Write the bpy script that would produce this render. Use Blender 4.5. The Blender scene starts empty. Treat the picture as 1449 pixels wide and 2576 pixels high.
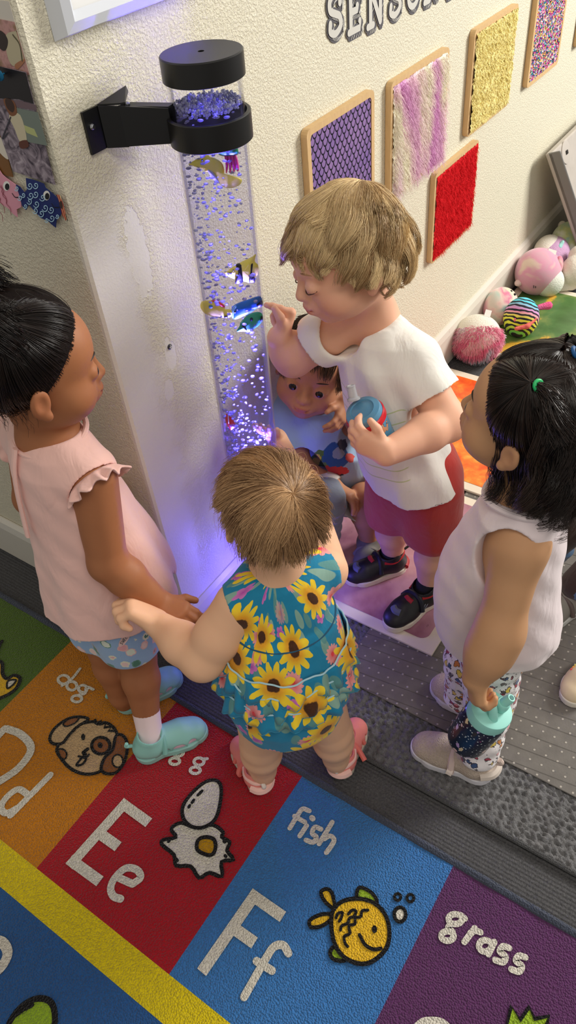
import bpy, math, random
import numpy as np
from mathutils import Vector, Matrix
PI = math.pi
Q = 1.0                       # voxel-size multiplier for the modelled figures
random.seed(7); rng = np.random.default_rng(7)
sc = bpy.context.scene
COL = sc.collection
# ------------------------------------------------------------------ camera
IW, IH, FPX = 1449, 2576, 1940.0
RC = np.array([[0.55401911, 0.61705959, -0.55883834],
               [-0.82862333, 0.34399094, -0.44164875],
               [-0.08028827, 0.70774833, 0.70188752]])
CAM = np.array([-0.63231488, -0.79233807, 1.35])
cd = bpy.data.cameras.new('camera'); co = bpy.data.objects.new('camera', cd); COL.objects.link(co)
cd.sensor_fit = 'VERTICAL'; cd.sensor_height = 24.0; cd.lens = FPX / IH * 24.0; cd.clip_start = .02
co.matrix_world = Matrix(np.vstack([np.column_stack([RC, CAM]), [0, 0, 0, 1]]).tolist())
sc.camera = co

def ray(x, y):
    r = RC @ np.array([x - IW / 2, -(y - IH / 2), -FPX]); return r / np.linalg.norm(r)
def FP(x, y, z=0.0):          # where the sight line through a photo point meets the height z
    r = ray(x, y); return CAM + (z - CAM[2]) / r[2] * r
def WP(x, y, yy=0.0):         # ... meets the plane of the main wall
    r = ray(x, y); return CAM + (yy - CAM[1]) / r[1] * r
def LP(x, y, xx=0.0):         # ... meets the plane of the left wall
    r = ray(x, y); return CAM + (xx - CAM[0]) / r[0] * r
def V(*a): return np.array(a, float)
def nrm(a): a = np.asarray(a, float); return a / np.linalg.norm(a)

# ------------------------------------------------------------------ object helpers
def link_mesh(name, me, mats, parent=None, smooth=True):
    o = bpy.data.objects.new(name, me); COL.objects.link(o)
    for m in (mats if isinstance(mats, (list, tuple)) else [mats]): me.materials.append(m)
    if smooth and len(me.polygons): me.polygons.foreach_set('use_smooth', [True] * len(me.polygons))
    if parent is not None: o.parent = parent
    return o
def wloc(o):
    v = np.zeros(3)
    while o is not None: v += np.array(o.location); o = o.parent
    return v
def mk(name, verts, faces, mats, parent=None, smooth=True, mi=None, attr=None):
    """ONE mesh object; verts in room coordinates, stored relative to the parent"""
    verts = np.asarray(verts, float).reshape(-1, 3)
    base = wloc(parent) if parent is not None else np.zeros(3)
    v = verts - base
    me = bpy.data.meshes.new(name)
    fa = faces
    if isinstance(fa, np.ndarray):
        n = fa.shape[1]; me.vertices.add(len(v)); me.vertices.foreach_set('co', v.astype(np.float32).ravel())
        me.loops.add(fa.size); me.loops.foreach_set('vertex_index', fa.astype(np.int32).ravel())
        me.polygons.add(len(fa)); me.polygons.foreach_set('loop_start', np.arange(0, fa.size, n, dtype=np.int32))
        me.update(calc_edges=True)
    else:
        me.from_pydata([tuple(p) for p in v], [], [tuple(f) for f in fa])
    o = link_mesh(name, me, mats, parent, smooth)
    if mi is not None: me.polygons.foreach_set('material_index', np.asarray(mi, np.int32))
    if attr:
        for k, c in attr.items():
            a = me.attributes.new(k, 'FLOAT_COLOR', 'POINT'); c = np.asarray(c, np.float32)
            if c.ndim == 1: c = np.stack([c, c, c], 1)
            if c.shape[1] == 3: c = np.concatenate([c, np.ones((len(c), 1), np.float32)], 1)
            a.data.foreach_set('color', c.ravel())
    me.update(); return o
def empty(name, loc, label=None, cat=None, group=None):
    o = bpy.data.objects.new(name, None); COL.objects.link(o); o.location = tuple(loc); o.empty_display_size = .02
    if label: tag(o, label, cat, group)
    return o
def tag(o, label, cat, group=None, kind=None):
    if label: o['label'] = label
    if cat: o['category'] = cat
    if group: o['group'] = group
    if kind: o['kind'] = kind
    return o
def at_base(o):               # move a one-mesh thing's origin to its base centre
    me = o.data; n = len(me.vertices); a = np.zeros(n * 3, np.float32); me.vertices.foreach_get('co', a); a = a.reshape(-1, 3)
    c = (a.min(0) + a.max(0)) / 2; c[2] = a[:, 2].min(); me.vertices.foreach_set('co', (a - c).ravel()); me.update()
    o.location = tuple(np.array(o.location) + c); return o

class MB:                     # collects shapes into one mesh
    def __init__(s): s.v = []; s.f = []; s.m = []
    def add(s, v, f, m=0):
        b = len(s.v); s.v += [tuple(map(float, p)) for p in v]; s.f += [tuple(i + b for i in q) for q in f]; s.m += [m] * len(f); return s
    def box(s, c, h, R=None, m=0, bev=0.0):
        R = np.eye(3) if R is None else np.asarray(R); h = np.asarray(h, float); c = np.asarray(c, float)
        if bev <= 0:
            v = [c + R @ (h * V(x, y, z)) for x in (-1, 1) for y in (-1, 1) for z in (-1, 1)]
            return s.add(v, [(0, 1, 3, 2), (4, 6, 7, 5), (0, 4, 5, 1), (2, 3, 7, 6), (0, 2, 6, 4), (1, 5, 7, 3)], m)
        b = min(bev, *(h * .95)); idx = {}; vs = []
        for x in (-1, 1):
            for y in (-1, 1):
                for z in (-1, 1):
                    for ax in range(3):
                        e = V(x, y, z) * (h - b); e[ax] += V(x, y, z)[ax] * b; idx[(x, y, z, ax)] = len(vs); vs.append(c + R @ e)
        g = lambda x, y, z, a: idx[(x, y, z, a)]; F = []
        for a in range(3):
            o1, o2 = [(1, 2), (2, 0), (0, 1)][a]
            for sgn in (-1, 1):
                q = []
                for p, r in ((-1, -1), (1, -1), (1, 1), (-1, 1)):
                    k = [0, 0, 0]; k[a] = sgn; k[o1] = p; k[o2] = r; q.append(g(*k, a))
                F.append(tuple(q if sgn > 0 else q[::-1]))
            for p in (-1, 1):
                for r in (-1, 1):
                    k1 = [0, 0, 0]; k1[o1] = p; k1[o2] = r; k2 = list(k1); k1[a] = -1; k2[a] = 1
                    q = [g(*k1, o1), g(*k2, o1), g(*k2, o2), g(*k1, o2)]
                    F.append(tuple(q if p * r > 0 else q[::-1]))
        for x in (-1, 1):
            for y in (-1, 1):
                for z in (-1, 1):
                    q = [g(x, y, z, 0), g(x, y, z, 1), g(x, y, z, 2)]; F.append(tuple(q if x * y * z > 0 else q[::-1]))
        return s.add(vs, F, m)
    def tube(s, pts, r, n=8, m=0, cap=True, sx=1.0):
        pts = np.asarray(pts, float); r = np.broadcast_to(np.asarray(r, float), (len(pts),))
        T = np.gradient(pts, axis=0); T /= np.linalg.norm(T, axis=1)[:, None] + 1e-12
        u = np.cross(T[0], V(0, 0, 1));
        if np.linalg.norm(u) < .1: u = np.cross(T[0], V(0, 1, 0))
        v = []
        for i, p in enumerate(pts):
            u = u - T[i] * (u @ T[i]); u = u / np.linalg.norm(u); w = np.cross(T[i], u)
            for k in range(n):
                a = 2 * PI * k / n; v.append(p + r[i] * (math.cos(a) * u * sx + math.sin(a) * w))
        f = [(i * n + k, i * n + (k + 1) % n, (i + 1) * n + (k + 1) % n, (i + 1) * n + k) for i in range(len(pts) - 1) for k in range(n)]
        if cap: f += [tuple(range(n))[::-1], tuple((len(pts) - 1) * n + k for k in range(n))]
        return s.add(v, f, m)
    def lathe(s, prof, c, n=48, m=0, axis=None, caps=(True, True)):
        c = np.asarray(c, float); A = np.eye(3) if axis is None else axis
        v = [c + A @ V(r * math.cos(2 * PI * k / n), r * math.sin(2 * PI * k / n), z) for r, z in prof for k in range(n)]
        f = [(i * n + k, i * n + (k + 1) % n, (i + 1) * n + (k + 1) % n, (i + 1) * n + k) for i in range(len(prof) - 1) for k in range(n)]
        if caps[0]: f.append(tuple(range(n))[::-1])
        if caps[1]: f.append(tuple((len(prof) - 1) * n + k for k in range(n)))
        return s.add(v, f, m)
    def prism(s, poly, off, m=0):            # polygon (3-D points) given thickness along off
        poly = [np.asarray(p, float) for p in poly]; n = len(poly); off = np.asarray(off, float)
        v = [p for p in poly] + [p + off for p in poly]
        f = [tuple(range(n))[::-1], tuple(range(n, 2 * n))] + [(k, (k + 1) % n, n + (k + 1) % n, n + k) for k in range(n)]
        return s.add(v, f, m)
    def ribbon(s, pts, w, up, m=0, closed=False, th=0.0006, caps=True):
        """flat stroke of width w along a polyline, facing up"""
        pts = np.asarray(pts, float); up = nrm(up); n = len(pts)
        if closed: T = np.roll(pts, -1, 0) - np.roll(pts, 1, 0)
        else: T = np.gradient(pts, axis=0)
        T /= np.linalg.norm(T, axis=1)[:, None] + 1e-12; S = np.cross(up, T); w = np.broadcast_to(np.asarray(w, float), (n,))
        L = pts + S * w[:, None] / 2; R = pts - S * w[:, None] / 2
        v = np.concatenate([L + up * th, R + up * th, L, R]); k = n if closed else n - 1; f = []
        for i in range(k):
            j = (i + 1) % n
            f += [(i, n + i, n + j, j), (2 * n + i, i, j, 2 * n + j), (n + i, 3 * n + i, 3 * n + j, n + j)]
        if not closed and caps:
            for e, sg in ((0, -1), (n - 1, 1)):
                c = len(v); arc = [pts[e] + (S[e] * math.cos(a) + T[e] * sg * math.sin(a)) * w[e] / 2 + up * th for a in np.linspace(0, PI, 7)]
                v = np.concatenate([v, arc]); q = tuple(range(c, c + 7)); f.append(q if sg < 0 else q[::-1])
        return s.add(v, f, m)
    def build(s, name, mats, parent=None, smooth=False):
        o = mk(name, s.v, s.f, mats, parent, smooth, mi=s.m)
        if smooth: o.data.set_sharp_from_angle(angle=.75)
        return o

def spline(pts, n=8, closed=False):
    P = np.asarray(pts, float); N = len(P); out = []
    if N < 3 and not closed: return np.array([P[0] + (P[-1] - P[0]) * t for t in np.linspace(0, 1, n)])
    for i in range(N if closed else N - 1):
        p0 = P[(i - 1) % N] if (closed or i > 0) else 2 * P[0] - P[1]; p1 = P[i]; p2 = P[(i + 1) % N]
        p3 = P[(i + 2) % N] if (closed or i + 2 < N) else 2 * P[-1] - P[-2]
        for t in np.arange(n) / n:
            out.append(.5 * (2 * p1 + (p2 - p0) * t + (2 * p0 - 5 * p1 + 4 * p2 - p3) * t * t + (3 * p1 - p0 - 3 * p2 + p3) * t ** 3))
    if not closed: out.append(P[-1])
    return np.array(out)

# ------------------------------------------------------------------ materials
def srgb(r, g, b):
    f = lambda c: (c / 255 / 12.92) if c / 255 <= .04045 else ((c / 255 + .055) / 1.055) ** 2.4
    return (f(r), f(g), f(b), 1.0)
class NB:
    def __init__(s, name):
        s.m = bpy.data.materials.new(name); s.m.use_nodes = True; s.t = s.m.node_tree; s.t.nodes.clear()
        s.out = s.n('ShaderNodeOutputMaterial')
    def n(s, typ, **k):
        x = s.t.nodes.new(typ)
        for a, b in k.items(): setattr(x, a, b)
        return x
    def put(s, sock, val):
        if val is None: return
        if isinstance(val, bpy.types.NodeSocket): s.t.links.new(val, sock)
        else:
            if hasattr(sock, 'default_value'):
                try: sock.default_value = val
                except Exception:
                    sock.default_value = tuple(val)[:3] if len(tuple(val)) == 4 else tuple(val) + (1.0,)
    def co(s, kind='Object'): return s.n('ShaderNodeTexCoord').outputs[kind]
    def mapv(s, vec, scale=(1, 1, 1), loc=(0, 0, 0), rot=(0, 0, 0)):
        x = s.n('ShaderNodeMapping'); s.put(x.inputs[0], vec); x.inputs['Scale'].default_value = scale; x.inputs['Location'].default_value = loc; x.inputs['Rotation'].default_value = rot
        return x.outputs[0]
    def math(s, op, a, b=None, c=None):
        x = s.n('ShaderNodeMath', operation=op); s.put(x.inputs[0], a); s.put(x.inputs[1], b); s.put(x.inputs[2], c); return x.outputs[0]
    def vmath(s, op, a, b=None):
        x = s.n('ShaderNodeVectorMath', operation=op); s.put(x.inputs[0], a); s.put(x.inputs[1], b)
        return x.outputs['Value'] if op in ('LENGTH', 'DOT_PRODUCT', 'DISTANCE') else x.outputs[0]
    def xyz(s, v): x = s.n('ShaderNodeSeparateXYZ'); s.put(x.inputs[0], v); return x.outputs
    def comb(s, a, b, c=0.0):
        x = s.n('ShaderNodeCombineXYZ'); s.put(x.inputs[0], a); s.put(x.inputs[1], b); s.put(x.inputs[2], c); return x.outputs[0]
    def noise(s, vec, scale, detail=3, rough=.55, dist=0.0, col=False):
        x = s.n('ShaderNodeTexNoise'); s.put(x.inputs['Vector'], vec); x.inputs['Scale'].default_value = scale
        x.inputs['Detail'].default_value = detail; x.inputs['Roughness'].default_value = rough; x.inputs['Distortion'].default_value = dist
        return x.outputs['Color' if col else 'Fac']
    def vor(s, vec, scale, feature='F1', rnd=1.0, dims='3D'):
        x = s.n('ShaderNodeTexVoronoi', feature=feature, voronoi_dimensions=dims); s.put(x.inputs['Vector'], vec); x.inputs['Scale'].default_value = scale; x.inputs['Randomness'].default_value = rnd
        return x.outputs
    def ramp(s, fac, stops, interp='LINEAR'):
        x = s.n('ShaderNodeValToRGB'); s.put(x.inputs[0], fac); e = x.color_ramp.elements; x.color_ramp.interpolation = interp
        while len(e) < len(stops): e.new(.5)
        for i, (p, c) in enumerate(stops):
            e[i].position = p; e[i].color = c if len(tuple(c)) == 4 else tuple(c) + (1,)
        return x.outputs[0]
    def mix(s, fac, a, b, blend='MIX'):
        x = s.n('ShaderNodeMix', data_type='RGBA', blend_type=blend); s.put(x.inputs[0], fac); s.put(x.inputs[6], a); s.put(x.inputs[7], b); return x.outputs[2]
    def step(s, a, lo, hi):
        x = s.n('ShaderNodeMapRange', interpolation_type='SMOOTHSTEP'); s.put(x.inputs[0], a); x.inputs[1].default_value = lo; x.inputs[2].default_value = hi; return x.outputs[0]
    def bump(s, h, strength=.5, dist=.002, normal=None):
        x = s.n('ShaderNodeBump'); s.put(x.inputs['Height'], h); x.inputs['Strength'].default_value = strength; x.inputs['Distance'].default_value = dist
        if normal is not None: s.put(x.inputs['Normal'], normal)
        return x.outputs[0]
    def attr(s, name): x = s.n('ShaderNodeAttribute', attribute_name=name); return x.outputs['Color']
    def bsdf(s, col, rough=.6, normal=None, spec=None, metal=0.0, **k):
        x = s.n('ShaderNodeBsdfPrincipled'); s.put(x.inputs['Base Color'], col); s.put(x.inputs['Roughness'], rough); x.inputs['Metallic'].default_value = metal
        if spec is not None: x.inputs['Specular IOR Level'].default_value = spec
        if normal is not None: s.put(x.inputs['Normal'], normal)
        for a, b in k.items(): s.put(x.inputs[a.replace('_', ' ')], b)
        s.last = x; return x.outputs[0]
    def done(s, sh): s.t.links.new(sh, s.out.inputs[0]); return s.m
MC = {}
def flat(r, g, b, rough=.6, spec=.4, metal=0.0, name=None, bumpsc=0, bumpst=.2):
    key = (r, g, b, rough, spec, metal, bumpsc, bumpst)
    if key not in MC:
        m = NB(name or 'paint_%d_%d_%d' % (r, g, b)); nm = None
        if bumpsc: nm = m.bump(m.noise(m.co(), bumpsc, 2), bumpst, .001)
        MC[key] = m.done(m.bsdf(srgb(r, g, b), rough, nm, spec, metal))
    return MC[key]
def cloth(name, col, weave=900, fold=.25, rough=.9, fuzz=.3):
    """col: colour tuple or callable(NB)->socket"""
    m = NB(name); c = col(m) if callable(col) else col
    o = m.co(); b = m.bump(m.noise(o, weave, 2), .25, .0006)
    b = m.bump(m.noise(m.mapv(o, (1, 1, .45)), 26, 3, .5, .6), fold, .012, b)
    sh = m.bsdf(c, rough, b, .2); m.last.inputs['Sheen Weight'].default_value = fuzz; m.last.inputs['Sheen Roughness'].default_value = .5
    return m.done(sh)

# ------------------------------------------------------------------ implicit solids -> one smooth mesh
class Vol:
    def __init__(s, lo, hi, h):
        s.h = h * Q; s.lo = np.asarray(lo, float); s.n = np.ceil((np.asarray(hi, float) - s.lo) / s.h).astype(int) + 1
        s.F = np.full(s.n, 1.0, np.float32)
        s.ax = [(s.lo[i] + s.h * np.arange(s.n[i])).astype(np.float32) for i in range(3)]
    def sl(s, lo, hi):
        a = np.clip(np.floor((np.asarray(lo) - s.lo) / s.h).astype(int), 0, s.n); b = np.clip(np.ceil((np.asarray(hi) - s.lo) / s.h).astype(int) + 1, 0, s.n)
        if (b <= a).any(): return None
        S = tuple(slice(a[i], b[i]) for i in range(3))
        return S, s.ax[0][S[0]][:, None, None], s.ax[1][S[1]][None, :, None], s.ax[2][S[2]][None, None, :]
    def op(s, lo, hi, fn, k=.004, sub=False, mode=None):
        mg = max(k, .012) + 2 * s.h; r = s.sl(np.asarray(lo) - mg, np.asarray(hi) + mg)
        if r is None: return s
        S, x, y, z = r; d = fn(x, y, z); A = s.F[S]
        if sub:
            A = -A; hh = np.clip(.5 + .5 * (A - d) / k, 0, 1); s.F[S] = -(d * hh + A * (1 - hh) - k * hh * (1 - hh))
        else:
            hh = np.clip(.5 + .5 * (A - d) / k, 0, 1); s.F[S] = d * hh + A * (1 - hh) - k * hh * (1 - hh)
        return s
    def cone(s, a, b, ra, rb, k=.006, sub=False):
        a = np.asarray(a, float); b = np.asarray(b, float); ab = b - a; L = float(ab @ ab) + 1e-12
        def fn(x, y, z):
            t = np.clip(((x - a[0]) * ab[0] + (y - a[1]) * ab[1] + (z - a[2]) * ab[2]) / L, 0, 1)
            return np.sqrt((x - a[0] - t * ab[0]) ** 2 + (y - a[1] - t * ab[1]) ** 2 + (z - a[2] - t * ab[2]) ** 2) - (ra + (rb - ra) * t)
        r = max(ra, rb); return s.op(np.minimum(a, b) - r, np.maximum(a, b) + r, fn, k, sub)
    def chain(s, pts, rs, k=.006):
        for i in range(len(pts) - 1): s.cone(pts[i], pts[i + 1], rs[i], rs[i + 1], k)
        return s
    def ell(s, c, r, R=None, k=.006, sub=False):
        c = np.asarray(c, float); r = np.asarray(r, float) * np.ones(3); R = np.eye(3) if R is None else np.asarray(R)
        def fn(x, y, z):
            q = [(R[0, i] * (x - c[0]) + R[1, i] * (y - c[1]) + R[2, i] * (z - c[2])) / r[i] for i in range(3)]
            k0 = np.sqrt(q[0] ** 2 + q[1] ** 2 + q[2] ** 2) + 1e-6; k1 = np.sqrt((q[0] / r[0]) ** 2 + (q[1] / r[1]) ** 2 + (q[2] / r[2]) ** 2) + 1e-6
            return k0 * (k0 - 1) / k1
        m = r.max() if not np.allclose(R, np.eye(3)) else r; return s.op(c - m, c + m, fn, k, sub)
    def box(s, c, hf, R=None, rd=.004, k=.003, sub=False):
        c = np.asarray(c, float); hf = np.asarray(hf, float); R = np.eye(3) if R is None else np.asarray(R)
        def fn(x, y, z):
            q = [np.abs(R[0, i] * (x - c[0]) + R[1, i] * (y - c[1]) + R[2, i] * (z - c[2])) - hf[i] + rd for i in range(3)]
            o = np.sqrt(np.maximum(q[0], 0) ** 2 + np.maximum(q[1], 0) ** 2 + np.maximum(q[2], 0) ** 2)
            return o + np.minimum(np.maximum(np.maximum(q[0], q[1]), q[2]), 0) - rd
        m = np.linalg.norm(hf); return s.op(c - m, c + m, fn, k, sub)
    def loft(s, st, k=.006, sub=False, yaw=0.0, n_exp=2.0, fold=None):
        """st: rows (z, cx, cy, r_along_u, r_along_v); u = facing direction at angle yaw"""
        st = np.asarray(sorted(st), float); zz = st[:, 0]; cu, su = math.cos(yaw), math.sin(yaw)
        def fn(x, y, z):
            zc = z.ravel(); g = [np.interp(zc, zz, st[:, i])[None, None, :] for i in (1, 2, 3, 4)]
            dx, dy = x - g[0], y - g[1]; u = cu * dx + su * dy; v = -su * dx + cu * dy
            if fold is not None:
                th = np.arctan2(v, u); m = 1 + fold(th, z)
            else: m = 1.0
            a = np.abs(u) / (g[2] * m); b = np.abs(v) / (g[3] * m)
            k0 = (a ** n_exp + b ** n_exp) ** (1 / n_exp) + 1e-6; d = (k0 - 1) * np.minimum(g[2], g[3])
            e = np.maximum(zz[0] - z, z - zz[-1]); return np.maximum(d, e)
        m = max(st[:, 3].max(), st[:, 4].max()) * 1.15
        return s.op(V(st[:, 1].min() - m, st[:, 2].min() - m, zz[0]), V(st[:, 1].max() + m, st[:, 2].max() + m, zz[-1]), fn, k, sub)
    def plane(s, p, n, k=.003):               # keep the side n points away from
        p = np.asarray(p, float); n = nrm(n); d = (s.ax[0][:, None, None] - p[0]) * n[0] + (s.ax[1][None, :, None] - p[1]) * n[1] + (s.ax[2][None, None, :] - p[2]) * n[2]
        A = s.F; hh = np.clip(.5 - .5 * (A - d) / k, 0, 1); s.F = (d * hh + A * (1 - hh) + k * hh * (1 - hh)).astype(np.float32); return s
    def warp(s, fn): s.F = (s.F + fn(s.ax[0][:, None, None], s.ax[1][None, :, None], s.ax[2][None, None, :])).astype(np.float32); return s
    def mesh(s, relax=1):
        F = s.F; 
        for i in range(3):                     # keep it closed at the borders
            sl0 = [slice(None)] * 3; sl0[i] = 0; F[tuple(sl0)] = 1; sl0[i] = -1; F[tuple(sl0)] = 1
        N = F < 0; cnt = np.zeros(np.array(F.shape) - 1, np.int8)
        for a in (0, 1):
            for b in (0, 1):
                for c in (0, 1): cnt += N[a:N.shape[0] - 1 + a, b:N.shape[1] - 1 + b, c:N.shape[2] - 1 + c]
        act = np.argwhere((cnt > 0) & (cnt < 8)); idx = np.full(cnt.shape, -1, np.int32); idx[act[:, 0], act[:, 1], act[:, 2]] = np.arange(len(act))
        P = np.zeros((len(act), 3)); C = np.zeros(len(act)); cr = list((a, b, c) for a in (0, 1) for b in (0, 1) for c in (0, 1))
        val = {q: F[act[:, 0] + q[0], act[:, 1] + q[1], act[:, 2] + q[2]] for q in cr}
        for q in cr:
            for ax in range(3):
                if q[ax] == 0:
                    w = list(q); w[ax] = 1; w = tuple(w); f0, f1 = val[q], val[w]; m = (f0 < 0) != (f1 < 0)
                    t = np.where(m, f0 / np.where(m, f0 - f1, 1), 0); e = np.tile(np.array(q, float), (len(act), 1)); e[:, ax] = t
                    P[m] += e[m]; C[m] += 1
        P = P / C[:, None]; vv = s.lo + s.h * (act + P); faces = []
        for ax in range(3):
            o1, o2 = [(1, 2), (2, 0), (0, 1)][ax]
            a = [slice(1, -1)] * 3; a[ax] = slice(0, -1); b = [slice(1, -1)] * 3; b[ax] = slice(1, None)
            n0, n1 = N[tuple(a)], N[tuple(b)]; e = np.argwhere(n0 != n1)
            off = np.array([1, 1, 1]); off[ax] = 0; e2 = e + off; neg = n0[e[:, 0], e[:, 1], e[:, 2]]
            def at(d1, d2): w = e2.copy(); w[:, o1] += d1; w[:, o2] += d2; return idx[w[:, 0], w[:, 1], w[:, 2]]
            q = np.stack([at(-1, -1), at(0, -1), at(0, 0), at(-1, 0)], 1); q[~neg] = q[~neg][:, ::-1]; faces.append(q)
        faces = np.concatenate(faces); faces = faces[(faces >= 0).all(1)]
        for _ in range(relax):
            acc = np.zeros_like(vv); c = np.zeros(len(vv))
            for i in range(4):
                j = (i + 1) % 4; np.add.at(acc, faces[:, i], vv[faces[:, j]]); np.add.at(acc, faces[:, j], vv[faces[:, i]]); np.add.at(c, faces[:, i], 1); np.add.at(c, faces[:, j], 1)
            vv = vv + .5 * (acc / np.maximum(c, 1)[:, None] - vv)
        return vv, faces
    def build(s, name, mats, parent=None, relax=1, tint=None):
        v, f = s.mesh(relax); at = {'tint': tint(v)} if tint else None
        return mk(name, v, f, mats, parent, True, attr=at)
def rot(f, pitch=0.0, roll=0.0):
    """frame of a head or trunk: columns right, forward, up; f = horizontal facing, pitch>0 looks down, roll>0 tips to its right"""
    f = nrm([f[0], f[1], 0]); r = np.cross(f, V(0, 0, 1)); u = V(0, 0, 1)
    c, s_ = math.cos(pitch), math.sin(pitch); f2 = f * c - u * s_; u2 = u * c + f * s_
    c, s_ = math.cos(roll), math.sin(roll); r3 = r * c - u2 * s_; u3 = u2 * c + r * s_
    return np.stack([r3, f2, u3], 1)
# ================================================================== SETTING
def wall_mat(name, feats):
    m = NB(name); o = m.co(); x, y, z = m.xyz(o)[:3]
    n1 = m.noise(o, 235, 3, .6, .4); n2 = m.noise(o, 105, 2, .5, .8)
    tex = m.math('ADD', m.math('MULTIPLY', m.step(n1, .42, .62), .7), m.math('MULTIPLY', n2, .9))
    if feats:
        wob = m.math('MULTIPLY', m.math('SUBTRACT', m.noise(o, 14, 3), .5), .12)
        sm = m.math('SUBTRACT', 1.0, m.step(m.math('ADD', x, wob), .06, .10))            # trowelled strip beside the corner
        sm = m.math('MULTIPLY', sm, m.math('SUBTRACT', 1.0, m.step(z, .88, 1.0)))
        for px, py, rx, rz in feats:
            p = WP(px, py); d = m.vmath('LENGTH', m.mapv(o, (1 / rx, 0, 1 / rz), (-p[0] / rx, 0, -p[2] / rz)))
            d = m.math('ADD', d, m.math('MULTIPLY', m.math('SUBTRACT', m.noise(o, 90, 2), .5), .9)); sm = m.math('MAXIMUM', sm, m.math('SUBTRACT', 1.0, m.step(d, .95, 1.02)))
        sm = m.math('MULTIPLY', sm, m.math('SUBTRACT', 1.0, m.step(y, .006, .012)))
        tex = m.math('MULTIPLY', tex, m.math('SUBTRACT', 1.0, m.math('MULTIPLY', sm, .85)))
        base = m.mix(sm, srgb(228, 222, 200), srgb(232, 228, 218))
    else: base = m.mix(m.noise(o, 3, 2), srgb(220, 212, 186), srgb(226, 218, 195))
    fl = m.step(m.noise(o, 75, 4, .7), .715, .735); base = m.mix(m.math('MULTIPLY', fl, .55), base, srgb(120, 105, 85))
    return m.done(m.bsdf(base, .42, m.bump(tex, .50, .0026), .45))
WM = wall_mat('stucco_wall_paint', [(430, 890, .012, .03), (425, 980, .012, .02), (350, 640, .02, .07)])
WL = wall_mat('side_wall_paint', [])
def rbox(lo, hi, bev): return MB().box((np.add(lo, hi)) / 2, np.subtract(hi, lo) / 2, bev=bev)
def struct(o): o['kind'] = 'structure'; return o
w = MB(); w.box((2.3, .0975, 1.2), (2.3, .0975, 1.2 + .02), bev=.004); struct(w.build('wall_right', WM))
w = MB(); w.box((.0975, 1.7 + .098, 1.2), (.0965, 1.7 - .001, 1.2 + .02), bev=.003); struct(w.build('wall_left', WL))
BBM = NB('baseboard_paint'); o_ = BBM.co(); BBM = BBM.done(BBM.bsdf(BBM.mix(BBM.step(BBM.noise(o_, 60, 5, .75), .66, .7), srgb(214, 208, 196), srgb(168, 155, 138)), .3, BBM.bump(BBM.noise(o_, 35, 3), .2, .002)))
prof = [(0, 0), (.014, 0), (.014, .10), (.010, .118), (.003, .128), (0, .128)]
b = MB(); b.prism([V(-.014, -a, c) for a, c in prof], V(4.6, 0, 0)); struct(b.build('baseboard_right', BBM))
b = MB(); b.prism([V(-a, .0005, c) for a, c in prof], V(0, 3.4, 0)); struct(b.build('baseboard_left', BBM))
fm = NB('ribbed_carpet'); o_ = fm.co(); rb = fm.math('SINE', fm.math('MULTIPLY', fm.xyz(o_)[0], 900.0)); nn = fm.noise(o_, 420, 3, .7)
h_ = fm.math('ADD', fm.math('MULTIPLY', rb, .35), fm.math('MULTIPLY', nn, 1.6))
fm = fm.done(fm.bsdf(fm.mix(fm.noise(o_, 300, 2), srgb(62, 62, 66), srgb(122, 121, 122)), .95, fm.bump(h_, .9, .004), .1))
b = MB(); b.box((1.2, -.3, -.031), (3.6, 3.6, .025)); struct(b.build('floor', fm))

# ---------------------------------------------------------------- lettered rug
def pile(name, r, g, b_, sc_=330, var=.30, st=1.0):
    m = NB(name); o = m.co(); v = m.vor(o, sc_, 'F1', 1.0)[0]; n = m.noise(o, 700, 2)
    c0 = srgb(r, g, b_); cc = m.mix(m.noise(o, 330, 2, .7), tuple(min(1, c * (1 - var)) for c in c0[:3]) + (1,), tuple(min(1, c * (1 + var)) for c in c0[:3]) + (1,))
    cc = m.mix(m.math('MULTIPLY', m.noise(o, 9, 3), .25), cc, (c0[0] * .7, c0[1] * .7, c0[2] * .7, 1))
    hh = m.math('SUBTRACT', m.math('MULTIPLY', n, .35), v)
    sh = m.bsdf(cc, .95, m.bump(hh, st, .004), .08); m.last.inputs['Sheen Weight'].default_value = .15; return m.done(sh)
RUGC = dict(green=(84, 112, 38), orange=(205, 128, 22), red=(176, 24, 38), blue=(62, 122, 188), purple=(96, 52, 98), yellow=(236, 206, 24), navy=(44, 92, 152),
            white=(226, 220, 206), black=(22, 20, 20), bind=(74, 80, 96), gold=(244, 186, 40), leaf=(150, 182, 44), tan=(206, 172, 128), brown=(150, 92, 50), mustard=(196, 146, 18))
RK = list(RUGC); RM = [pile('rug_pile_' + k, *RUGC[k]) for k in RK]; RI = {k: i for i, k in enumerate(RK)}
rug = MB(); RX0, RX1 = -.507, -.122; ZT = .0
def slab(x0, x1, y0, y1, k, z0=-.006, z1=ZT):
    v = [V(x, y, z) for z in (z0, z1) for x, y in ((x0, y0), (x1, y0), (x1, y1), (x0, y1))]
    rug.add(v, [(4, 5, 6, 7), (0, 1, 5, 4), (1, 2, 6, 5), (2, 3, 7, 6), (3, 0, 4, 7)], RI[k])
ys = [1.16, .86, .555, .252, -.048, -.352, -.655, -.96, -1.26]
for i, k in enumerate(['purple', 'blue', 'green', 'green', 'orange', 'red', 'blue', 'purple'][0:8]):
    k = ['purple', 'blue', 'green', 'orange', 'red', 'blue', 'purple', 'green'][i]; slab(RX0, RX1, ys[i + 1], ys[i], k)
slab(-.563, RX0, -1.26, 1.16, 'yellow'); slab(-1.1, -.563, -1.26, 1.16, 'navy')
e_ = [V(-.116, y, -.002 + .0015 * math.sin(y * 60)) for y in np.linspace(-1.27, 1.17, 80)]
rug.tube(e_, .0075, 8, RI['bind'])
up = V(0, 0, 1)
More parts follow.
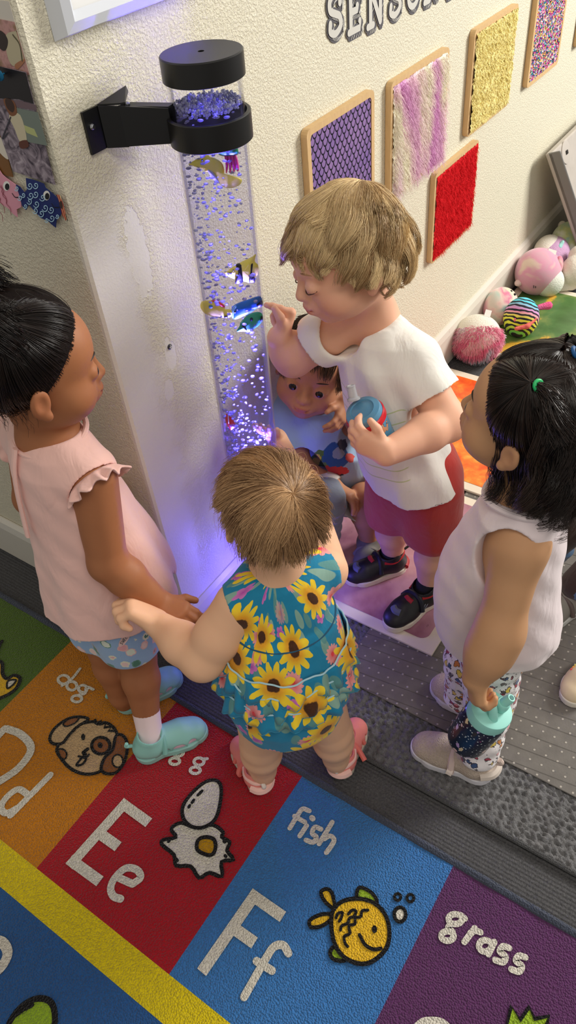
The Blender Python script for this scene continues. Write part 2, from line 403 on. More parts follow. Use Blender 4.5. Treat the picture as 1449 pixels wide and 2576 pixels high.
def zt(pts, s_, ox, oy, z=0.0): return np.array([FP(ox + p[0] / s_, oy + p[1] / s_, z) for p in pts])
Z1 = lambda pts: zt(pts, 2.394, 0, 1500); Z2 = lambda pts: zt(pts, 1.527, 500, 1850); Z6 = lambda pts: zt(pts, 2.415, 0, 1300)
LV = [0]
def bars(P, w, k='white', lv=2):            # straight strokes with square ends
    for a, b in zip(P[:-1], P[1:]):
        d = nrm(b - a) * w / 2; LV[0] += 1; rug.ribbon(np.array([a - d, b + d]) + up * (ZT + .0007 * lv + LV[0] * 2e-6), w, up, RI[k], caps=False)
def stroke(P, w, k, closed=False, sm=True, lv=2):
    P = spline(P, 7, closed) if sm and len(P) > 2 else np.asarray(P)
    LV[0] += 1; P = P + up * (ZT + .0007 * lv + LV[0] * 2e-6); rug.ribbon(P, w, up, RI[k], closed)
def fillp(P, k, lv=1, out=None, w=.006, sm=True, n=6):
    P = spline(P, n, True) if sm else np.asarray(P); LV[0] += 1; z = ZT + .0007 * lv + LV[0] * 2e-6
    c = P.mean(0); vv = list(P + up * z); a = np.sum(P[:, 0] * np.roll(P[:, 1], -1) - np.roll(P[:, 0], -1) * P[:, 1])
    rug.add(vv, [tuple(range(len(vv))) if a > 0 else tuple(range(len(vv)))[::-1]], RI[k])
    if out: stroke(P, w, out, True, False, lv + 1)
def circ(c, rx, ry, n=14): return [(c[0] + rx * math.cos(a), c[1] + ry * math.sin(a)) for a in np.linspace(0, 2 * PI, n, endpoint=False)]
W_ = .0155
def letters():
    S = lambda P, w=W_, **k: stroke(P, w, 'white', **k)
    # E e
    bars(Z1([(875, 1350), (748, 1258), (442, 1602), (580, 1702)]), .0185); bars(Z1([(600, 1430), (690, 1494)]), .0185)
    S(Z1([(700, 1690), (800, 1735)]), .0125, sm=False); S(Z1([(800, 1735), (848, 1695), (825, 1650), (760, 1640), (695, 1695), (668, 1760), (685, 1808), (728, 1825)]), .0125)
    # F f
    bars(Z2([(306, 686), (212, 620), (26, 890)]), .0185); bars(Z2([(135, 742), (197, 786)]), .0185)
    S(Z2([(345, 838), (325, 808), (292, 812), (262, 852), (175, 1005)]), .0125); S(Z2([(222, 868), (282, 905)]), .012, sm=False)
    # D d
    S(Z1([(30, 880 - 80), (-80, 920), (-140, 1000)]), sm=False); S(Z1([(40, 800), (120, 830), (180, 890), (180, 950), (110, 1040), (10, 1110), (-60, 1150)]))
    S(Z1([(305, 1078), (65, 1322)]), .0125, sm=False); S(Z1([(175, 1200), (110, 1165), (40, 1215), (8, 1275), (40, 1308), (110, 1275)]), .0125)
    # words
    w = .0062
    S(Z6([(488, 925), (440, 985), (378, 1030)]), w); S(Z6(circ((388, 992), 34, 26)), w, closed=True); S(Z6(circ((438, 1030), 30, 26)), w, closed=True)
    S(Z6(circ((505, 1048), 26, 22)), w, closed=True); S(Z6([(568, 1052), (528, 1038), (518, 1075), (480, 1085)]), w); S(Z6(circ((468, 1108), 30, 20)), w, closed=True)
    for ox, oy in ((0, 0), (125, 55)):
        S(Z6([(x + ox, y + oy) for x, y in circ((1085, 1435), 30, 22)]), w, closed=True); S(Z6([(x + ox, y + oy) for x, y in circ((1062, 1488), 30, 20)]), w, closed=True)
        S(Z6([(1135 + ox, 1418 + oy), (1112 + ox, 1420 + oy)]), w, sm=False); S(Z6([(1080 + ox, 1457 + oy), (1075 + ox, 1468 + oy)]), w, sm=False)
    w = .0085
    S(Z2([(425, 292), (400, 284), (382, 305), (350, 358)]), w); S(Z2([(368, 312), (408, 335)]), w, sm=False)
    S(Z2([(415, 348), (388, 388)]), w, sm=False); S(Z2([(435, 318), (438, 322)]), .010, sm=False)
    S(Z2([(470, 362), (446, 354), (436, 378), (452, 392), (440, 412), (412, 404)]), w)
    S(Z2([(513, 335), (462, 418)]), w, sm=False); S(Z2([(480, 400), (504, 388), (520, 402), (510, 425), (490, 452)]), w)
    w = .0095
    S(Z2(circ((985, 707), 26, 19)), w, closed=True); S(Z2([(1022, 705), (1006, 692)]), w, sm=False); S(Z2([(968, 722), (958, 742), (975, 755)]), w); S(Z2(circ((955, 772), 24, 18)), w, closed=True)
    S(Z2([(1060, 742), (1020, 795)]), w, sm=False); S(Z2([(1042, 762), (1062, 752), (1082, 758)]), w)
    S(Z2(circ((1100, 810), 24, 22)), w, closed=True); S(Z2([(1135, 795), (1112, 842)]), w, sm=False)
    for ox, oy in ((0, 0), (62, 36)): S(Z2([(1192 + ox, 818 + oy), (1168 + ox, 812 + oy), (1156 + ox, 832 + oy), (1178 + ox, 850 + oy), (1168 + ox, 872 + oy), (1138 + ox, 864 + oy)]), w)
    S(Z2([(840, 1125), (870, 1105), (925, 1106), (960, 1130)]), .014); S(Z1([(-40, 2070), (20, 2090), (48, 2150), (20, 2220), (-40, 2280)]), .016)
def pictures():
    # spotted puppy
    fillp(Z1([(480, 775), (560, 758), (590, 772), (640, 765), (690, 800), (712, 860), (700, 930), (660, 1010), (590, 1065), (500, 1072), (420, 1035), (360, 965), (345, 920), (385, 850), (430, 800)]), 'tan', 2, 'black')
    for a in ([(575, 750), (585, 768), (612, 755), (605, 778), (640, 768), (632, 795), (675, 790), (655, 815), (700, 815)],): stroke(Z1(a), .0055, 'black', sm=False, lv=4)
    fillp(Z1([(535, 745), (460, 732), (390, 755), (325, 810), (303, 865), (325, 893), (378, 890), (420, 840), (470, 790)]), 'tan', 4, 'black')
    fillp(Z1([(480, 735), (425, 742), (385, 775), (405, 790), (455, 770)]), 'brown', 5, 'black', .003)
    fillp(Z1([(700, 850), (738, 842), (768, 890), (758, 985), (712, 1060), (655, 1075), (612, 1050), (632, 980), (680, 930)]), 'brown', 4, 'black')
    fillp(Z1(circ((712, 1000), 32, 38)), 'tan', 6, 'black', .003)
    fillp(Z1(circ((610, 905), 55, 50)), 'brown', 4, 'black'); fillp(Z1(circ((606, 903), 15, 17)), 'black', 6)
    fillp(Z1(circ((503, 852), 12, 20)), 'black', 4); fillp(Z1([(355, 930), (385, 928), (405, 955), (395, 985), (368, 975)]), 'brown', 4, 'black', .003)
    stroke(Z1([(530, 925), (505, 945), (515, 960), (490, 985)]), .007, 'black', lv=4); stroke(Z1([(475, 968), (520, 975), (538, 958)]), .004, 'black', lv=4)
    fillp(Z1([(500, 980), (522, 985), (500, 1018), (465, 1025), (480, 1000)]), 'tan', 5, 'black', .0045)
    # egg
    fillp(Z1([(1045, 1388), (1098, 1368), (1180, 1398), (1280, 1380), (1345, 1425), (1335, 1452), (1385, 1485), (1368, 1535), (1408, 1590), (1335, 1602), (1338, 1690), (1262, 1668), (1200, 1698), (1150, 1630), (1062, 1625), (1050, 1562), (978, 1500), (985, 1470), (1062, 1455), (1035, 1415)]), 'white', 2, 'black', .0065, n=3)
    fillp(Z1([(1195, 1475), (1240, 1455), (1290, 1470), (1300, 1520), (1280, 1560), (1240, 1560), (1190, 1530)]), 'mustard', 4, 'black', .0065)
    fillp(Z1([(1300, 1115), (1332, 1150), (1330, 1240), (1300, 1345), (1235, 1395), (1160, 1395), (1108, 1345), (1105, 1270), (1165, 1185), (1240, 1125)]), 'white', 5, 'black', .0065)
    for a in ([(1220, 1180), (1195, 1205)], [(1170, 1235), (1160, 1250)], [(1145, 1268), (1140, 1278)], [(1025, 1475), (1018, 1485)], [(1352, 1483), (1358, 1488)], [(1358, 1570), (1364, 1575)], [(1065, 1590), (1072, 1600)]): stroke(Z1(a), .0055, 'black', sm=False, lv=7)
    # fish
    fillp(Z2([(520, 668), (485, 640), (470, 605), (490, 592), (510, 605), (522, 650)]), 'gold', 2, 'black'); fillp(Z2([(515, 690), (470, 690), (428, 712), (432, 738), (470, 735), (505, 712)]), 'gold', 2, 'black')
    fillp(Z2([(612, 640), (615, 588), (655, 600), (682, 630), (676, 655)]), 'leaf', 2, 'black'); fillp(Z2([(520, 815), (505, 838), (520, 862), (560, 866), (555, 840)]), 'leaf', 2, 'black')
    fillp(Z2([(512, 690), (545, 645), (605, 630), (670, 645), (715, 690), (732, 750), (725, 810), (690, 855), (640, 880), (585, 870), (540, 835), (515, 775)]), 'gold', 4, 'black', .0065)
    fillp(Z2(circ((675, 748), 10, 15)), 'black', 6); stroke(Z2([(618, 770), (640, 808), (672, 825), (700, 822)]), .0055, 'black', lv=6)
    for a in ([(528, 705), (535, 688), (552, 685), (548, 705), (540, 718)], [(575, 690), (590, 675), (605, 680), (595, 700), (580, 705), (572, 725), (550, 735), (545, 752)], [(650, 675), (628, 678), (622, 700), (602, 705), (600, 728), (578, 735), (580, 765), (560, 775), (562, 800), (572, 815)]): stroke(Z2(a), .0045, 'black', lv=6)
    for c, r in (((773, 690), 22),): fillp(Z2(circ(c, r, r * 1.25)), 'white', 2, 'black', .0055)
    fillp(Z2(circ((764, 623), 12, 13)), 'blue', 2, 'black', .0045); fillp(Z2(circ((813, 627), 13, 14)), 'blue', 2, 'black', .0045)
    # grass tuft, olive, fox
    fillp(Z2([(1180, 1130), (1200, 1042), (1235, 1095), (1268, 1045), (1290, 1090), (1345, 1080), (1330, 1130), (1300, 1150)]), 'leaf', 2, 'black', .006, False)
    fillp(Z1([(60, 2610), (85, 2530), (150, 2460), (230, 2425), (300, 2440), (330, 2500), (320, 2600), (200, 2660)]), 'leaf', 2, 'black', .009)
    stroke(Z1([(95, 2530), (150, 2490), (200, 2465)]), .006, 'black', lv=4)
    fillp(Z1([(-60, 420), (10, 400), (18, 470), (45, 500), (85, 480), (122, 498), (105, 550), (60, 590), (0, 618), (-60, 640)]), 'gold', 2, 'black', .0075)
    fillp(Z1([(50, 520), (85, 508), (100, 515), (75, 545), (48, 560)]), 'white', 4, 'black', .004); stroke(Z1([(-30, 380), (0, 300), (15, 275)]), .0075, 'black', lv=4)
letters(); pictures()
rugo = rug.build('alphabet_rug', RM); tag(rugo, 'bright alphabet rug with coloured letter squares and animal pictures on the floor', 'rug'); at_base(rugo)

# ---------------------------------------------------------------- shaggy mat, vinyl mat, gel tiles
def noise2(X, Y, seed, scales):
    r_ = np.random.default_rng(seed); out = 0
    for f, a in scales:
        for _ in range(5):
            th = r_.uniform(0, PI); k = f * r_.uniform(.7, 1.4); out = out + a * np.sin(k * (X * math.cos(th) + Y * math.sin(th)) + r_.uniform(0, 6.28))
    return out / 5
def grid(nx, ny): i = np.arange(nx * ny).reshape(ny, nx); return np.stack([i[:-1, :-1].ravel(), i[:-1, 1:].ravel(), i[1:, 1:].ravel(), i[1:, :-1].ravel()], 1)
sh_e = empty('shaggy_mat', (.25, -.6, -.006), 'grey shaggy doormat with ribbed cord edge between the vinyl mat and the alphabet rug', 'mat')
gx, gy = np.meshgrid(np.arange(-.026, .34, .0028), np.arange(-1.25, -.03, .0028)); gz = .000 + np.clip(noise2(gx, gy, 3, [(420, 1.0), (760, .9), (1300, .6)]), -1.3, 1.3) * .0048
sm_ = NB('shag_pile'); o_ = sm_.co(); sm_ = sm_.done(sm_.bsdf(sm_.mix(sm_.noise(o_, 110, 3, .6), srgb(80, 80, 84), srgb(154, 153, 154)), .95, sm_.bump(sm_.noise(o_, 420, 3, .7), .9, .004), .1))
mk('pile', np.stack([gx, gy, gz], -1).reshape(-1, 3), grid(gx.shape[1], gx.shape[0]), sm_, sh_e)
b = MB(); b.tube([V(-.029, y, .001) for y in np.linspace(-1.25, -.03, 60)], .0048, 8); b.build('edge_binding', pile('mat_binding', 92, 92, 94, 500), sh_e, True)
vm = NB('ribbed_vinyl'); o_ = vm.co(); xx, yy, zz = vm.xyz(vm.mapv(o_, rot=(0, 0, -.12)))[:3]
rot_ = vm.mapv(o_, (1, 1, 0), rot=(0, 0, .0)); dots = vm.vor(vm.mapv(o_, (1, 1, 0)), 46, 'F1', 0.0)[0]
dt = vm.math('SUBTRACT', 1.0, vm.step(dots, .075, .12)); rib = vm.math('PINGPONG', vm.math('MULTIPLY', xx, 1.0), .016); rb_ = vm.math('SUBTRACT', 1.0, vm.step(rib, .0003, .0016))
colr = vm.mix(vm.noise(o_, 40, 3), srgb(92, 88, 85), srgb(122, 117, 112)); colr = vm.mix(vm.math('MULTIPLY', rb_, .45), colr, srgb(60, 56, 53)); colr = vm.mix(vm.math('MULTIPLY', dt, .55), colr, srgb(205, 198, 188))
vm = vm.done(vm.bsdf(colr, .36, vm.bump(vm.math('ADD', vm.math('MULTIPLY', dt, 1.2), vm.math('ADD', vm.math('MULTIPLY', rb_, -.9), vm.math('MULTIPLY', vm.noise(o_, 260, 2), .25))), .6, .0015), .5))
b = MB(); b.box((.60, -.80, .0035), (.505, .505, .0015), bev=.001); o = b.build('vinyl_floor_mat', vm); tag(o, 'clear ribbed vinyl floor mat with raised dots lying over the grey carpet', 'mat'); at_base(o)
def gel_tile(x0, x1, y0, y1, cols, label, sc_=9, z0=.005):
    e = empty('gel_floor_tile', ((x0 + x1) / 2, (y0 + y1) / 2, z0), label, 'floor tile', 'sensory floor tiles along the wall')
    b = MB(); b.box(((x0 + x1) / 2, (y0 + y1) / 2, z0 + .003), ((x1 - x0) / 2, (y1 - y0) / 2, .003), bev=.001); b.build('border', flat(226, 214, 196, .4), e)
    m = NB('gel_' + cols[0][0]); o = m.co(); n = m.noise(o, sc_, 5, .55, .35); c = m.ramp(n, [(p, srgb(*q)) for _, p, q in cols])
    sp = m.step(m.noise(o, 60, 3, .7), .68, .72); c = m.mix(m.math('MULTIPLY', sp, .45), c, srgb(*cols[0][2])); mm = m.done(m.bsdf(c, .28, None, .5))
    q = .026; P = []
    for cx, cy, a0 in ((x1 - q - .02, y1 - q - .02, 0), (x0 + q + .02, y1 - q - .02, PI / 2), (x0 + q + .02, y0 + q + .02, PI), (x1 - q - .02, y0 + q + .02, 1.5 * PI)):
        P += [V(cx + .02 * math.cos(a0 + t), cy + .02 * math.sin(a0 + t), z0 + .0058) for t in np.linspace(0, PI / 2, 6)]
    b = MB(); b.prism(P, V(0, 0, .0012)); b.build('gel_window', mm, e); return e
gel_tile(.232, .694, -.44, -.018, [('pink', .25, (100, 56, 84)), ('p', .42, (150, 98, 118)), ('q', .55, (186, 136, 150)), ('r', .7, (216, 176, 186))], 'pink and purple liquid gel floor tile under the child in black shoes', 4.5)
gel_tile(.716, 1.172, -.48, -.03, [('orange', .3, (214, 62, 26)), ('p', .45, (232, 96, 34)), ('q', .58, (240, 132, 46)), ('r', .72, (246, 176, 80))], 'orange liquid gel floor tile behind the white t-shirt', 22)
gel_tile(1.285, 1.742, -.49, -.03, [('green', .3, (52, 84, 34)), ('p', .47, (74, 112, 58)), ('q', .56, (112, 132, 70)), ('s', .60, (206, 160, 60)), ('r', .8, (222, 180, 92))], 'dark green and gold liquid gel floor tile beneath the plush toys', 7)

# ---------------------------------------------------------------- on the main wall
wood = NB('pale_wood'); o_ = wood.co(); wood = wood.done(wood.bsdf(wood.mix(wood.noise(wood.mapv(o_, (60, 60, 12)), 3, 4), srgb(196, 160, 112), srgb(222, 190, 142)), .55, None, .3))
def fur_strands(b, P, N, L, r, seed, jit=.5, sag=.3, seg=4):
    r_ = np.random.default_rng(seed)
    for p, n in zip(P, N):
        d = nrm(n + r_.normal(0, jit, 3) + V(0, 0, -sag)); l = L * r_.uniform(.6, 1.2)
        q = [p + d * l * t + V(0, 0, -sag * l * t * t) for t in np.linspace(0, 1, seg)]
        b.tube(q, np.linspace(r, r * .3, seg), 3, cap=False)
def panel(x0, x1, z0, z1, mat, label, rough=.0, seed=0, fw=.011, part='fabric_swatch', fur=None):
    e = empty('texture_panel', ((x0 + x1) / 2, -.001, z0), label, 'sensory panel', 'framed texture panels on the wall'); D = .014
    def rr(a, b_, c, d, r):
        P = []
        for cx, cz, a0 in ((b_ - r, d - r, 0), (a + r, d - r, PI / 2), (a + r, c + r, PI), (b_ - r, c + r, 1.5 * PI)): P += [V(cx + r * math.cos(a0 + t), 0, cz + r * math.sin(a0 + t)) for t in np.linspace(0, PI / 2, 5)]
        return P
    O = rr(x0, x1, z0, z1, .012); I = rr(x0 + fw, x1 - fw, z0 + fw, z1 - fw, .008); n = len(O); b = MB()
    v = [p + V(0, -.001, 0) for p in O] + [p + V(0, -D, 0) for p in O] + [p + V(0, -D, 0) for p in I] + [p + V(0, -.001, 0) for p in I]
    f = [(k * n + i, k * n + (i + 1) % n, ((k + 1) % 4) * n + (i + 1) % n, ((k + 1) % 4) * n + i) for k in range(4) for i in range(n)]; b.add(v, f)
    b.build('wooden_frame', wood, e)
    gx, gz = np.meshgrid(np.linspace(x0 + fw * .7, x1 - fw * .7, 110), np.linspace(z0 + fw * .7, z1 - fw * .7, 110))
    gy = -.0115 - .001 + (noise2(gx * 1.0, gz, seed, [(160, .8), (380, .7), (700, .5)]) * rough - rough if rough else 0 * gx)
    F_ = grid(110, 110)
    mk(part, np.stack([gx, gy, gz], -1).reshape(-1, 3), F_, mat, e)
    if fur:
        L, num, fm_, rad = fur; b = MB(); r_ = np.random.default_rng(seed + 9); P = np.stack([r_.uniform(x0 + fw, x1 - fw, num), np.full(num, -.0125 - rough), r_.uniform(z0 + fw, z1 - fw, num)], 1)
        fur_strands(b, P, np.tile(V(0, -1, 0), (num, 1)), L, rad, seed, .45, .7); o = b.build('fur_pile', fm_, e, True); o['kind'] = 'stuff'
    return e
# mermaid-scale film
m = NB('scale_film'); o_ = m.co(); x_, y_, z_ = m.xyz(o_)[:3]; S_ = .0165
row = m.math('FLOOR', m.math('DIVIDE', z_, S_ * .72)); odd = m.math('MULTIPLY', m.math('PINGPONG', row, 1.0), .5)
u_ = m.math('SUBTRACT', m.math('FRACT', m.math('ADD', m.math('DIVIDE', x_, S_), m.math('ADD', odd, 40.0))), .5); v_ = m.math('FRACT', m.math('DIVIDE', z_, S_ * .72))
def arc(uu, vv): return m.math('SQRT', m.math('ADD', m.math('POWER', m.math('ABSOLUTE', uu), 2.0), m.math('POWER', vv, 2.0)))
d_ = m.math('ABSOLUTE', m.math('SUBTRACT', arc(u_, m.math('MULTIPLY', m.math('SUBTRACT', 1.0, v_), .5)), .46)); ln = m.math('SUBTRACT', 1.0, m.step(d_, .045, .085))
cc = m.mix(ln, m.mix(m.noise(o_, 14, 2), srgb(108, 84, 168), srgb(186, 150, 200)), srgb(24, 18, 36)); scale_m = m.done(m.bsdf(cc, .3, None, .5, .25))
def simple(name, f, rough=.9): m_ = NB(name); c, nm = f(m_, m_.co()); return m_.done(m_.bsdf(c, rough, nm, .2))
pinkfur = simple('pink_fur', lambda m, o: (m.ramp(m.noise(m.mapv(o, (9, 1, 2.2)), 1.0, 3, .5, .6), [(.38, srgb(222, 160, 208)), (.47, srgb(238, 208, 216)), (.54, srgb(243, 238, 212)), (.66, srgb(238, 210, 222))]), m.bump(m.noise(m.mapv(o, (1, 1, .35)), 180, 3), .8, .004)))
yel = simple('yellow_boucle', lambda m, o: (m.mix(m.noise(o, 120, 3), srgb(232, 212, 128), srgb(250, 238, 172)), m.bump(m.noise(o, 170, 3), .9, .006)))
redf = simple('red_fur', lambda m, o: (m.mix(m.noise(m.mapv(o, (1, 1, .3)), 120, 3), srgb(196, 14, 26), srgb(240, 34, 44)), m.bump(m.noise(m.mapv(o, (1, 1, .25)), 260, 3), .9, .005)))
seq = simple('sequins', lambda m, o: (m.ramp(m.xyz(m.vor(o, 260)[1])[0], [(0, srgb(30, 26, 50)), (.18, srgb(230, 40, 140)), (.36, srgb(250, 200, 70)), (.52, srgb(30, 150, 170)), (.68, srgb(150, 80, 190)), (.8, srgb(255, 225, 235)), (.93, srgb(40, 30, 60))], 'CONSTANT'), m.bump(m.vor(o, 260)[0], 1.0, .003)), .3)
grn = simple('green_turf', lambda m, o: (m.mix(m.noise(o, 200, 3), srgb(30, 60, 24), srgb(70, 110, 50)), m.bump(m.noise(o, 200, 3), .9, .006)))
panel(.521, .757, .648, .884, scale_m, 'framed purple scale pattern panel directly behind the blond boy', 0, 1)
panel(.824, 1.083, .642, .874, pinkfur, 'framed pink and cream long fur panel on the wall', .003, 2, fur=(.016, 5200, pinkfur, .0006))
panel(1.212, 1.464, .644, .872, yel, 'framed pale yellow fluffy panel on the wall', .0045, 3, fur=(.005, 2600, yel, .0015))
panel(1.592, 1.826, .645, .884, seq, 'framed rainbow sequin panel high on the wall at right', .0008, 4, part='sequin_sheet')
panel(1.985, 2.24, .645, .884, grn, 'framed dark green panel at the edge of the photo', .003, 5)
panel(1.046, 1.291, .392, .617, redf, 'framed bright red fur panel hung lowest on the wall', .003, 6, fur=(.009, 3600, redf, .0006))

# wall lettering
def lettering():
    dk, lt = flat(88, 86, 92, .7), flat(205, 203, 196, .7)
    GL = {'S': [[(.9, .72), (.9, .9), (.5, 1.0), (.12, .85), (.14, .62), (.5, .5), (.86, .38), (.9, .14), (.5, 0), (.1, .1), (.1, .3)]],
          'E': [[(.05, 0), (.95, 0), (.95, .18)], [(.22, 0), (.22, 1)], [(.05, 1), (.95, 1), (.95, .82)], [(.22, .5), (.75, .5), (.75, .6)]],
          'N': [[(0, 0), (.35, 0)], [(.18, 0), (.18, 1)], [(.18, 1), (.82, 0)], [(.82, 0), (.82, 1)], [(.65, 1), (1, 1)], [(0, 1), (.2, 1)]],
          'O': [[(.5, 0), (.12, .2), (.12, .8), (.5, 1), (.88, .8), (.88, .2)]],
          'R': [[(0, 0), (.4, 0)], [(.2, 0), (.2, 1)], [(.2, 1), (.6, 1), (.86, .88), (.86, .62), (.6, .5), (.2, .5)], [(.5, .5), (.85, 0), (1, 0)]],
          'Y': [[(.3, 0), (.7, 0)], [(.5, 0), (.5, .5), (.1, 1)], [(.5, .5), (.9, 1)]]}
    spots = [('S', 822, 101, 860), ('E', 870, 92, 906), ('N', 919, 77, 962), ('S', 974, 52, 1006), ('O', 1018, 31, 1052), ('R', 1062, 14, 1096), ('Y', 1112, -2, 1140)]
    for i, (ch, xl, yb, xr) in enumerate(spots):
        a = WP(xl, yb); x1 = WP(xr, yb)[0]; z0 = a[2] + .004; H = .058; w = x1 - a[0] - .008; x0 = a[0] + .004; b = MB()
        ne = 0
        for off, wid, mi, y in (((.006, -.006), .0175, 0, -.0012), ((0, 0), .0175, 0, -.0018), ((0, 0), .0112, 1, -.0030)):
            for st in GL[ch]:
                ne += 1; y = y - 4e-5; P = np.array([V(x0 + p[0] * w + off[0], y, z0 + p[1] * H + off[1]) for p in st]); P = spline(P, 6, ch == 'O') if ch in 'SO' else P; b.ribbon(P, wid, V(0, -1, 0), mi, ch == 'O', th=.0002)
        for st in GL[ch]:                                # hatching on the raised side
                P = np.array([V(x0 + p[0] * w + .0098, -.0024, z0 + p[1] * H - .0098) for p in st]); P = spline(P, 10) if len(P) > 2 else spline(P, 8)
                for q in P[::2]: b.ribbon(np.array([q + V(-.0022, 0, -.0022), q + V(.0022, 0, .0022)]), .0012, V(0, -1, 0), 1, th=.0002)
        o = b.build('wall_letter', [dk, lt]); at_base(o)
        tag(o, {0: 'grey outlined letter S starting the wall word', 1: 'grey outlined letter E on the wall', 2: 'grey outlined letter N on the wall', 3: 'second grey outlined letter S, after the N', 4: 'grey outlined letter O on the wall', 5: 'grey outlined letter R on the wall', 6: 'grey outlined letter Y ending the wall word'}[i], 'wall lettering', 'letters of the wall word')
lettering()
# white picture frame
e = empty('picture_frame', (.24, -.001, 1.133), 'white picture frame cut off by the top edge of the photo', 'picture frame'); x0, z0 = .041, 1.134
b = MB(); fr = [(0, .0), (.006, .018), (.017, .022), (.026, .014)]
O = [V(x0, 0, z0), V(.46, 0, z0), V(.46, 0, 1.70), V(x0, 0, 1.70)]; ins = [V(1, 0, 1), V(-1, 0, 1), V(-1, 0, -1), V(1, 0, -1)]
vv = [p + d * a + V(0, -y - .001, 0) for a, y in fr for p, d in zip(O, ins)]; b.add(vv, [(k * 4 + i, k * 4 + (i + 1) % 4, (k + 1) * 4 + (i + 1) % 4, (k + 1) * 4 + i) for k in range(3) for i in range(4)])
b.build('moulding', flat(214, 218, 226, .35), e)
b = MB(); b.box(((x0 + .46) / 2, -.007, 1.417), ((.46 - x0) / 2 - .024, .004, .26)); b.build('mount_board', flat(240, 240, 240, .6), e)
b = MB(); b.box(((x0 + .46) / 2 + .01, -.0125, 1.43), (.125, .0022, .235), bev=.012); b.build('inner_bevel', flat(248, 248, 246, .5), e)
m = NB('brown_print'); pr = m.done(m.bsdf(m.mix(m.noise(m.mapv(m.co(), (3, 3, 30)), 2, 3), srgb(96, 66, 52), srgb(150, 120, 104)), .25)); b = MB(); b.box(((x0 + .46) / 2 + .01, -.0155, 1.43), (.117, .001, .227)); b.build('print', pr, e)
# screw left in the peeled patch
p = WP(426, 872); b = MB(); A_ = np.array([[1, 0, 0], [0, 0, -1], [0, 1, 0]], float); b.lathe([(.0045, 0), (.0045, .002), (.003, .0032)], p + V(0, 0.0002, 0), 14, 0, A_); b.box(p + V(0, -.0034, 0), (.0028, .0004, .0007), m=1); b.box(p + V(0, -.0034, 0), (.0007, .0004, .0028), m=1)
o = b.build('wall_screw', [flat(70, 68, 70, .4, .5, .6), flat(220, 220, 220, .4)]); tag(o, 'dark screw head in a peeled patch of the wall', 'screw'); at_base(o)

# ---------------------------------------------------------------- on the left wall: prints and card fish
def lz(pts, off=0.0):
    out = []
    for x, y in pts: p = LP(x / 4.295, y / 4.295); p[1] = max(p[1], .006); p[0] = -off; out.append(p)
    return out
def card(name, poly, mat, label, cat, group, off, th=.0009, extra=(), names=None):
    e_mats = [mat] + [x[2] for x in extra]; b = MB(); P = lz(poly, off); b.prism(P, V(-th, 0, 0), 0)
    for i, (kind, pts, mt, w, cl) in enumerate(extra):
        Q = np.array(lz(pts, off + th + .0001 * (i + 1) + .0002))
        if kind == 'f':
            Q = spline(Q, 4, True) if cl else Q; b.prism(list(Q), V(-.0002, 0, 0), i + 1)
        else: b.ribbon(spline(Q, 6) if len(Q) > 2 else Q, w, V(-1, 0, 0), i + 1, th=.0002)
    o = b.build(name, e_mats); tag(o, label, cat, group); at_base(o); return o
G_ = 'photo prints pinned to the side wall'
n1 = simple('print_blanket', lambda m, o: (m.ramp(m.noise(o, 45, 3), [(.35, srgb(120, 82, 76)), (.5, srgb(196, 150, 146)), (.65, srgb(150, 120, 96))]), None), .35)
n2 = simple('print_floor', lambda m, o: (m.ramp(m.noise(o, 60, 4, .6, 1.5), [(.35, srgb(70, 62, 74)), (.55, srgb(150, 138, 150)), (.7, srgb(186, 176, 186))]), None), .35)
card('wall_paper', [(0, 0), (205, 20), (420, 810), (470, 1020), (380, 1000), (250, 500), (0, 400)], flat(214, 208, 198, .6), 'blank pale paper behind the photo prints at the corner', 'paper', None, .0)
card('photo_print', [(-60, 190), (215, 240), (270, 320), (405, 815), (300, 800), (-60, 700)], n1, 'photo print of a child in a cream shirt leaning over blankets', 'photo print', G_, .0012,
     extra=[('f', [(85, 370), (200, 330), (270, 350), (350, 610), (260, 690), (150, 700), (90, 560)], flat(190, 180, 150, .4), 0, True), ('f', [(0, 330), (60, 350), (105, 430), (90, 520), (50, 540), (0, 480)], flat(46, 32, 28, .4), 0, True), ('f', [(180, 690), (350, 640), (370, 670), (210, 740)], flat(170, 116, 82, .4), 0, True), ('l', [(160, 370), (250, 480), (260, 650)], flat(96, 88, 66), .0018, 0)])
card('photo_print', [(-60, 690), (305, 770), (620, 1985), (165, 1840), (-60, 1200)], n2, 'photo print of a child in white trousers standing by a table', 'photo print', G_, .003,
     extra=[('f', [(0, 700), (305, 775), (395, 1110), (230, 1060), (0, 1050)], flat(28, 24, 28, .4), 0, False), ('f', [(0, 1060), (230, 1070), (415, 1120), (430, 1180), (200, 1140), (0, 1120)], flat(112, 92, 100, .4), 0, False),
            ('f', [(200, 1150), (440, 1200), (540, 1560), (330, 1520)], flat(120, 132, 124, .4), 0, False), ('f', [(270, 1330), (400, 1380), (440, 1470), (320, 1420)], flat(184, 190, 130, .4), 0, False), ('f', [(130, 1230), (250, 1230), (320, 1500), (250, 1520), (190, 1380)], flat(206, 196, 168, .4), 0, True),
            ('f', [(70, 1060), (180, 1080), (215, 1210), (140, 1230)], flat(126, 78, 48, .4), 0, True), ('f', [(90, 1060), (150, 1060), (190, 1140), (170, 1200), (110, 1150)], flat(60, 36, 26, .4), 0, True), ('f', [(240, 1520), (320, 1500), (340, 1570), (260, 1590)], flat(96, 54, 42, .4), 0, True), ('l', [(120, 1420), (60, 1480), (150, 1250)], flat(60, 60, 70), .0015, 0)])
card('photo_print', [(-60, 1280), (0, 1330), (160, 1905), (90, 1890), (-60, 1800)], flat(128, 88, 46, .4), 'photo print with brown floor partly hidden by the pink fish', 'photo print', G_, .0022, extra=[('f', [(0, 1490), (40, 1490), (115, 1700), (60, 1680), (0, 1600)], flat(222, 214, 200, .4), 0, True)])
F_ = 'paper fish on the side wall'
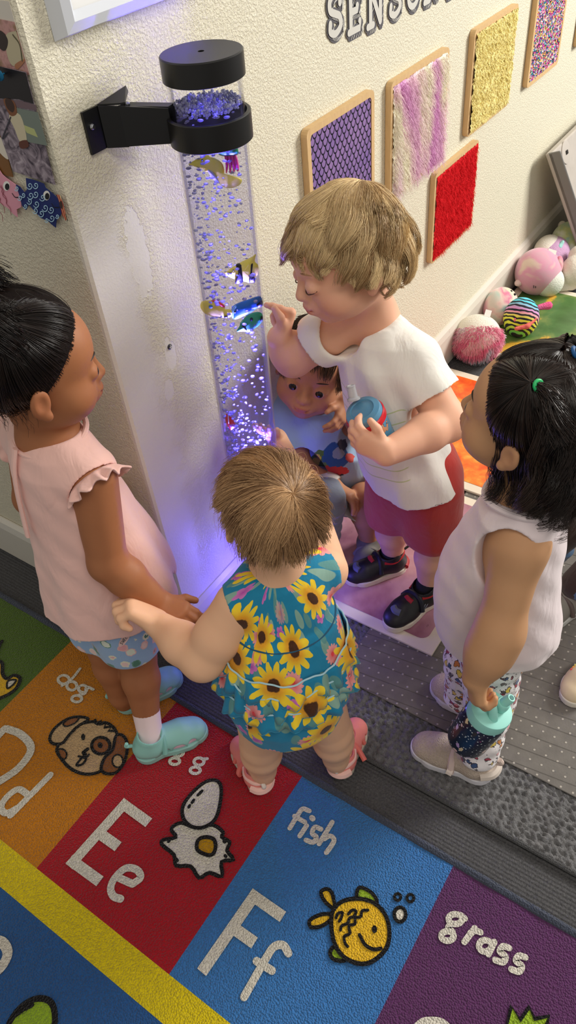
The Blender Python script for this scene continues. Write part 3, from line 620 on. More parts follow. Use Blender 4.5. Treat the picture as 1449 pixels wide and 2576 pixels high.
blk = flat(22, 20, 28, .5); wht = flat(240, 240, 236, .6)
eye = lambda x, y: [('f', [(x + 40 * math.cos(a) * .9, y + 52 * math.sin(a)) for a in np.linspace(0, 6.28, 14)[:-1]], wht, 0, True), ('f', [(x + 8 + 24 * math.cos(a), y + 8 + 36 * math.sin(a)) for a in np.linspace(0, 6.28, 14)[:-1]], blk, 0, True)]
wav = flat(150, 66, 84, .6)
card('paper_fish', [(-120, 1780), (0, 1775), (60, 1870), (100, 1905), (205, 1980), (245, 2085), (265, 2150), (262, 2220), (212, 2245), (222, 2330), (170, 2290), (130, 2240), (0, 2150), (-120, 2080)], flat(228, 160, 180, .6), 'pink paper fish with wavy lines at the left edge', 'paper fish', F_, .0048,
     extra=eye(108, 1990) + [('l', [(170, 2070), (200, 2110), (240, 2112)], blk, .0012, 0)] + [('l', [(x0, y0), (x0 + 30, y0 + 60), (x0 + 20, y0 + 110), (x0 + 60, y0 + 160), (x0 + 60, y0 + 200), (x0 + 100, y0 + 250), (x0 + 110, y0 + 320)], wav, .0008, 0) for x0, y0 in ((0, 1860), (-20, 1960), (-40, 2050), (50, 1980))])
sp = flat(176, 216, 240, .6)
def spiral(x, y, r): return ('l', [(x + r * t * math.cos(9 * t), y + 1.25 * r * t * math.sin(9 * t)) for t in np.linspace(.1, 1, 14)], sp, .0011, 0)
card('paper_fish', [(210, 1975), (255, 2000), (300, 2060), (330, 2030), (318, 1905), (400, 1925), (510, 1965), (530, 2010), (640, 2100), (700, 2170), (712, 2250), (690, 2310), (645, 2365), (640, 2440), (590, 2400), (560, 2370), (470, 2330), (350, 2190), (320, 2250), (275, 2200), (245, 2080)], flat(30, 46, 112, .6), 'navy blue paper fish with pale spirals on the side wall', 'paper fish', F_, .0055,
     extra=eye(545, 2090) + [spiral(*q) for q in ((365, 1985, 34), (430, 1980, 32), (375, 2090, 36), (430, 2075, 34), (505, 2110, 34), (365, 2150, 30), (440, 2180, 34), (535, 2220, 36), (600, 2240, 34), (430, 2250, 30), (495, 2280, 34), (608, 2330, 34), (668, 2310, 22), (230, 2010, 24), (265, 2110, 26), (325, 2200, 22), (555, 2350, 22), (305, 2080, 24))] + [('l', [(612, 2170), (640, 2210), (690, 2215)], blk, .0012, 0)])
m = NB('red_stripes'); w_ = m.math('SINE', m.math('MULTIPLY', m.xyz(m.co())[1], 1900.0)); rs = m.done(m.bsdf(m.mix(m.step(w_, .3, .8), srgb(176, 60, 48), srgb(226, 190, 140)), .6))
card('paper_fish', [(655, 2080), (690, 2090), (735, 2150), (790, 2180), (830, 2260), (888, 2395), (860, 2385), (795, 2300), (780, 2350), (750, 2360), (715, 2300), (700, 2230), (690, 2180)], rs, 'small red striped paper fish at the wall corner', 'paper fish', F_, .0062, extra=[('f', [(690, 2160), (720, 2150), (735, 2200), (715, 2230), (690, 2200)], flat(70, 50, 46), 0, True)])
a = LP(18, 182); a[0] = -.0045; b = MB(); A_ = np.array([[0, 0, -1], [0, 1, 0], [1, 0, 0]], float)
b.lathe([(.001, 0), (.001, .006), (.006, .0062), (.006, .008), (.0035, .009), (.003, .016), (.006, .0175), (.006, .0195)], a, 16, 0, A_); o = b.build('push_pin', flat(40, 110, 150, .25), None, True); tag(o, 'blue push pin stuck in the upper photo print', 'push pin'); at_base(o)
# ================================================================== BUBBLE TUBE
CR, CU, CB = RC[:, 0], RC[:, 1], RC[:, 2]         # the photo's right / up / towards the viewer, as room directions
def depth(p): return float(-(RC.T @ (np.asarray(p) - CAM))[2])
TX, TY, TR = .170, -.103, .0470
def lean(z): return V(.0100, -.0150, 0) * (z - 1.0)          # the tube leans a little
def leaned(o):
    me = o.data; n = len(me.vertices); a = np.zeros(n * 3, np.float32); me.vertices.foreach_get('co', a); a = a.reshape(-1, 3); z = a[:, 2] - .006
    a[:, 0] += .0100 * (z - 1.0); a[:, 1] += -.0150 * (z - 1.0); me.vertices.foreach_set('co', a.ravel()); me.update(); return o
black = flat(14, 14, 15, .38, .5); steel = flat(170, 172, 178, .2, .5, 1.0)
T_ = empty('bubble_tube', (TX, TY, -.006), 'tall clear bubble tube of water with blue glow and toy fish', 'bubble tube')
b = MB(); b.lathe([(TR + .003, 1.071), (TR + .0045, 1.072), (TR + .0045, 1.098), (TR + .003, 1.0995), (.004, 1.0995), (.004, 1.085)], (TX, TY, 0), 72); b.build('cap', black, T_, True)
m = NB('clear_acrylic'); fr = m.n('ShaderNodeLayerWeight'); fr.inputs[0].default_value = .12
tr = m.n('ShaderNodeBsdfTransparent'); tr.inputs[0].default_value = (.97, .97, .985, 1); gl = m.n('ShaderNodeBsdfGlossy'); gl.inputs[0].default_value = (1, 1, 1, 1); gl.inputs['Roughness'].default_value = .06
mx = m.n('ShaderNodeMixShader'); m.put(mx.inputs[0], m.math('MULTIPLY', fr.outputs['Fresnel'], .55)); m.t.links.new(tr.outputs[0], mx.inputs[1]); m.t.links.new(gl.outputs[0], mx.inputs[2]); acr = m.done(mx.outputs[0])
b = MB(); b.lathe([(TR, .05), (TR, 1.08)], (TX, TY, 0), 96, caps=(False, False)); b.build('acrylic_pipe', acr, T_, True)
m = NB('water'); fr = m.n('ShaderNodeLayerWeight'); fr.inputs[0].default_value = .1; tr = m.n('ShaderNodeBsdfTransparent'); tr.inputs[0].default_value = (.87, .87, .96, 1)
wn = m.bump(m.noise(m.mapv(m.co(), (1, 1, .12)), 90, 2), .35, .004); gl = m.n('ShaderNodeBsdfGlossy'); gl.inputs['Roughness'].default_value = .4; m.put(gl.inputs['Normal'], wn); m.put(gl.inputs[0], (.8, .82, 1, 1))
mx = m.n('ShaderNodeMixShader'); mx.inputs[0].default_value = .03; m.t.links.new(tr.outputs[0], mx.inputs[1]); m.t.links.new(gl.outputs[0], mx.inputs[2]); wat = m.done(mx.outputs[0])
WZ = 1.041
b = MB(); b.lathe([(TR - .003, .06), (TR - .003, WZ)], (TX, TY, 0), 64, caps=(True, False)); b.build('water', wat, T_, True)
zb0, zb1 = .998, 1.031
b = MB(); b.lathe([(TR + .002, zb0), (TR + .006, zb0), (TR + .007, zb0 + .001), (TR + .007, zb1 - .001), (TR + .006, zb1), (TR + .002, zb1), (TR + .0015, zb1 - .002), (TR + .0015, zb0 + .002), (TR + .002, zb0)], (TX, TY, 0), 72, caps=(False, False)); b.build('clamp_band', black, T_, True)
# bracket
br = MB(); zc = 1.014; hz = .0235
def wedge(p, q, th, zc0, zc1, h0, h1):
    p = np.asarray(p); q = np.asarray(q); t = nrm([q[0] - p[0], q[1] - p[1], 0]); nn = np.cross(t, V(0, 0, 1)) * th
    v = []
    for c, zc_, h in ((p, zc0, h0), (q, zc1, h1)):
        for s_ in (0, 1):
            for k in (-1, 1): v.append(V(c[0], c[1], zc_ + k * h) - nn * s_)
    br.add(v, [(0, 1, 3, 2), (4, 6, 7, 5), (0, 4, 5, 1), (2, 3, 7, 6), (0, 2, 6, 4), (1, 5, 7, 3)])
PZ = WP(228, 330)[2]
wedge(V(.052, -.001), V(.082, -.001), -.0035, PZ, PZ, .025, .025); wedge(V(.080, -.0035), V(.100, -.022), -.0035, PZ, PZ - .004, .025, .024); wedge(V(.098, -.020), V(.136, -.068), -.0035, PZ - .003, zc + .008, .024, .021)
br.prism([V(.080, -.003, PZ + .024), V(.135, -.003, PZ + .030), V(.137, -.003, PZ + .024), V(.105, -.026, PZ + .0215), V(.100, -.022, PZ + .0215)], V(0, 0, .002))
wedge(V(.112, -.020), V(.150, -.066), -.003, PZ - .003, zc + .008, .022, .020)
br.prism([V(.098, -.020, PZ + .0185), V(.114, -.020, PZ + .0185), V(.151, -.066, zc + .028), V(.136, -.068, zc + .028)], V(0, 0, .002))
br.build('wall_bracket', black, T_)
b = MB(); A_ = np.array([[1, 0, 0], [0, 0, -1], [0, 1, 0]], float); b.lathe([(.0042, 0), (.0042, .002), (.0025, .004)], V(.0615, -.0048, PZ + .006), 14, 0, A_); b.build('bolt', steel, T_, True)
b = MB(); b.lathe([(.004, 0), (.004, .0015), (.002, .003)], V(.109, -.025, PZ + .0195), 14); b.build('bolt', steel, T_, True)
b = MB(); b.lathe([(.062, 0), (.066, .004), (.066, .052), (.060, .058), (.047, .058), (.047, .062)], (TX, TY, -.006), 64); b.build('base', black, T_, True)
for c_ in list(T_.children):
    if not c_.name.startswith(('wall_bracket', 'bolt')): leaned(c_)
# bubbles and foam
m = NB('bubble'); fr = m.n('ShaderNodeLayerWeight'); fr.inputs[0].default_value = .35
tr = m.n('ShaderNodeBsdfTransparent'); tr.inputs[0].default_value = (.80, .82, 1, 1); tl = m.n('ShaderNodeBsdfTranslucent'); tl.inputs[0].default_value = (.78, .78, 1, 1); df = m.n('ShaderNodeBsdfDiffuse'); df.inputs[0].default_value = (.74, .74, 1, 1)
gl = m.n('ShaderNodeBsdfGlossy'); gl.inputs['Roughness'].default_value = .08
m1 = m.n('ShaderNodeMixShader'); m1.inputs[0].default_value = .3; m.t.links.new(tl.outputs[0], m1.inputs[1]); m.t.links.new(df.outputs[0], m1.inputs[2])
m2 = m.n('ShaderNodeMixShader'); m2.inputs[0].default_value = .72; m.t.links.new(tr.outputs[0], m2.inputs[1]); m.t.links.new(m1.outputs[0], m2.inputs[2])
m3 = m.n('ShaderNodeMixShader'); m.put(m3.inputs[0], m.math('MULTIPLY', fr.outputs['Fresnel'], .9)); m.t.links.new(m2.outputs[0], m3.inputs[1]); m.t.links.new(gl.outputs[0], m3.inputs[2]); bubm = m.done(m3.outputs[0])
def ico():
    t = (1 + 5 ** .5) / 2; v = np.array([(-1, t, 0), (1, t, 0), (-1, -t, 0), (1, -t, 0), (0, -1, t), (0, 1, t), (0, -1, -t), (0, 1, -t), (t, 0, -1), (t, 0, 1), (-t, 0, -1), (-t, 0, 1)], float); v /= np.linalg.norm(v[0])
    f = np.array([(0, 11, 5), (0, 5, 1), (0, 1, 7), (0, 7, 10), (0, 10, 11), (1, 5, 9), (5, 11, 4), (11, 10, 2), (10, 7, 6), (7, 1, 8), (3, 9, 4), (3, 4, 2), (3, 2, 6), (3, 6, 8), (3, 8, 9), (4, 9, 5), (2, 4, 11), (6, 2, 10), (8, 6, 7), (9, 8, 1)])
    V_ = list(map(tuple, v)); C_ = {}; F_ = []
    def mid(a, b_):
        k = (min(a, b_), max(a, b_))
        if k not in C_: q = nrm(np.add(V_[a], V_[b_])); C_[k] = len(V_); V_.append(tuple(q))
        return C_[k]
    for a, b_, c in f: ab, bc, ca = mid(a, b_), mid(b_, c), mid(c, a); F_ += [(a, ab, ca), (b_, bc, ab), (c, ca, bc), (ab, bc, ca)]
    return np.array(V_), np.array(F_)
IV, IFc = ico()
def blobs(name, P, Rr, mats, parent):
    n = len(P); v = (P[:, None, :] + IV[None] * Rr[:, None, :]).reshape(-1, 3); f = (IFc[None] + (np.arange(n) * len(IV))[:, None, None]).reshape(-1, 3); o = mk(name, v, f, mats, parent); o['kind'] = 'stuff'; return leaned(o)
r_ = np.random.default_rng(5); N = 1350
zz = .08 + (WZ - .09) * r_.uniform(0, 1, N) ** 1.15; a = r_.uniform(0, 2 * PI, N); rr = (TR - .0065) * np.sqrt(r_.uniform(0, 1, N)) ** .6
left = r_.uniform(0, 1, N) < .38; a[left] = math.atan2(.829, -.554) + r_.normal(0, .7, left.sum())
s_ = r_.uniform(.0008, .0022, N); P = np.stack([TX + rr * np.cos(a), TY + rr * np.sin(a), zz], 1); blobs('bubbles', P, np.stack([s_ * r_.uniform(1, 2.4, N), s_ * r_.uniform(1, 2.4, N), s_ * .85], 1), bubm, T_)
N = 900; a = r_.uniform(0, 2 * PI, N); rr = (TR - .005) * np.sqrt(r_.uniform(0, 1, N)); s_ = r_.uniform(.0009, .0024, N)
blobs('foam', np.stack([TX + rr * np.cos(a), TY + rr * np.sin(a), WZ + r_.uniform(-.004, .004, N)], 1), np.stack([s_, s_, s_], 1), bubm, T_)
# power lead
lead = [FP(522, 1545, .03), FP(498, 1560, .004), FP(474, 1582, .003), FP(455, 1610, .002), FP(440, 1632, .002)]
b = MB(); b.tube(spline([V(TX - .03, TY - .05, .01)] + lead, 8), .003, 8); b.build('power_lead', flat(12, 12, 13, .5), T_, True)
# toy fish floating inside
def puffy(name, parts, origin, label, th=.006, s_=1.0):
    """parts: (outline in photo pixels, material, extra bulge); built as a rounded solid on the tube's middle plane"""
    b = MB(); mats = []
    D = nrm([CB[0], CB[1], 0]); D = nrm(CB * .6 + D * .4)
    for out, mt, ex in parts:
        if mt not in mats: mats.append(mt)
        P = np.array([pt(x, y) for x, y in out]); P = spline(P, 4, True); c = P.mean(0); n = len(P); v = []; sg = []
        for k, t in ((1.0, 0), (.86, .62), (.55, .93), (.0, 1.0)):
            for s2 in (1, -1):
                v += [c + (p - c) * k + D * s2 * (th * t + ex) for p in P]
        f = []
        for i in range(n):
            j = (i + 1) % n
            for r in range(3):
                A0, A1 = (2 * r) * n, (2 * r + 2) * n; f += [(A0 + i, A0 + j, A1 + j, A1 + i), (A0 + n + j, A0 + n + i, A1 + n + i, A1 + n + j)]
            f.append((i, n + i, n + j, j))
        b.add(v, f, mats.index(mt))
    o = b.build(name, mats, None, True); tag(o, label, 'toy fish', 'toy fish floating in the bubble tube'); at_base(o); return o
FZ = lambda x, y: (400 + x / 2.863, 350 + y / 2.863)
def pt(x, y):
    x, y = FZ(x, y); r = ray(x, y); n = V(CB[0], CB[1], 0); t = ((V(TX - .003, TY + .005, 0) - CAM) @ n + off[0]) / (r @ n); return CAM + t * r
off = [.0]
Y_, YB, BK, BL, GN, PKc, RD, OR = flat(255, 240, 96, .35), flat(255, 244, 140, .35), flat(18, 18, 20, .4), flat(28, 112, 190, .35), flat(40, 160, 120, .35), flat(240, 60, 160, .35), flat(230, 60, 44, .35), flat(240, 150, 40, .35)
el = lambda x, y, rx, ry: [(x + rx * math.cos(a), y + ry * math.sin(a)) for a in np.linspace(0, 2 * PI, 10, endpoint=False)]
puffy('toy_seahorse', [([(210, 182), (260, 150), (300, 130), (315, 97), (350, 105), (365, 125), (410, 140), (455, 175), (470, 230), (465, 280), (485, 318), (530, 325), (572, 308), (560, 292), (520, 296), (500, 312), (490, 300), (530, 275), (580, 280), (597, 300), (580, 330), (530, 352), (470, 348), (430, 310), (400, 265), (370, 240), (330, 230), (335, 195), (300, 180), (255, 182)], Y_, 0), (el(313, 157, 9, 9), BK, .003), ([(345, 215), (380, 225), (425, 285), (430, 320), (380, 280)], flat(190, 190, 215, .4), .001)], None, 'yellow toy seahorse with curled tail high in the bubble tube')
puffy('toy_jellyfish', [([(430, 110), (438, 70), (470, 45), (520, 35), (560, 50), (572, 100), (545, 118), (490, 125)], flat(36, 150, 84, .35), .004)] + [([(470 + i * 22, 112), (490 + i * 22, 112), (500 + i * 24, 170), (492 + i * 28, 235 - i * 4), (482 + i * 26, 240 - i * 4), (478 + i * 22, 170)], PKc, 0) for i in range(4)], None, 'toy jellyfish with green bell and pink tentacles')
puffy('toy_angelfish', [([(467, 963), (500, 945), (520, 925), (560, 905), (600, 880), (665, 850), (698, 827), (690, 880), (715, 910), (712, 970), (690, 1000), (690, 1030), (650, 1035), (610, 1025), (560, 1030), (545, 1010), (500, 990)], Y_, 0), ([(553, 905), (590, 895), (605, 930), (608, 1025), (548, 1038), (568, 960)], BK, .0012), ([(660, 895), (678, 890), (672, 960), (690, 1000), (690, 1030), (655, 1035), (645, 1015), (655, 950)], BK, .0012), (el(537, 947, 7, 7), BK, .003), ([(490, 960), (510, 968), (530, 955), (520, 978), (500, 975)], BK, .002)], None, 'yellow toy angelfish with black bands, midway up the tube')
puffy('toy_fish', [([(300, 1185), (320, 1165), (380, 1162), (430, 1170), (470, 1200), (480, 1235), (510, 1225), (528, 1250), (515, 1280), (470, 1285), (430, 1285), (380, 1275), (330, 1255), (302, 1220)], Y_, 0), ([(375, 1160), (430, 1166), (475, 1200), (465, 1215), (420, 1185)], RD, .001), (el(374, 1205, 18, 16), flat(90, 150, 190, .4), .0025), ([(465, 1280), (485, 1290), (500, 1275), (480, 1270)], BK, .001)], None, 'yellow toy fish with blue spot and red fin edge')
off[0] = -.010
puffy('toy_fish', [([(520, 1240), (530, 1205), (570, 1180), (640, 1155), (730, 1132), (740, 1200), (700, 1220), (660, 1250), (590, 1285), (545, 1298), (525, 1280)], BL, 0), ([(700, 1190), (742, 1160), (745, 1200), (710, 1215)], BK, .001), ([(520, 1240), (535, 1205), (560, 1195), (545, 1240), (535, 1290), (522, 1275)], flat(120, 180, 225, .4), .001), (el(547, 1245, 9, 9), BK, .003)], None, 'blue toy fish with pale face beside the pointing finger')
off[0] = .012
puffy('toy_fish', [([(560, 1385), (580, 1345), (590, 1315), (640, 1265), (700, 1245), (740, 1255), (748, 1300), (720, 1340), (680, 1370), (650, 1392), (610, 1385)], GN, 0), (el(666, 1297, 14, 16), BK, .002), ([(600, 1335), (625, 1345), (635, 1380), (618, 1378), (610, 1355), (598, 1352)], BK, .0015), ([(735, 1270), (748, 1285), (742, 1310), (728, 1320)], BK, .001)], None, 'green toy fish with black spot below the blue one')
off[0] = .0
puffy('toy_fish', [([(478, 1990), (495, 1978), (520, 2000), (540, 2035), (553, 2065), (540, 2085), (515, 2098), (490, 2060), (478, 2025)], RD, 0), ([(495, 1985), (503, 1985), (508, 2050), (498, 2050)], flat(240, 235, 230, .4), .001), ([(500, 2050), (540, 2045), (550, 2070), (520, 2080)], flat(190, 120, 220, .4), .0012)], None, 'small red toy fish low in the bubble tube')
# crumpled white sheet beside the base
gx, gy = np.meshgrid(np.linspace(.035, .135, 60), np.linspace(-.16, -.055, 60)); gz = .045 + .35 * (gx - .06) + noise2(gx, gy, 12, [(60, .022), (130, .008)])
gz = np.maximum(gz, .004) - .0
wv = np.stack([gx, gy, gz], -1).reshape(-1, 3)
o = mk('crumpled_sheet', wv, grid(60, 60), flat(226, 222, 226, .7), None, True); so = o.modifiers.new('thick', 'SOLIDIFY'); so.thickness = .0015; tag(o, 'crumpled white paper sheet on the floor at the tube base', 'paper'); at_base(o)

# ================================================================== BOTTLES
def frame_z(ax, ref):
    ax = nrm(ax); x = nrm(np.cross(ref, ax)); return np.stack([x, np.cross(ax, x), ax], 1)
def sippy():
    ax = nrm(-.42 * CR + .50 * CU + .70 * CB); A = frame_z(ax, CR); top = FP(912, 1032, .600)
    c = top - ax * .105
    e = empty('sippy_cup', c, 'light blue sippy cup with red collar held against the white t-shirt', 'cup')
    bm = NB('cup_print'); o = bm.co(); n = bm.noise(o, 42, 2, .5, .4); bm = bm.done(bm.bsdf(bm.ramp(n, [(0, srgb(92, 162, 204)), (.58, srgb(92, 162, 204)), (.585, srgb(70, 78, 96)), (.605, srgb(224, 168, 130)), (.68, srgb(224, 168, 130)), (.69, srgb(92, 162, 204))]), .25, None, .5))
    b = MB(); b.lathe([(.022, 0), (.0265, .003), (.0275, .03), (.0295, .06), (.0305, .086)], c, 48, 0, A); b.build('cup_body', bm, e, True)
    b = MB(); b.lathe([(.0305, .083), (.0325, .084), (.0325, .094), (.0305, .096), (.0300, .0955)], c, 48, 0, A); b.build('collar', flat(206, 26, 44, .3, .5), e, True)
    lm = NB('cup_lid'); lm = lm.done(lm.bsdf(srgb(96, 154, 190), .25, None, .5, 0, Transmission_Weight=.15))
    b = MB(); b.lathe([(.0300, .094), (.0300, .1), (.028, .105), (.020, .1085), (.018, .107), (.008, .1095), (.0005, .1095)], c, 48, 0, A); b.build('lid', lm, e, True)
    sm = NB('clear_spout'); sm = sm.done(sm.bsdf((.86, .88, .93, 1), .2, None, .5, 0, Transmission_Weight=.5)); d = nrm(-.25 * CR + .9 * CU + .35 * CB)
    p0 = FP(889, 1000, .612) ; b = MB(); A2 = frame_z(d, CR); b.lathe([(.0105, 0), (.0105, .003), (.0075, .005), (.0068, .020), (.0078, .023), (.0055, .024), (.004, .02)], p0 - d * .004, 28, 0, A2); b.build('spout', sm, e, True)
    q = c + A @ V(0, 0, .06); b = MB()
    return e, c, ax
SIPPY = sippy()
def flask():
    ax = nrm(.16 * CR + .60 * CU + .72 * CB); A = frame_z(ax, CR); bot = FP(1172, 1862, .165)
    c = bot; e = empty('drink_bottle', c, 'navy patterned drink bottle with mint flip lid held by the child in tank top', 'bottle'); R_ = .0345
    m = NB('sea_print'); o = m.co(); z = m.xyz(m.mapv(o, (1, 1, 1)))[2]
    wv = m.vmath('ADD', o, m.vmath('SCALE', m.noise(o, 60, 2, col=True), None)) if False else o
    v1 = m.vor(m.mapv(o, (70, 70, 46)), 1.0); k = m.xyz(v1[1]); d1 = m.math('ADD', v1[0], m.math('MULTIPLY', m.math('SUBTRACT', m.noise(o, 130, 2), .5), .6))
    ms = m.math('MULTIPLY', m.math('SUBTRACT', 1.0, m.step(d1, .26, .30)), m.step(k[0], .25, .26))
    v2 = m.vor(o, 190); d2 = m.math('SUBTRACT', 1.0, m.step(v2[0], .22, .28)); d2 = m.math('MULTIPLY', d2, m.step(m.xyz(v2[1])[1], .45, .46))
    cc = m.ramp(k[1], [(0, srgb(190, 160, 210)), (.25, srgb(232, 196, 190)), (.45, srgb(150, 200, 214)), (.62, srgb(222, 200, 160)), (.78, srgb(208, 190, 222)), (.92, srgb(226, 110, 160))], 'CONSTANT')
    col = m.mix(d2, srgb(22, 32, 54), srgb(206, 214, 216)); col = m.mix(ms, col, cc); bm = m.done(m.bsdf(col, .2, None, .6))
    b = MB(); b.lathe([(.027, 0), (.0325, .004), (R_, .012), (R_, .088), (.033, .096), (.031, .098)], c, 56, 0, A); b.build('flask_body', bm, e, True)
    mint = flat(152, 218, 208, .5, .4)
    b = MB(); b.lathe([(.0335, .096), (.0335, .114), (.0325, .1165), (.029, .1175), (.0005, .1175)], c, 56, 0, A); b.build('lid', mint, e, True)
    top = c + ax * .1175; b = MB()
    # spout block, then carry loop
    s0 = top + CR * .013 + CU * .004; b.tube([s0 - ax * .002, s0 + ax * .004, s0 + ax * .012, s0 + ax * .0145], [.0105, .0112, .0108, .009], 20); b.tube([s0 + ax * .010, s0 + ax * .014 + CR * .001, s0 + ax * .028 + CR * .005, s0 + ax * .030 + CR * .0055], [.0085, .0078, .0070, .0060], 16); b.build('flip_spout', mint, e, True)
    b = MB(); b.tube([s0 + ax * .0298 + CR * .0055, s0 + ax * .0306 + CR * .0057], .0038, 14); b.build('spout_hole', flat(60, 120, 115, .6), e)
    b = MB(); L = [top - CR * .001 - CU * .024 + CB * .0, top - CR * .004 - CU * .018 + ax * .016, top - CR * .008 - CU * .004 + ax * .021, top - CR * .012 + CU * .012 + ax * .018, top - CR * .010 + CU * .022 + ax * .004]
    b.tube(spline(L, 8), .0058, 10, sx=1.3); b.build('carry_loop', mint, e, True)
    return e, c, ax, L
FLASK = flask()

# ================================================================== PLUSH TOYS
def tiedye(name, cols, sc_=16, seed=0.0):
    m = NB(name); o = m.co(); n = m.noise(m.mapv(o, (1, 1, 1), (seed, seed, 0)), sc_, 3, .5, .6)
    c = m.ramp(n, [(.3 + .4 * i / (len(cols) - 1), srgb(*q)) for i, q in enumerate(cols)]); sh = m.bsdf(c, .9, m.bump(m.noise(o, 380, 2), .25, .001), .1); m.last.inputs['Sheen Weight'].default_value = .4; return m.done(sh)
def fluff(name, c0, c1, rough=.95): m = NB(name); o = m.co(); sh = m.bsdf(m.mix(m.noise(o, 45, 3), srgb(*c0), srgb(*c1)), rough, m.bump(m.noise(o, 300, 3), .9, .003), .1); return m.done(sh)
GP = 'plush toys along the baseboard'
def plush(px, py, rpx, label, mat, asp=(1, 1, .85), yaw=0.0, h=.003, z=None):
    p = FP(px, py, .06); r = rpx * depth(p) / FPX; p = FP(px, py, r * asp[2] if z is None else z); r = rpx * depth(p) / FPX
    gz = .0115 if p[0] > 1.28 else -.006
    p[2] = gz + r * asp[2] - .002; e = empty('plush_toy', (p[0], p[1], gz), label, 'plush toy', GP)
    Rz = np.array([[math.cos(yaw), -math.sin(yaw), 0], [math.sin(yaw), math.cos(yaw), 0], [0, 0, 1]]); return e, p, r, Rz
def pell(e, name, c, r, R, mat, h=.003): v = Vol(np.array(c) - np.max(r) * 1.2, np.array(c) + np.max(r) * 1.2, h); v.ell(c, r, R); return v.build(name, mat, e, 1)
white = fluff('white_plush', (226, 218, 204), (238, 232, 220))
# 1 fluffy pink
e, p, r, R = plush(1200, 852, 58, 'cream plush with shaggy pink and blue fur, nearest along the baseboard', white); v = Vol(p - r * 1.3, p + r * 1.3, .003); v.ell(p, (r, r, r * .88)); v.build('body', white, e)
pf = tiedye('pink_shag', [(190, 206, 214), (226, 150, 170), (222, 100, 140), (236, 180, 190)], 14, 1.0); b = MB(); r2 = np.random.default_rng(3); d = -r * 0.1
vd = nrm(CAM - p); N_ = []; 
while len(N_) < 2400:
    n = nrm(r2.normal(0, 1, 3))
    if n @ nrm(CB * .7 - CU * .75) > .12 and n @ CU < .30: N_.append(n)
fur_strands(b, [p + V(n[0] * r, n[1] * r, n[2] * r * .88) * .97 for n in N_], N_, .017, .0011, 4, .4, .5); o = b.build('shaggy_fur', pf, e, True); o['kind'] = 'stuff'
q = p - CR * r * .85 - CU * r * .45 - CB * r * .1; pell(e, 'paw', q, (.014, .014, .013), None, white); pell(e, 'paw', p + CR * r * .92 - CU * .1 * r, (.010, .010, .015), None, white)
def cloth_tag(e, c, d1, d2, w, l):
    b = MB(); b.prism([c - d1 * w, c + d1 * w, c + d1 * w + d2 * l, c - d1 * w + d2 * l], CB * .0008); b.build('sewn_tag', flat(240, 238, 232, .7), e)
cloth_tag(e, p + CR * r * .30 + CU * r * .72 + CB * r * .45, nrm(CR - .25 * CU), nrm(CU + .3 * CR), .009, .020)
# 2 tie-dye cream
m2 = tiedye('pastel_dye', [(170, 200, 190), (226, 200, 190), (214, 120, 150), (232, 214, 190), (196, 160, 196)], 11, 2.0)
e, p, r, R = plush(1258, 778, 46, 'pastel tie-dye round plush against the baseboard behind the zebra one', m2); v = Vol(p - r * 1.5, p + r * 1.5, .003); v.ell(p, (r * 1.12, r * .9, r)); v.build('body', m2, e)
f_ = p + nrm(CR * .5 + CU * .8 + CB * .5) * r * .9; pell(e, 'face', p + (f_ - p) * .35, (r * .74, r * .62, r * .72), None, fluff('cream_face', (232, 214, 182), (240, 224, 196)))
for s2 in (-1, 1): pell(e, 'eye', p + nrm(CR * (.55 + .10 * s2) + CU * (.62 - .10 * s2) + CB * .68) * r * .99, (.004,) * 3, None, flat(20, 20, 24, .3), .001)
# 3 zebra
m = NB('zebra_rainbow'); o_ = m.co(); dd = m.vmath('ADD', m.mapv(o_, (1, 1, 1)), m.vmath('MULTIPLY', m.noise(o_, 18, 2, col=True), (.03, .03, .03))); z_ = m.vmath('DOT_PRODUCT', dd, tuple(nrm(CU * .9 + CR * .25)))
st = m.math('SINE', m.math('MULTIPLY', z_, 560.0)); col = m.ramp(m.math('ADD', m.math('MULTIPLY', z_, 7.0), .40), [(.0, srgb(90, 200, 130)), (.25, srgb(50, 140, 210)), (.42, srgb(120, 210, 90)), (.55, srgb(226, 232, 70)), (.72, srgb(230, 226, 80)), (.85, srgb(236, 130, 200)), (1, srgb(90, 200, 220))]); zb = m.done(m.bsdf(m.mix(m.step(st, -.25, .05), srgb(34, 32, 42), col), .85))
e, p, r, R = plush(1310, 806, 46, 'black and neon striped zebra plush with pink tail', zb, (1, 1, 1.0)); v = Vol(p - r * 1.5, p + r * 1.5, .003); v.ell(p, (r * .95, r * .95, r * 1.12)); v.build('body', zb, e)
hot = fluff('hot_pink_plush', (230, 80, 140), (244, 130, 170)); q = p + CR * r * .95 + CU * r * .55; v = Vol(q - .05, q + .06, .002); v.cone(q, q + CR * .03 + CU * .006, .008, .012).warp(lambda x, y, z: .0018 * np.sin(700 * x) * np.sin(640 * y + 3) * np.sin(710 * z)); v.build('tail', hot, e)
q = p - CU * r * .55 + CB * r * .7; v = Vol(q - .05, q + .05, .002); v.chain([q - CR * .026 - CU * .012, q + CR * .005 - CU * .006 + CB * .004, q + CR * .03 + CU * .016], [.006, .007, .005]).warp(lambda x, y, z: .0014 * np.sin(800 * x) * np.sin(760 * y + 3) * np.sin(810 * z)); v.build('mane', fluff('coral_plush', (226, 90, 110), (240, 140, 110)), e)
q = p - CR * r * .52 - CU * r * .3 + CB * r * .66; pell(e, 'ear', q, (.005, .005, .009), None, flat(236, 110, 140, .8), .0015)
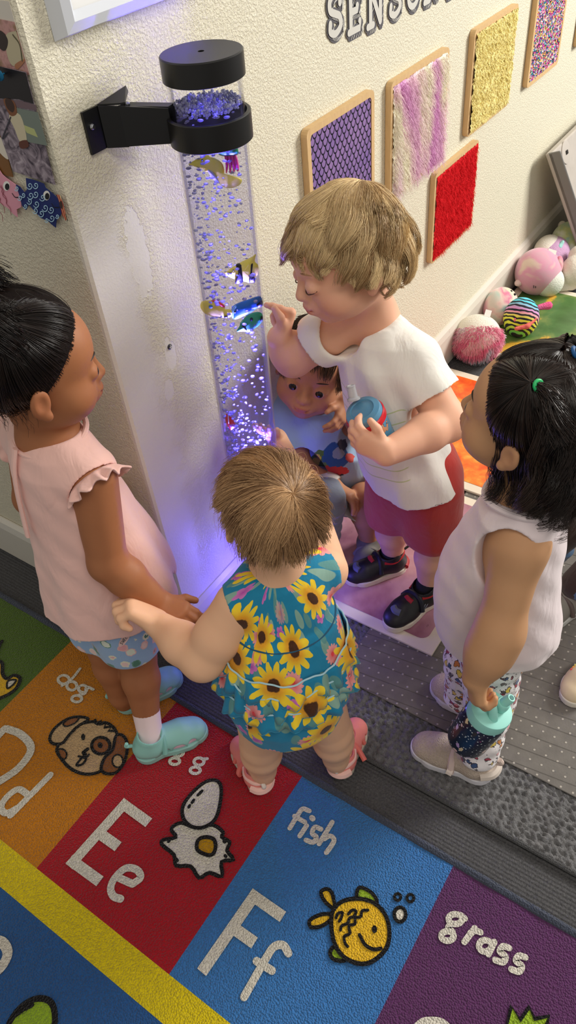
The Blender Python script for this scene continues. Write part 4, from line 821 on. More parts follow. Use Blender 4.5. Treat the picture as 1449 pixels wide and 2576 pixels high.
# 4 pink round
m4 = tiedye('rose_dye', [(226, 168, 176), (222, 156, 170), (208, 160, 176), (216, 152, 176), (220, 196, 182)], 10, 3.0)
e, p, r, R = plush(1352, 690, 57, 'large rose pink round plush beside the white baseboard', m4); v = Vol(p - r * 1.4, p + r * 1.4, .0035); v.ell(p, (r * 1.02, r * .98, r)); v.build('body', m4, e)
pell(e, 'belly', p + CR * r * .45 - CU * r * .45 + CB * r * .05, (r * .66,) * 3, None, fluff('pale_mint', (222, 226, 214), (232, 232, 222)))
pell(e, 'wing', p + CR * r * .78 + CU * r * .12 + CB * r * .30, (r * .28, r * .2, r * .5), None, m2); pell(e, 'foot', p - CR * r * .88 - CU * r * .52 + CB * r * .1, (.017, .013, .010), None, fluff('pink_pale', (226, 196, 192), (236, 210, 204)))
for s2 in (-.5, .5): b = MB(); c = p - CR * (r * .32 + s2 * .006) - CU * r * .82 + CB * r * .55; b.tube([c - CU * .005, c + CU * .005], .0012, 6); b.build('whisker', flat(40, 30, 40), e)
cloth_tag(e, p + CR * r * .25 + CU * r * .72 + CB * r * .62, nrm(CU * .8 + CR * .2), nrm(CR - .4 * CU + .2 * CB), .007, .026)
# 5 lilac and white
e, p, r, R = plush(1386, 652, 46, 'lilac and white plush with mint fin, behind the rose pink one', white); lil = fluff('lilac', (190, 150, 186), (206, 168, 200)); v = Vol(p - r * 1.6, p + r * 1.6, .0035); v.ell(p, (r * 1.3, r * .9, r)); v.build('body', lil, e)
pell(e, 'white_back', p - CR * r * .25 + CU * r * .3 + CB * .01, (r * 1.0, r * .72, r * .75), None, white); q = p + CR * r * .05 + CU * r * .2 + CB * r * .85; v = Vol(q - .06, q + .06, .002); v.chain([q - CR * .02 - CU * .008, q + CR * .004, q + CR * .016 + CU * .018], [.003, .008, .006]); v.build('fin', fluff('mint_plush', (150, 204, 200), (176, 220, 214)), e)
# 6 teal
m6 = tiedye('teal_swirl', [(130, 180, 186), (140, 186, 186), (196, 206, 140), (236, 236, 224), (150, 170, 210)], 9, 5.0)
e, p, r, R = plush(1432, 612, 46, 'teal swirl plush with small white ear near the leaning board', m6); v = Vol(p - r * 1.4, p + r * 1.4, .0035); v.ell(p, (r, r, r)); v.build('body', m6, e); pell(e, 'ear', p - CR * r * .42 + CU * r * .82, (.014, .014, .016), None, white)
b = MB(); c = p + CR * r * .25 + CU * r * .2 + CB * r * .98; b.tube(spline([c - CR * .014 + CU * .004, c - CU * .002, c + CR * .014 + CU * .004], 5), .0016, 6); b.build('stitched_smile', flat(24, 24, 28), e, True)
# 7 white long-legged
e, p, r, R = plush(1448, 690, 42, 'white long-legged plush lying at the right edge', white); v = Vol(p - .16, p + .16, .003); v.ell(p, (r * 1.1, r * .9, r)); v.ell(p + CU * .05 + CR * .01, (.035,) * 3)
v.chain([p - CU * .02, p - CR * .045 - CU * .015, p - CR * .05 - CU * .035 ], [.02, .016, .018]); v.chain([p - CU * .03 + CR * .02, p - CR * .015 - CU * .05, p - CR * .062 - CU * .058], [.016, .012, .010]); v.warp(lambda x, y, z: .0012 * np.sin(500 * x) * np.sin(520 * y) * np.sin(480 * z)); v.plane((0, 0, .0118), (0, 0, -1)); v.build('body', white, e)

# ================================================================== LEANING BOARD at the right edge
gm = NB('grey_plastic'); gm = gm.done(gm.bsdf(gm.mix(gm.noise(gm.co(), 30, 4), srgb(168, 160, 152), srgb(190, 182, 174)), .5, gm.bump(gm.noise(gm.co(), 200, 2), .1, .001)))
P1 = WP(1390, 384, -.05); P2 = FP(1484, 668, .006); ex = V(1, 0, 0); dn = nrm(P2 - P1); nn = nrm(np.cross(dn, ex)); nn = nn if nn @ (CAM - P1) > 0 else -nn
e = empty('leaning_board', (P2[0] + .25, P2[1], -.006), 'grey plastic board leaning against the wall at the right edge', 'board'); L = np.linalg.norm(P2 - P1); A_ = np.stack([ex, dn, nn], 1)
b = MB(); b.box(P1 + ex * .25 + dn * L / 2 - nn * .012, (.25, L / 2, .012), A_, bev=.004); b.build('panel', gm, e)
b = MB(); b.box(P1 + ex * .004 + dn * L / 2 + nn * .004, (.004, L / 2, .018), A_, bev=.002); b.build('edge_rail', flat(128, 126, 124, .45), e)
c = WP(1438, 371, -.05); c = P1 + ex * .085 + dn * .035; A2 = np.stack([ex, np.cross(nn, ex), nn], 1); b = MB(); b.lathe([(.034, 0), (.034, .0025), (.030, .003), (.0005, .003)], c, 40, 0, A2); b.build('screw_cap', flat(184, 176, 168, .45), e, True)
b = MB(); b.box(c + nn * .005, (.006, .006, .002), A2, bev=.001); b.build('screw', flat(70, 68, 66, .3, .5, .7), e)
# ================================================================== CHILDREN
def skin(name, c, lip, deep):
    m = NB(name); o = m.co(); t = m.xyz(m.attr('tint')); n = m.noise(o, 22, 3)
    col = m.mix(m.math('MULTIPLY', n, .35), srgb(*c), srgb(*deep)); col = m.mix(t[0], col, srgb(*lip)); col = m.mix(t[1], col, srgb(*deep)); col = m.mix(t[2], col, srgb(34, 24, 22))
    sh = m.bsdf(col, .58, m.bump(m.noise(o, 600, 2), .06, .0006), .35); b = m.last
    b.inputs['Subsurface Weight'].default_value = .12; b.inputs['Subsurface Radius'].default_value = (1.0, .35, .18); b.inputs['Subsurface Scale'].default_value = .006
    return m.done(sh)
CAPS = {}
def hairmat(name, lo, hi, rough=.45):
    m = NB(name + '_under'); o = m.co(); n = m.noise(o, 260, 3); CAPS[name] = m.done(m.bsdf(m.mix(n, srgb(*lo), srgb(*[(a + b) // 2 for a, b in zip(lo, hi)])), .8, m.bump(n, .8, .002), .1))
    m = NB(name); t = m.xyz(m.attr('tint'))[0]; sh = m.bsdf(m.mix(t, srgb(*lo), srgb(*hi)), rough, None, .55); m.last.inputs['Anisotropic'].default_value = .4; return m.done(sh)
def hand(v, w, d, n, t, s=1.0, curl=((.3, .3, .2),) * 4, th=(.5, .3), splay=.10):
    y = nrm(d); n = nrm(n - y * (n @ y)); z = -n; x = t - y * (t @ y) - z * (t @ z); x = nrm(x); T = lambda a, b, c: w + s * (x * a + y * b + z * c); tips = []
    K = [(.0165, .045, .001), (.0058, .048, .003), (-.0052, .046, .002), (-.0155, .040, 0)]
    for k in K: v.cone(T(k[0] * .55, .004, 0), T(*k), .0125 * s, .0092 * s, .008 * s)
    v.cone(T(.006, .006, -.003), T(.019, .024, -.007), .0115 * s, .0095 * s, .007 * s)
    for i, k in enumerate(K):
        p = T(*k); a = 0; L = np.array([.0205, .0145, .011]) * (1.0, 1.1, 1.02, .82)[i] * s; rr = np.array([.0074, .0070, .0064, .0052]) * s
        for j in range(3):
            a += curl[i][j] * PI / 2; dv = nrm(y * math.cos(a) - z * math.sin(a) + x * splay * (1.2, .4, -.4, -1.2)[i]); q = p + dv * L[j]; v.cone(p, q, rr[j], rr[j + 1], .0022 * s); p = q
        tips.append(p)
    b = T(.018, .020, -.006); d1 = nrm(x * .7 + y * .65 - z * th[0]); q = b + d1 * .021 * s; v.cone(b, q, .0092 * s, .0080 * s, .004); d2 = nrm(x * (.45 - .5 * th[1]) + y * .8 - z * (th[0] + th[1])); v.cone(q, q + d2 * .018 * s, .0080 * s, .0062 * s, .003); tips.append(q + d2 * .018 * s)
    return tips
HC, HR = V(0, -.012, .022), V(.0685, .082, .071)
def head(v, c, M, s, neck, ears=True, eyes_open=True, jaw=0.0):
    T = lambda a, b, d: c + M @ (V(a, b, d) * s); E = lambda p, r, k=.01, sub=False, R=None: v.ell(T(*p), np.asarray(r) * s, M if R is None else M @ R, k * s, sub)
    E(HC, (.0665, .080, .069)); E((0, .026, -.028), (.056, .048, .058), .02); E((0, .040, .022), (.050, .034, .042), .02)
    for q in (-1, 1): E((q * .033, .036, -.040), (.027, .030, .027), .018)
    E((0, .050, -.074), (.019, .018, .015), .016); E((0, .012, -.062), (.044, .042, .024), .02)
    v.cone(T(0, .071, -.004), T(0, .0825, -.027), .0065 * s, .0088 * s, .010 * s)
    for q in (-1, 1): E((q * .0085, .0765, -.029), (.0065, .0065, .0055), .006)
    E((0, .068, -.050), (.024, .014, .017), .012)
    E((0, .0795, -.0475), (.0145, .0065, .0045), .004); E((0, .0775, -.0555), (.0125, .0065, .0052), .004)
    v.cone(T(-.016, .0785, -.0512), T(.016, .0785, -.0512), .0016 * s, .0016 * s, .003 * s, True)
    for q in (-1, 1):
        E((q * .027, .083, -.007), (.015, .013, .009), .014, True)
        if not eyes_open: E((q * .0265, .0655, -.009), (.0150, .0125, .0110), .004)
        else:
            E((q * .0265, .064, -.0085), (.0150, .0125, .0125), .005); E((q * .0265, .0795, -.0095), (.0112, .0090, .0064), .002, True)
    if ears:
        for q in (-1, 1):
            a = q * .35; R = np.array([[math.cos(a), -math.sin(a), 0], [math.sin(a), math.cos(a), 0], [0, 0, 1]])
            E((q * .070, -.010, -.018), (.0060, .0145, .0210), .005, False, R); E((q * .077, -.007, -.015), (.0055, .0085, .0120), .003, True, R); E((q * .069, -.004, -.037), (.006, .008, .008), .004)
    v.cone(T(0, -.016, -.045), neck, .034 * s, .034 * s, .02)
    return T
def face_tint(c, M, s, extra=None, cheeks=.5):
    def fn(v):
        q = ((v - c) @ M) / s; lip = np.exp(-(((q[:, 0]) / .013) ** 2) ** 2 - ((q[:, 2] + .0515) / .0075) ** 4 - ((q[:, 1] - .083) / .012) ** 4)
        ck = sum(np.exp(-(((q[:, 0] - a * .04) / .02) ** 2) - ((q[:, 1] - .055) / .022) ** 2 - ((q[:, 2] + .038) / .018) ** 2) for a in (-1, 1)) * cheeks
        ea = sum(np.exp(-((q[:, 0] - a * .074) / .008) ** 2 - ((q[:, 1] + .01) / .02) ** 2 - ((q[:, 2] + .02) / .025) ** 2) for a in (-1, 1)) * .35
        o = np.stack([np.clip(lip * .85 + ck * .35 + ea * .5, 0, 1), np.clip(ck * .2, 0, 1), 0 * lip], 1)
        return o if extra is None else np.clip(o + extra(v), 0, 1)
    return fn
def tubes_np(name, P, r, col, mat, parent, n=3):
    N, S, _ = P.shape; T = np.gradient(P, axis=1); T /= np.linalg.norm(T, axis=2, keepdims=True) + 1e-9
    ref = np.tile(V(.31, .52, .79), (N, S, 1)); u = np.cross(T, ref); u /= np.linalg.norm(u, axis=2, keepdims=True) + 1e-9; w = np.cross(T, u)
    a = 2 * PI * np.arange(n) / n; r = np.broadcast_to(r, (N, S))
    v = P[:, :, None, :] + r[:, :, None, None] * (np.cos(a)[None, None, :, None] * u[:, :, None, :] + np.sin(a)[None, None, :, None] * w[:, :, None, :])
    i = np.arange(N * S * n).reshape(N, S, n); j = np.roll(i, -1, 2)
    f = np.stack([i[:, :-1], j[:, :-1], j[:, 1:], i[:, 1:]], -1).reshape(-1, 4)
    t = np.repeat(col, S * n); t = np.clip(t, 0, 1); o = mk(name, v.reshape(-1, 3), f, mat, parent, True, attr={'tint': t}); o['kind'] = 'stuff'; return o
def hairline(p, a=.8, b=.6, d=.012): return a * p[:, 1] - b * p[:, 2] < d
def strands(c, M, s, n, L, mode, w, seed, S=12, grav=.25, lift=.10, curl=0.0, freq=9.0, swirl=0.0, keep=None, jit=.12, stop=None, clump=.55, K=150):
    """hair on the skull ellipsoid, in head coordinates: mode 'from' flows away from the crown point w, 'to' is pulled towards w"""
    r_ = np.random.default_rng(seed); U = r_.normal(0, 1, (n * 5, 3)); U /= np.linalg.norm(U, axis=1)[:, None]; R = HR + .0025; p = HC + U * R
    k = hairline(p) if keep is None else keep(p); p = p[k]; w = np.asarray(w, float)
    if mode == 'from': dw = np.linalg.norm(p - w, axis=1); p = np.concatenate([p[:int(n * .8)], p[dw < .045][:int(n * .2)]])
    p = p[:n]; n = len(p); wd = HC + nrm((w - HC) / R) * R
    def tang(p, v):
        nn = (p - HC) / R ** 2; nn /= np.linalg.norm(nn, axis=1)[:, None]; v = v - nn * (v * nn).sum(1)[:, None]; return v / (np.linalg.norm(v, axis=1)[:, None] + 1e-9), nn
    v, nn = tang(p, (p - wd) if mode == 'from' else (wd - p)); v = v + swirl * np.cross(nn, v) + r_.normal(0, jit, (n, 3)); v /= np.linalg.norm(v, axis=1)[:, None]
    g = M.T @ V(0, 0, -1); ln = L(p, r_) if callable(L) else np.full(n, L)
    if mode == 'to': ln = np.linalg.norm(p - wd, axis=1) * 1.12
    li = lift * r_.uniform(.2, 1, n); out = [p.copy()]; ds = (ln / (S - 1))[:, None]
    for i in range(1, S):
        t = i / (S - 1)
        if mode == 'to': vv, _ = tang(p, wd - p); v = .35 * v + .65 * vv
        v = v + grav * g * (ds / .012); v /= np.linalg.norm(v, axis=1)[:, None]; p = p + v * ds
        q = (p - HC) / R; e = np.linalg.norm(q, axis=1); lim = 1 + li * (math.sin(min(t, .5) * PI) if mode == 'from' else math.sin(t * PI) * .5) + .012; ins = e < lim
        p = np.where(ins[:, None], HC + q / e[:, None] * lim[:, None] * R, p); _, nn = tang(p, v); dn = np.minimum((v * nn).sum(1), 0) * ins; v = v - nn * dn[:, None]; v /= np.linalg.norm(v, axis=1)[:, None] + 1e-9
        out.append(p.copy())
    P = np.stack(out, 1)
    if stop is not None:                       # trim each hair where it would cross the face
        bad = stop(P.reshape(-1, 3)).reshape(n, S); bad[:, 0] = False; fi = np.where(bad.any(1), bad.argmax(1) - r_.uniform(.1, 2.6, n), S - 1.0).clip(.3); tt = np.linspace(0, 1, S)[None] * fi[:, None]; i0 = np.minimum(tt.astype(int), S - 2); fr = (tt - i0)[:, :, None]; a_ = np.arange(n)[:, None]; P = P[a_, i0] * (1 - fr) + P[a_, i0 + 1] * fr; ln = ln * fi / (S - 1)
    if clump and n > 4 * K:
        gi = r_.choice(n, K, replace=False); near = np.concatenate([np.argmin(((P[i:i + 500, None, 0] - P[None, gi, 0]) ** 2).sum(2), 1) for i in range(0, n, 500)]); G = P[gi][near]; t = np.linspace(0, 1, S)[None, :, None]; P = P + clump * t ** 1.1 * (G - P)
    if curl:
        t = np.linspace(0, 1, S)[None, :, None]; ph = (gi[near] % 7)[:, None, None] * .9 + r_.uniform(0, .5, (n, 1, 1)) if clump and n > 4 * K else r_.uniform(0, .9, (n, 1, 1)) + np.round(r_.uniform(0, 5, (n, 1, 1))); T = np.gradient(P, axis=1); T /= np.linalg.norm(T, axis=2, keepdims=True) + 1e-9
        u = np.cross(T, V(.55, .80, .2)); u /= np.linalg.norm(u, axis=2, keepdims=True) + .15; x_ = np.cross(T, u); am = curl * (ln[:, None, None] / .1) * t ** 1.7; P = P + am * (np.cos(freq * t + ph) * u + np.sin(freq * t + ph) * x_)
    tn = r_.uniform(0, 1, n)
    if clump and n > 4 * K: tn = .5 * tn + .5 * r_.uniform(0, 1, K)[near]
    return np.einsum('ij,nsj->nsi', M, P * s) + c, tn
def tail(c, M, s, w, d, n, L, seed, S=12, spread=.35, curl=.0, freq=6, base=.006, sag=.4):
    """a gathered tuft springing from w in direction d (head coordinates)"""
    r_ = np.random.default_rng(seed); d = nrm(d); p0 = np.asarray(w) + r_.normal(0, base * .5, (n, 3)); v = d + r_.normal(0, spread, (n, 3)); v /= np.linalg.norm(v, axis=1)[:, None]; v = .5 * d + .5 * v; g = M.T @ V(0, 0, -1); ln = L * r_.uniform(.6, 1.1, n); P = []; p = p0.copy()
    for i in range(S): P.append(p.copy()); v = v + sag * g * .12 + r_.normal(0, .02, (n, 3)); v /= np.linalg.norm(v, axis=1)[:, None]; p = p + v * (ln / S)[:, None]
    P = np.stack(P, 1)
    if curl: t = np.linspace(0, 1, S)[None, :, None]; ph = r_.uniform(0, 6.28, (n, 1, 1)); P = P + curl * t * np.concatenate([np.cos(freq * t + ph), np.sin(freq * t + ph), np.cos(freq * t + ph + 1)], 2)
    return np.einsum('ij,nsj->nsi', M, P * s) + c, r_.uniform(0, 1, n)
def scalp(c, M, s, mat, parent, keep_n=(0, .8, -.6), d=.010, puff=.004):
    v = Vol(c - .105 * s, c + .105 * s, .0025); v.ell(c + M @ (HC * s), (HR + puff) * s, M); v.plane(c + M @ (nrm(keep_n) * d * s), M @ nrm(keep_n), .004)
    mat = CAPS[mat.name]
    o = v.build('hair_cap', mat, parent, 1, tint=lambda q: np.tile(V(.25, .25, .25), (len(q), 1))); return o
def brow(parent, T, M, s, mat, q, lift=0.0):
    b = MB(); P = [T(q * .013, .0745, .0125 + lift), T(q * .024, .0735, .0145 + lift), T(q * .036, .066, .0130 + lift), T(q * .044, .057, .009 + lift)]; b.tube(spline(P, 5), np.concatenate([np.linspace(.0008, .0014, 8), np.linspace(.0014, .0004, 8)]) * s, 6); b.build('eyebrow', mat, parent, True)
EYW = NB('eye_white'); EYW = EYW.done(EYW.bsdf(srgb(206, 198, 194), .15, None, .6)); EYD = NB('eye_dark'); EYD = EYD.done(EYD.bsdf(srgb(20, 12, 9), .12, None, .5))
def eye_ball(parent, T, M, s, q, look=(0, 0)):
    b = MB(); A = frame_z(M @ V(look[0], 1, look[1]), M @ V(1, 0, 0)); c = T(q * .0265, .0645, -.0093); R_ = .0118 * s
    pr = [(R_ * math.sin(a), R_ * math.cos(a)) for a in np.linspace(PI * .6, .74, 10)]; b.lathe(pr, c, 24, 0, A, (False, False)); pr = [(R_ * math.sin(a), R_ * math.cos(a) + .0002) for a in np.linspace(.76, .02, 8)]; b.lathe(pr, c, 24, 1, A, (False, True)); b.build('eye', [EYW, EYD], parent, True)
def lash(parent, T, s, q, mat, z=-.0150, w=.0006):
    b = MB(); P = [T(q * .0135, .0745, z + .003), T(q * .020, .0775, z), T(q * .0275, .0775, z - .0008), T(q * .036, .0725, z + .0012), T(q * .0405, .066, z + .004)]; b.tube(spline(P, 4), w * s, 5); b.build('eyelashes', mat, parent, True)

# ---------------------------------------------------------------- shoes
def foot_frame(heel, toe):
    y = nrm([toe[0] - heel[0], toe[1] - heel[1], 0]); x = np.cross(y, V(0, 0, 1)); return np.stack([x, y, V(0, 0, 1)], 1)
def shoe(parent, heel, A, L, mats, kind, side, extra=None, gz=None):
    """heel = ground point under the heel; L = length; kind picks the cut"""
    k = L / .15; T = lambda a, b, c: heel + A @ (V(a * side, b, c) * k); lo = heel - .20 * k; hi = heel + .20 * k; hh = .0017
    def foot(v, g, kk=.012):
        v.ell(T(0, .034, .024), (np.array([.0265, .033, .026]) + g) * k, A, kk); v.ell(T(.002, .098, .019), (np.array([.031, .044, .021]) + g) * k, A, kk); v.ell(T(.004, .125, .016), (np.array([.0235, .022, .0165]) + g) * k, A, kk); v.cone(T(0, .04, .03), T(0, .095, .026), (.027 + g) * k, (.024 + g) * k, kk)
    z0 = heel[2]
    v = Vol(lo, hi, hh); foot(v, .0025); v.plane(V(0, 0, z0 + .0165 * k), V(0, 0, 1), .002); v.plane(V(0, 0, z0), V(0, 0, -1), .002)
    # widen the sole straight down
    def sole_fn(x, y, z): return 0
    S = v; v2 = Vol(lo, hi, hh)
    pts = [(0, .030, .0265), (-.001, .055, .0255), (.001, .085, .0300), (.002, .105, .0315), (.0045, .124, .0245)]
    def d2(x, y, z):
        d = None
        for i in range(len(pts) - 1):
            a = T(pts[i][0], pts[i][1], 0); b = T(pts[i + 1][0], pts[i + 1][1], 0); ab = b - a; LL = ab @ ab; t = np.clip(((x - a[0]) * ab[0] + (y - a[1]) * ab[1]) / LL, 0, 1)
            q = np.sqrt((x - a[0] - t * ab[0]) ** 2 + (y - a[1] - t * ab[1]) ** 2) - (pts[i][2] + (pts[i + 1][2] - pts[i][2]) * t + .0015) * k; d = q if d is None else np.minimum(d, q)
        return np.maximum(d, np.maximum(z0 - z, z - z0 - .0150 * k)) + 0 * z
    v2.op(heel - .02, heel + .02, lambda x, y, z: d2(x, y, z), .002) if False else None
    v2.F = d2(v2.ax[0][:, None, None], v2.ax[1][None, :, None], v2.ax[2][None, None, :]).astype(np.float32)
    v2.build('sole', mats['sole'], parent, 2)
    u = Vol(lo, hi, hh); foot(u, 0.0); hi_c = .050 if kind != 'sandal' else .040
    u.cone(T(0, .036, .03), T(0, .040, hi_c), .0275 * k, .0255 * k, .008); u.plane(V(0, 0, z0 + .006 * k), V(0, 0, -1), .002)
    u.cone(T(0, .040, .036), T(0, .046, .085), .0200 * k, .0235 * k, .003, True)
    if kind == 'cutout':
        for a, b, c, r in ((.032, .085, .018, (.016, .013, .0085)), (.032, .112, .018, (.016, .009, .008)), (.030, .058, .020, (.016, .009, .0075)), (.026, .022, .018, (.016, .014, .006)), (-.032, .085, .018, (.016, .013, .0085)), (-.032, .112, .018, (.016, .009, .008))): u.ell(T(a, b, c), np.array(r) * k, A, .003, True)
        inn = Vol(lo, hi, hh); foot(inn, -.0035); inn.plane(V(0, 0, z0 + .010 * k), V(0, 0, -1), .002); inn.build('sock_foot', mats['inner'], parent, 1)
    if kind == 'sandal':
        for a, b, c, r in ((.034, .090, .020, (.020, .0065, .010)), (-.034, .090, .020, (.020, .0065, .010)), (.034, .108, .017, (.020, .005, .008)), (-.034, .108, .017, (.020, .005, .008)), (.032, .060, .022, (.018, .010, .010)), (-.032, .060, .022, (.018, .010, .010)), (0, .085, .046, (.012, .018, .012))): u.ell(T(a, b, c), np.array(r) * k, A, .003, True)
        inn = Vol(lo, hi, hh); foot(inn, -.0045); inn.plane(V(0, 0, z0 + .012 * k), V(0, 0, -1), .002); inn.build('foot', mats['inner'], parent, 1, tint=lambda q: np.zeros((len(q), 3)))
    u.build('upper', mats['upper'], parent, 1)
    return T, k
def patch(parent, name, T, pts, mat, th=.0025, r=None):
    """a soft strap or badge following a line over the shoe"""
    b = MB(); P = spline([T(*p) for p in pts], 6); b.tube(P, r if r is not None else th, 8); return b.build(name, mat, parent, True)
def sock(parent, an, kn, mat, T, top=.35, r=.0225):
    b = MB(); a = T(0, .040, .030); c = an + (kn - an) * top; P = [a, a + (c - a) * .5, c, c]; b.tube(np.array([a, a + (c - a) * .5, c - (c - a) * .02, c]), [r, r * .98, r * 1.04, r * .9], 24); return b.build('sock', mat, parent, True)

def limb(v, pts, rs, k=.012): v.chain(pts, rs, k)
def bowlfold(n, amp, seed):
    r_ = np.random.default_rng(seed); ks = r_.integers(n - 3, n + 4, 3); ph = r_.uniform(0, 6.28, 3)
    return lambda th, z: amp * sum(np.sin(k * th + p + 6 * z) for k, p in zip(ks, ph)) / 3
def J(d): return {k: FP(*p) for k, p in d.items()}
def lerp(a, b, t): return a + (b - a) * t
def bounds(*pts, pad=.11): P = np.array(pts); return P.min(0) - pad, P.max(0) + pad
def torso(v, pel, neck, f, w=1.0):
    r = np.cross(nrm([f[0], f[1], 0]), V(0, 0, 1)); ax = nrm(neck - pel); M = np.stack([r, np.cross(ax, r), ax], 1)
    v.ell(pel, V(.066, .056, .060) * w, M, .02); v.ell(lerp(pel, neck, .35), V(.064, .058, .075) * w, M, .02); v.ell(lerp(pel, neck, .68), V(.066, .050, .075) * w, M, .02); return r
def leg(v, hip, kn, an, w=1.0):
    v.cone(hip, kn, .050 * w, .034 * w, .01); ax = lerp(kn, an, .35); v.cone(kn, ax, .034 * w, .0345 * w, .01); v.cone(ax, an, .0345 * w, .0225 * w, .01); v.cone(an, an - V(0, 0, .02), .0225 * w, .02 * w, .01)
BODYH = .0021
# ============================================================ boy in the white t-shirt
def blond():
    j = J(dict(head=(866, 638, .815), neck=(932, 785, .69), lsh=(1030, 905, .625), lel=(1128, 1062, .545), lwr=(972, 1140, .555), rsh=(822, 845, .655), rel=(738, 900, .605), rwr=(703, 850, .655), pel=(1045, 1190, .37), lhip=(1080, 1225, .35), rhip=(1000, 1195, .35), lkn=(1090, 1365, .185), rkn=(985, 1310, .185), lan=(1078, 1468, .058), ran=(988, 1388, .058)))
    e = empty('person', (.36, -.31, .012), 'blond child in white t-shirt and red shorts, leaning in to point at the bubble tube', 'person', 'children around the bubble tube')
    sk = skin('fair_skin', (238, 186, 156), (206, 104, 92), (214, 148, 118)); f = nrm(V(-.80, .60, 0)); s = 1.0; M = rot(V(-.82, .58, 0), .26, .10); c = j['head']
    lo, hi = bounds(*j.values(), pad=.12); v = Vol(lo, hi, BODYH); r = torso(v, j['pel'], j['neck'], f); T = head(v, c, M, s, j['neck'], eyes_open=False)
    v.cone(j['neck'], lerp(j['neck'], j['lsh'], .85), .036, .030, .02); v.cone(j['neck'], lerp(j['neck'], j['rsh'], .85), .036, .030, .02)
    limb(v, [j['lsh'], j['lel'], lerp(j['lel'], j['lwr'], .35), j['lwr']], [.036, .031, .031, .021]); limb(v, [j['rsh'], j['rel'], lerp(j['rel'], j['rwr'], .4), j['rwr']], [.035, .032, .031, .021])
    leg(v, j['lhip'], j['lkn'], j['lan']); leg(v, j['rhip'], j['rkn'], j['ran'])
    e_, cb, ax = SIPPY
    hand(v, j['lwr'], -.90 * CR + .42 * CU + .05 * CB, .75 * CU - .62 * CB, .62 * CB + .75 * CU, .93, ((.35, .45, .3),) * 4, (.0, .0), .10)
    tip = FP(664, 768, .70); d = nrm(lerp(j['rwr'], tip, 1) - j['rwr'])
    hand(v, j['rwr'], .80 * CU + .30 * CR + .15 * CB, -.95 * CR - .2 * CU + .15 * CB, .80 * CB - .3 * CU, .93, ((.95, .10, .05), (1.05, .75, .5), (1.1, .85, .6), (1.1, .9, .6)), (.6, .6), .03)
    v.build('body', sk, e, 1, face_tint(c, M, s, cheeks=.8))
    hm = hairmat('blond_hair', (150, 112, 70), (250, 222, 168)); scalp(c, M, s, hm, e, puff=.0025)
    for q in (-1, 1): lash(e, T, s, q, flat(90, 62, 44, .6), -.0155, .0010); brow(e, T, M, s, flat(176, 136, 98, .8), q)
    w = (.010, -.062, .078)
    def L(p, r_): return np.where(p[:, 1] > .01, .105 - .35 * np.maximum(.02 - p[:, 2], 0), .105 - .3 * np.clip(.05 - p[:, 2], 0, .14)) * r_.uniform(.82, 1.1, len(p)) + .02
    face = lambda p: ((p[:, 1] > .030) & (p[:, 2] < .032 - .45 * np.abs(p[:, 0]))) | ((p[:, 1] > -.008) & (p[:, 2] < -.024)) | ((p[:, 1] > -.035) & (p[:, 2] < -.036)) | (p[:, 2] < -.062)
    P, t = strands(c, M, s, 15000, L, 'from', w, 11, 12, .22, .055, .013, 7, .25, keep=lambda p: hairline(p, d=.018), stop=face, clump=.72, K=110); tubes_np('hair', P, np.linspace(.00045, .0002, 12)[None], -.1 + 1.2 * t, hm, e)
    P, t = strands(c, M, s, 2600, lambda p, r_: np.full(len(p), .095) * r_.uniform(.7, 1.2, len(p)), 'from', w, 12, 16, .30, .22, .015, 11, .3, keep=lambda p: (p[:, 2] < .03) & (p[:, 1] < -.02), stop=lambda p: (p[:, 2] < -.075) | ((p[:, 1] > -.02) & (p[:, 2] < -.03)), clump=.8, K=60); tubes_np('curls', P, np.linspace(.0005, .0002, 16)[None], .3 + .7 * t, hm, e)
    # t-shirt
    fa = np.array(e.location)
    def wcol(m):
        o = m.co(); q = m.vmath('DOT_PRODUCT', o, tuple(f)); z = m.xyz(o)[2]; w_ = m.math('PINGPONG', m.math('ADD', z, m.math('MULTIPLY', q, .3)), .011); ln = m.math('MULTIPLY', m.math('SUBTRACT', 1.0, m.step(w_, .0007, .0013)), m.math('MULTIPLY', m.step(q, .045, .05), m.math('MULTIPLY', m.step(z, .40, .41), m.math('SUBTRACT', 1.0, m.step(z, .56, .57))))); return m.mix(m.math('MULTIPLY', ln, .7), srgb(243, 240, 233), srgb(190, 206, 120))
    wm = cloth('white_jersey', wcol, 1100, .35); lo, hi = bounds(j['neck'], j['pel'], j['lsh'], j['rsh'], j['lel'], pad=.13); v = Vol(lo, hi, .0024); yaw = math.atan2(f[1], f[0]); n_, p_ = j['neck'], j['pel']
    ce = lambda z, k=0: lerp(p_, n_, (z - p_[2]) / (n_[2] - p_[2])) + f * k
    st = [(z, ce(z, k)[0], ce(z, k)[1], a, b) for z, k, a, b in ((.685, .0, .036, .055), (.665, .0, .052, .080), (.63, .006, .062, .088), (.56, .012, .070, .088), (.48, .014, .078, .092), (.42, .010, .084, .098), (.372, .006, .088, .103))]
    v.loft(st, .004, yaw=yaw, fold=bowlfold(7, .035, 5)); sl = lerp(j['lsh'], j['lel'], .62); sr = lerp(j['rsh'], j['rel'], .42)
    v.cone(lerp(j['neck'], j['lsh'], .55), j['lsh'], .036, .048, .02); v.cone(j['lsh'], sl, .047, .050, .014); v.cone(lerp(j['neck'], j['rsh'], .5), j['rsh'], .034, .044, .02); v.cone(j['rsh'], sr, .043, .046, .014)
    v.warp(lambda x, y, z: .0012 * np.sin(46 * (x + y) + 60 * z) * np.sin(38 * y - 30 * z) + .0007 * np.sin(90 * (x - y) + 70 * z))
    v.plane(sl, nrm(j['lel'] - j['lsh']) , .004) if False else None
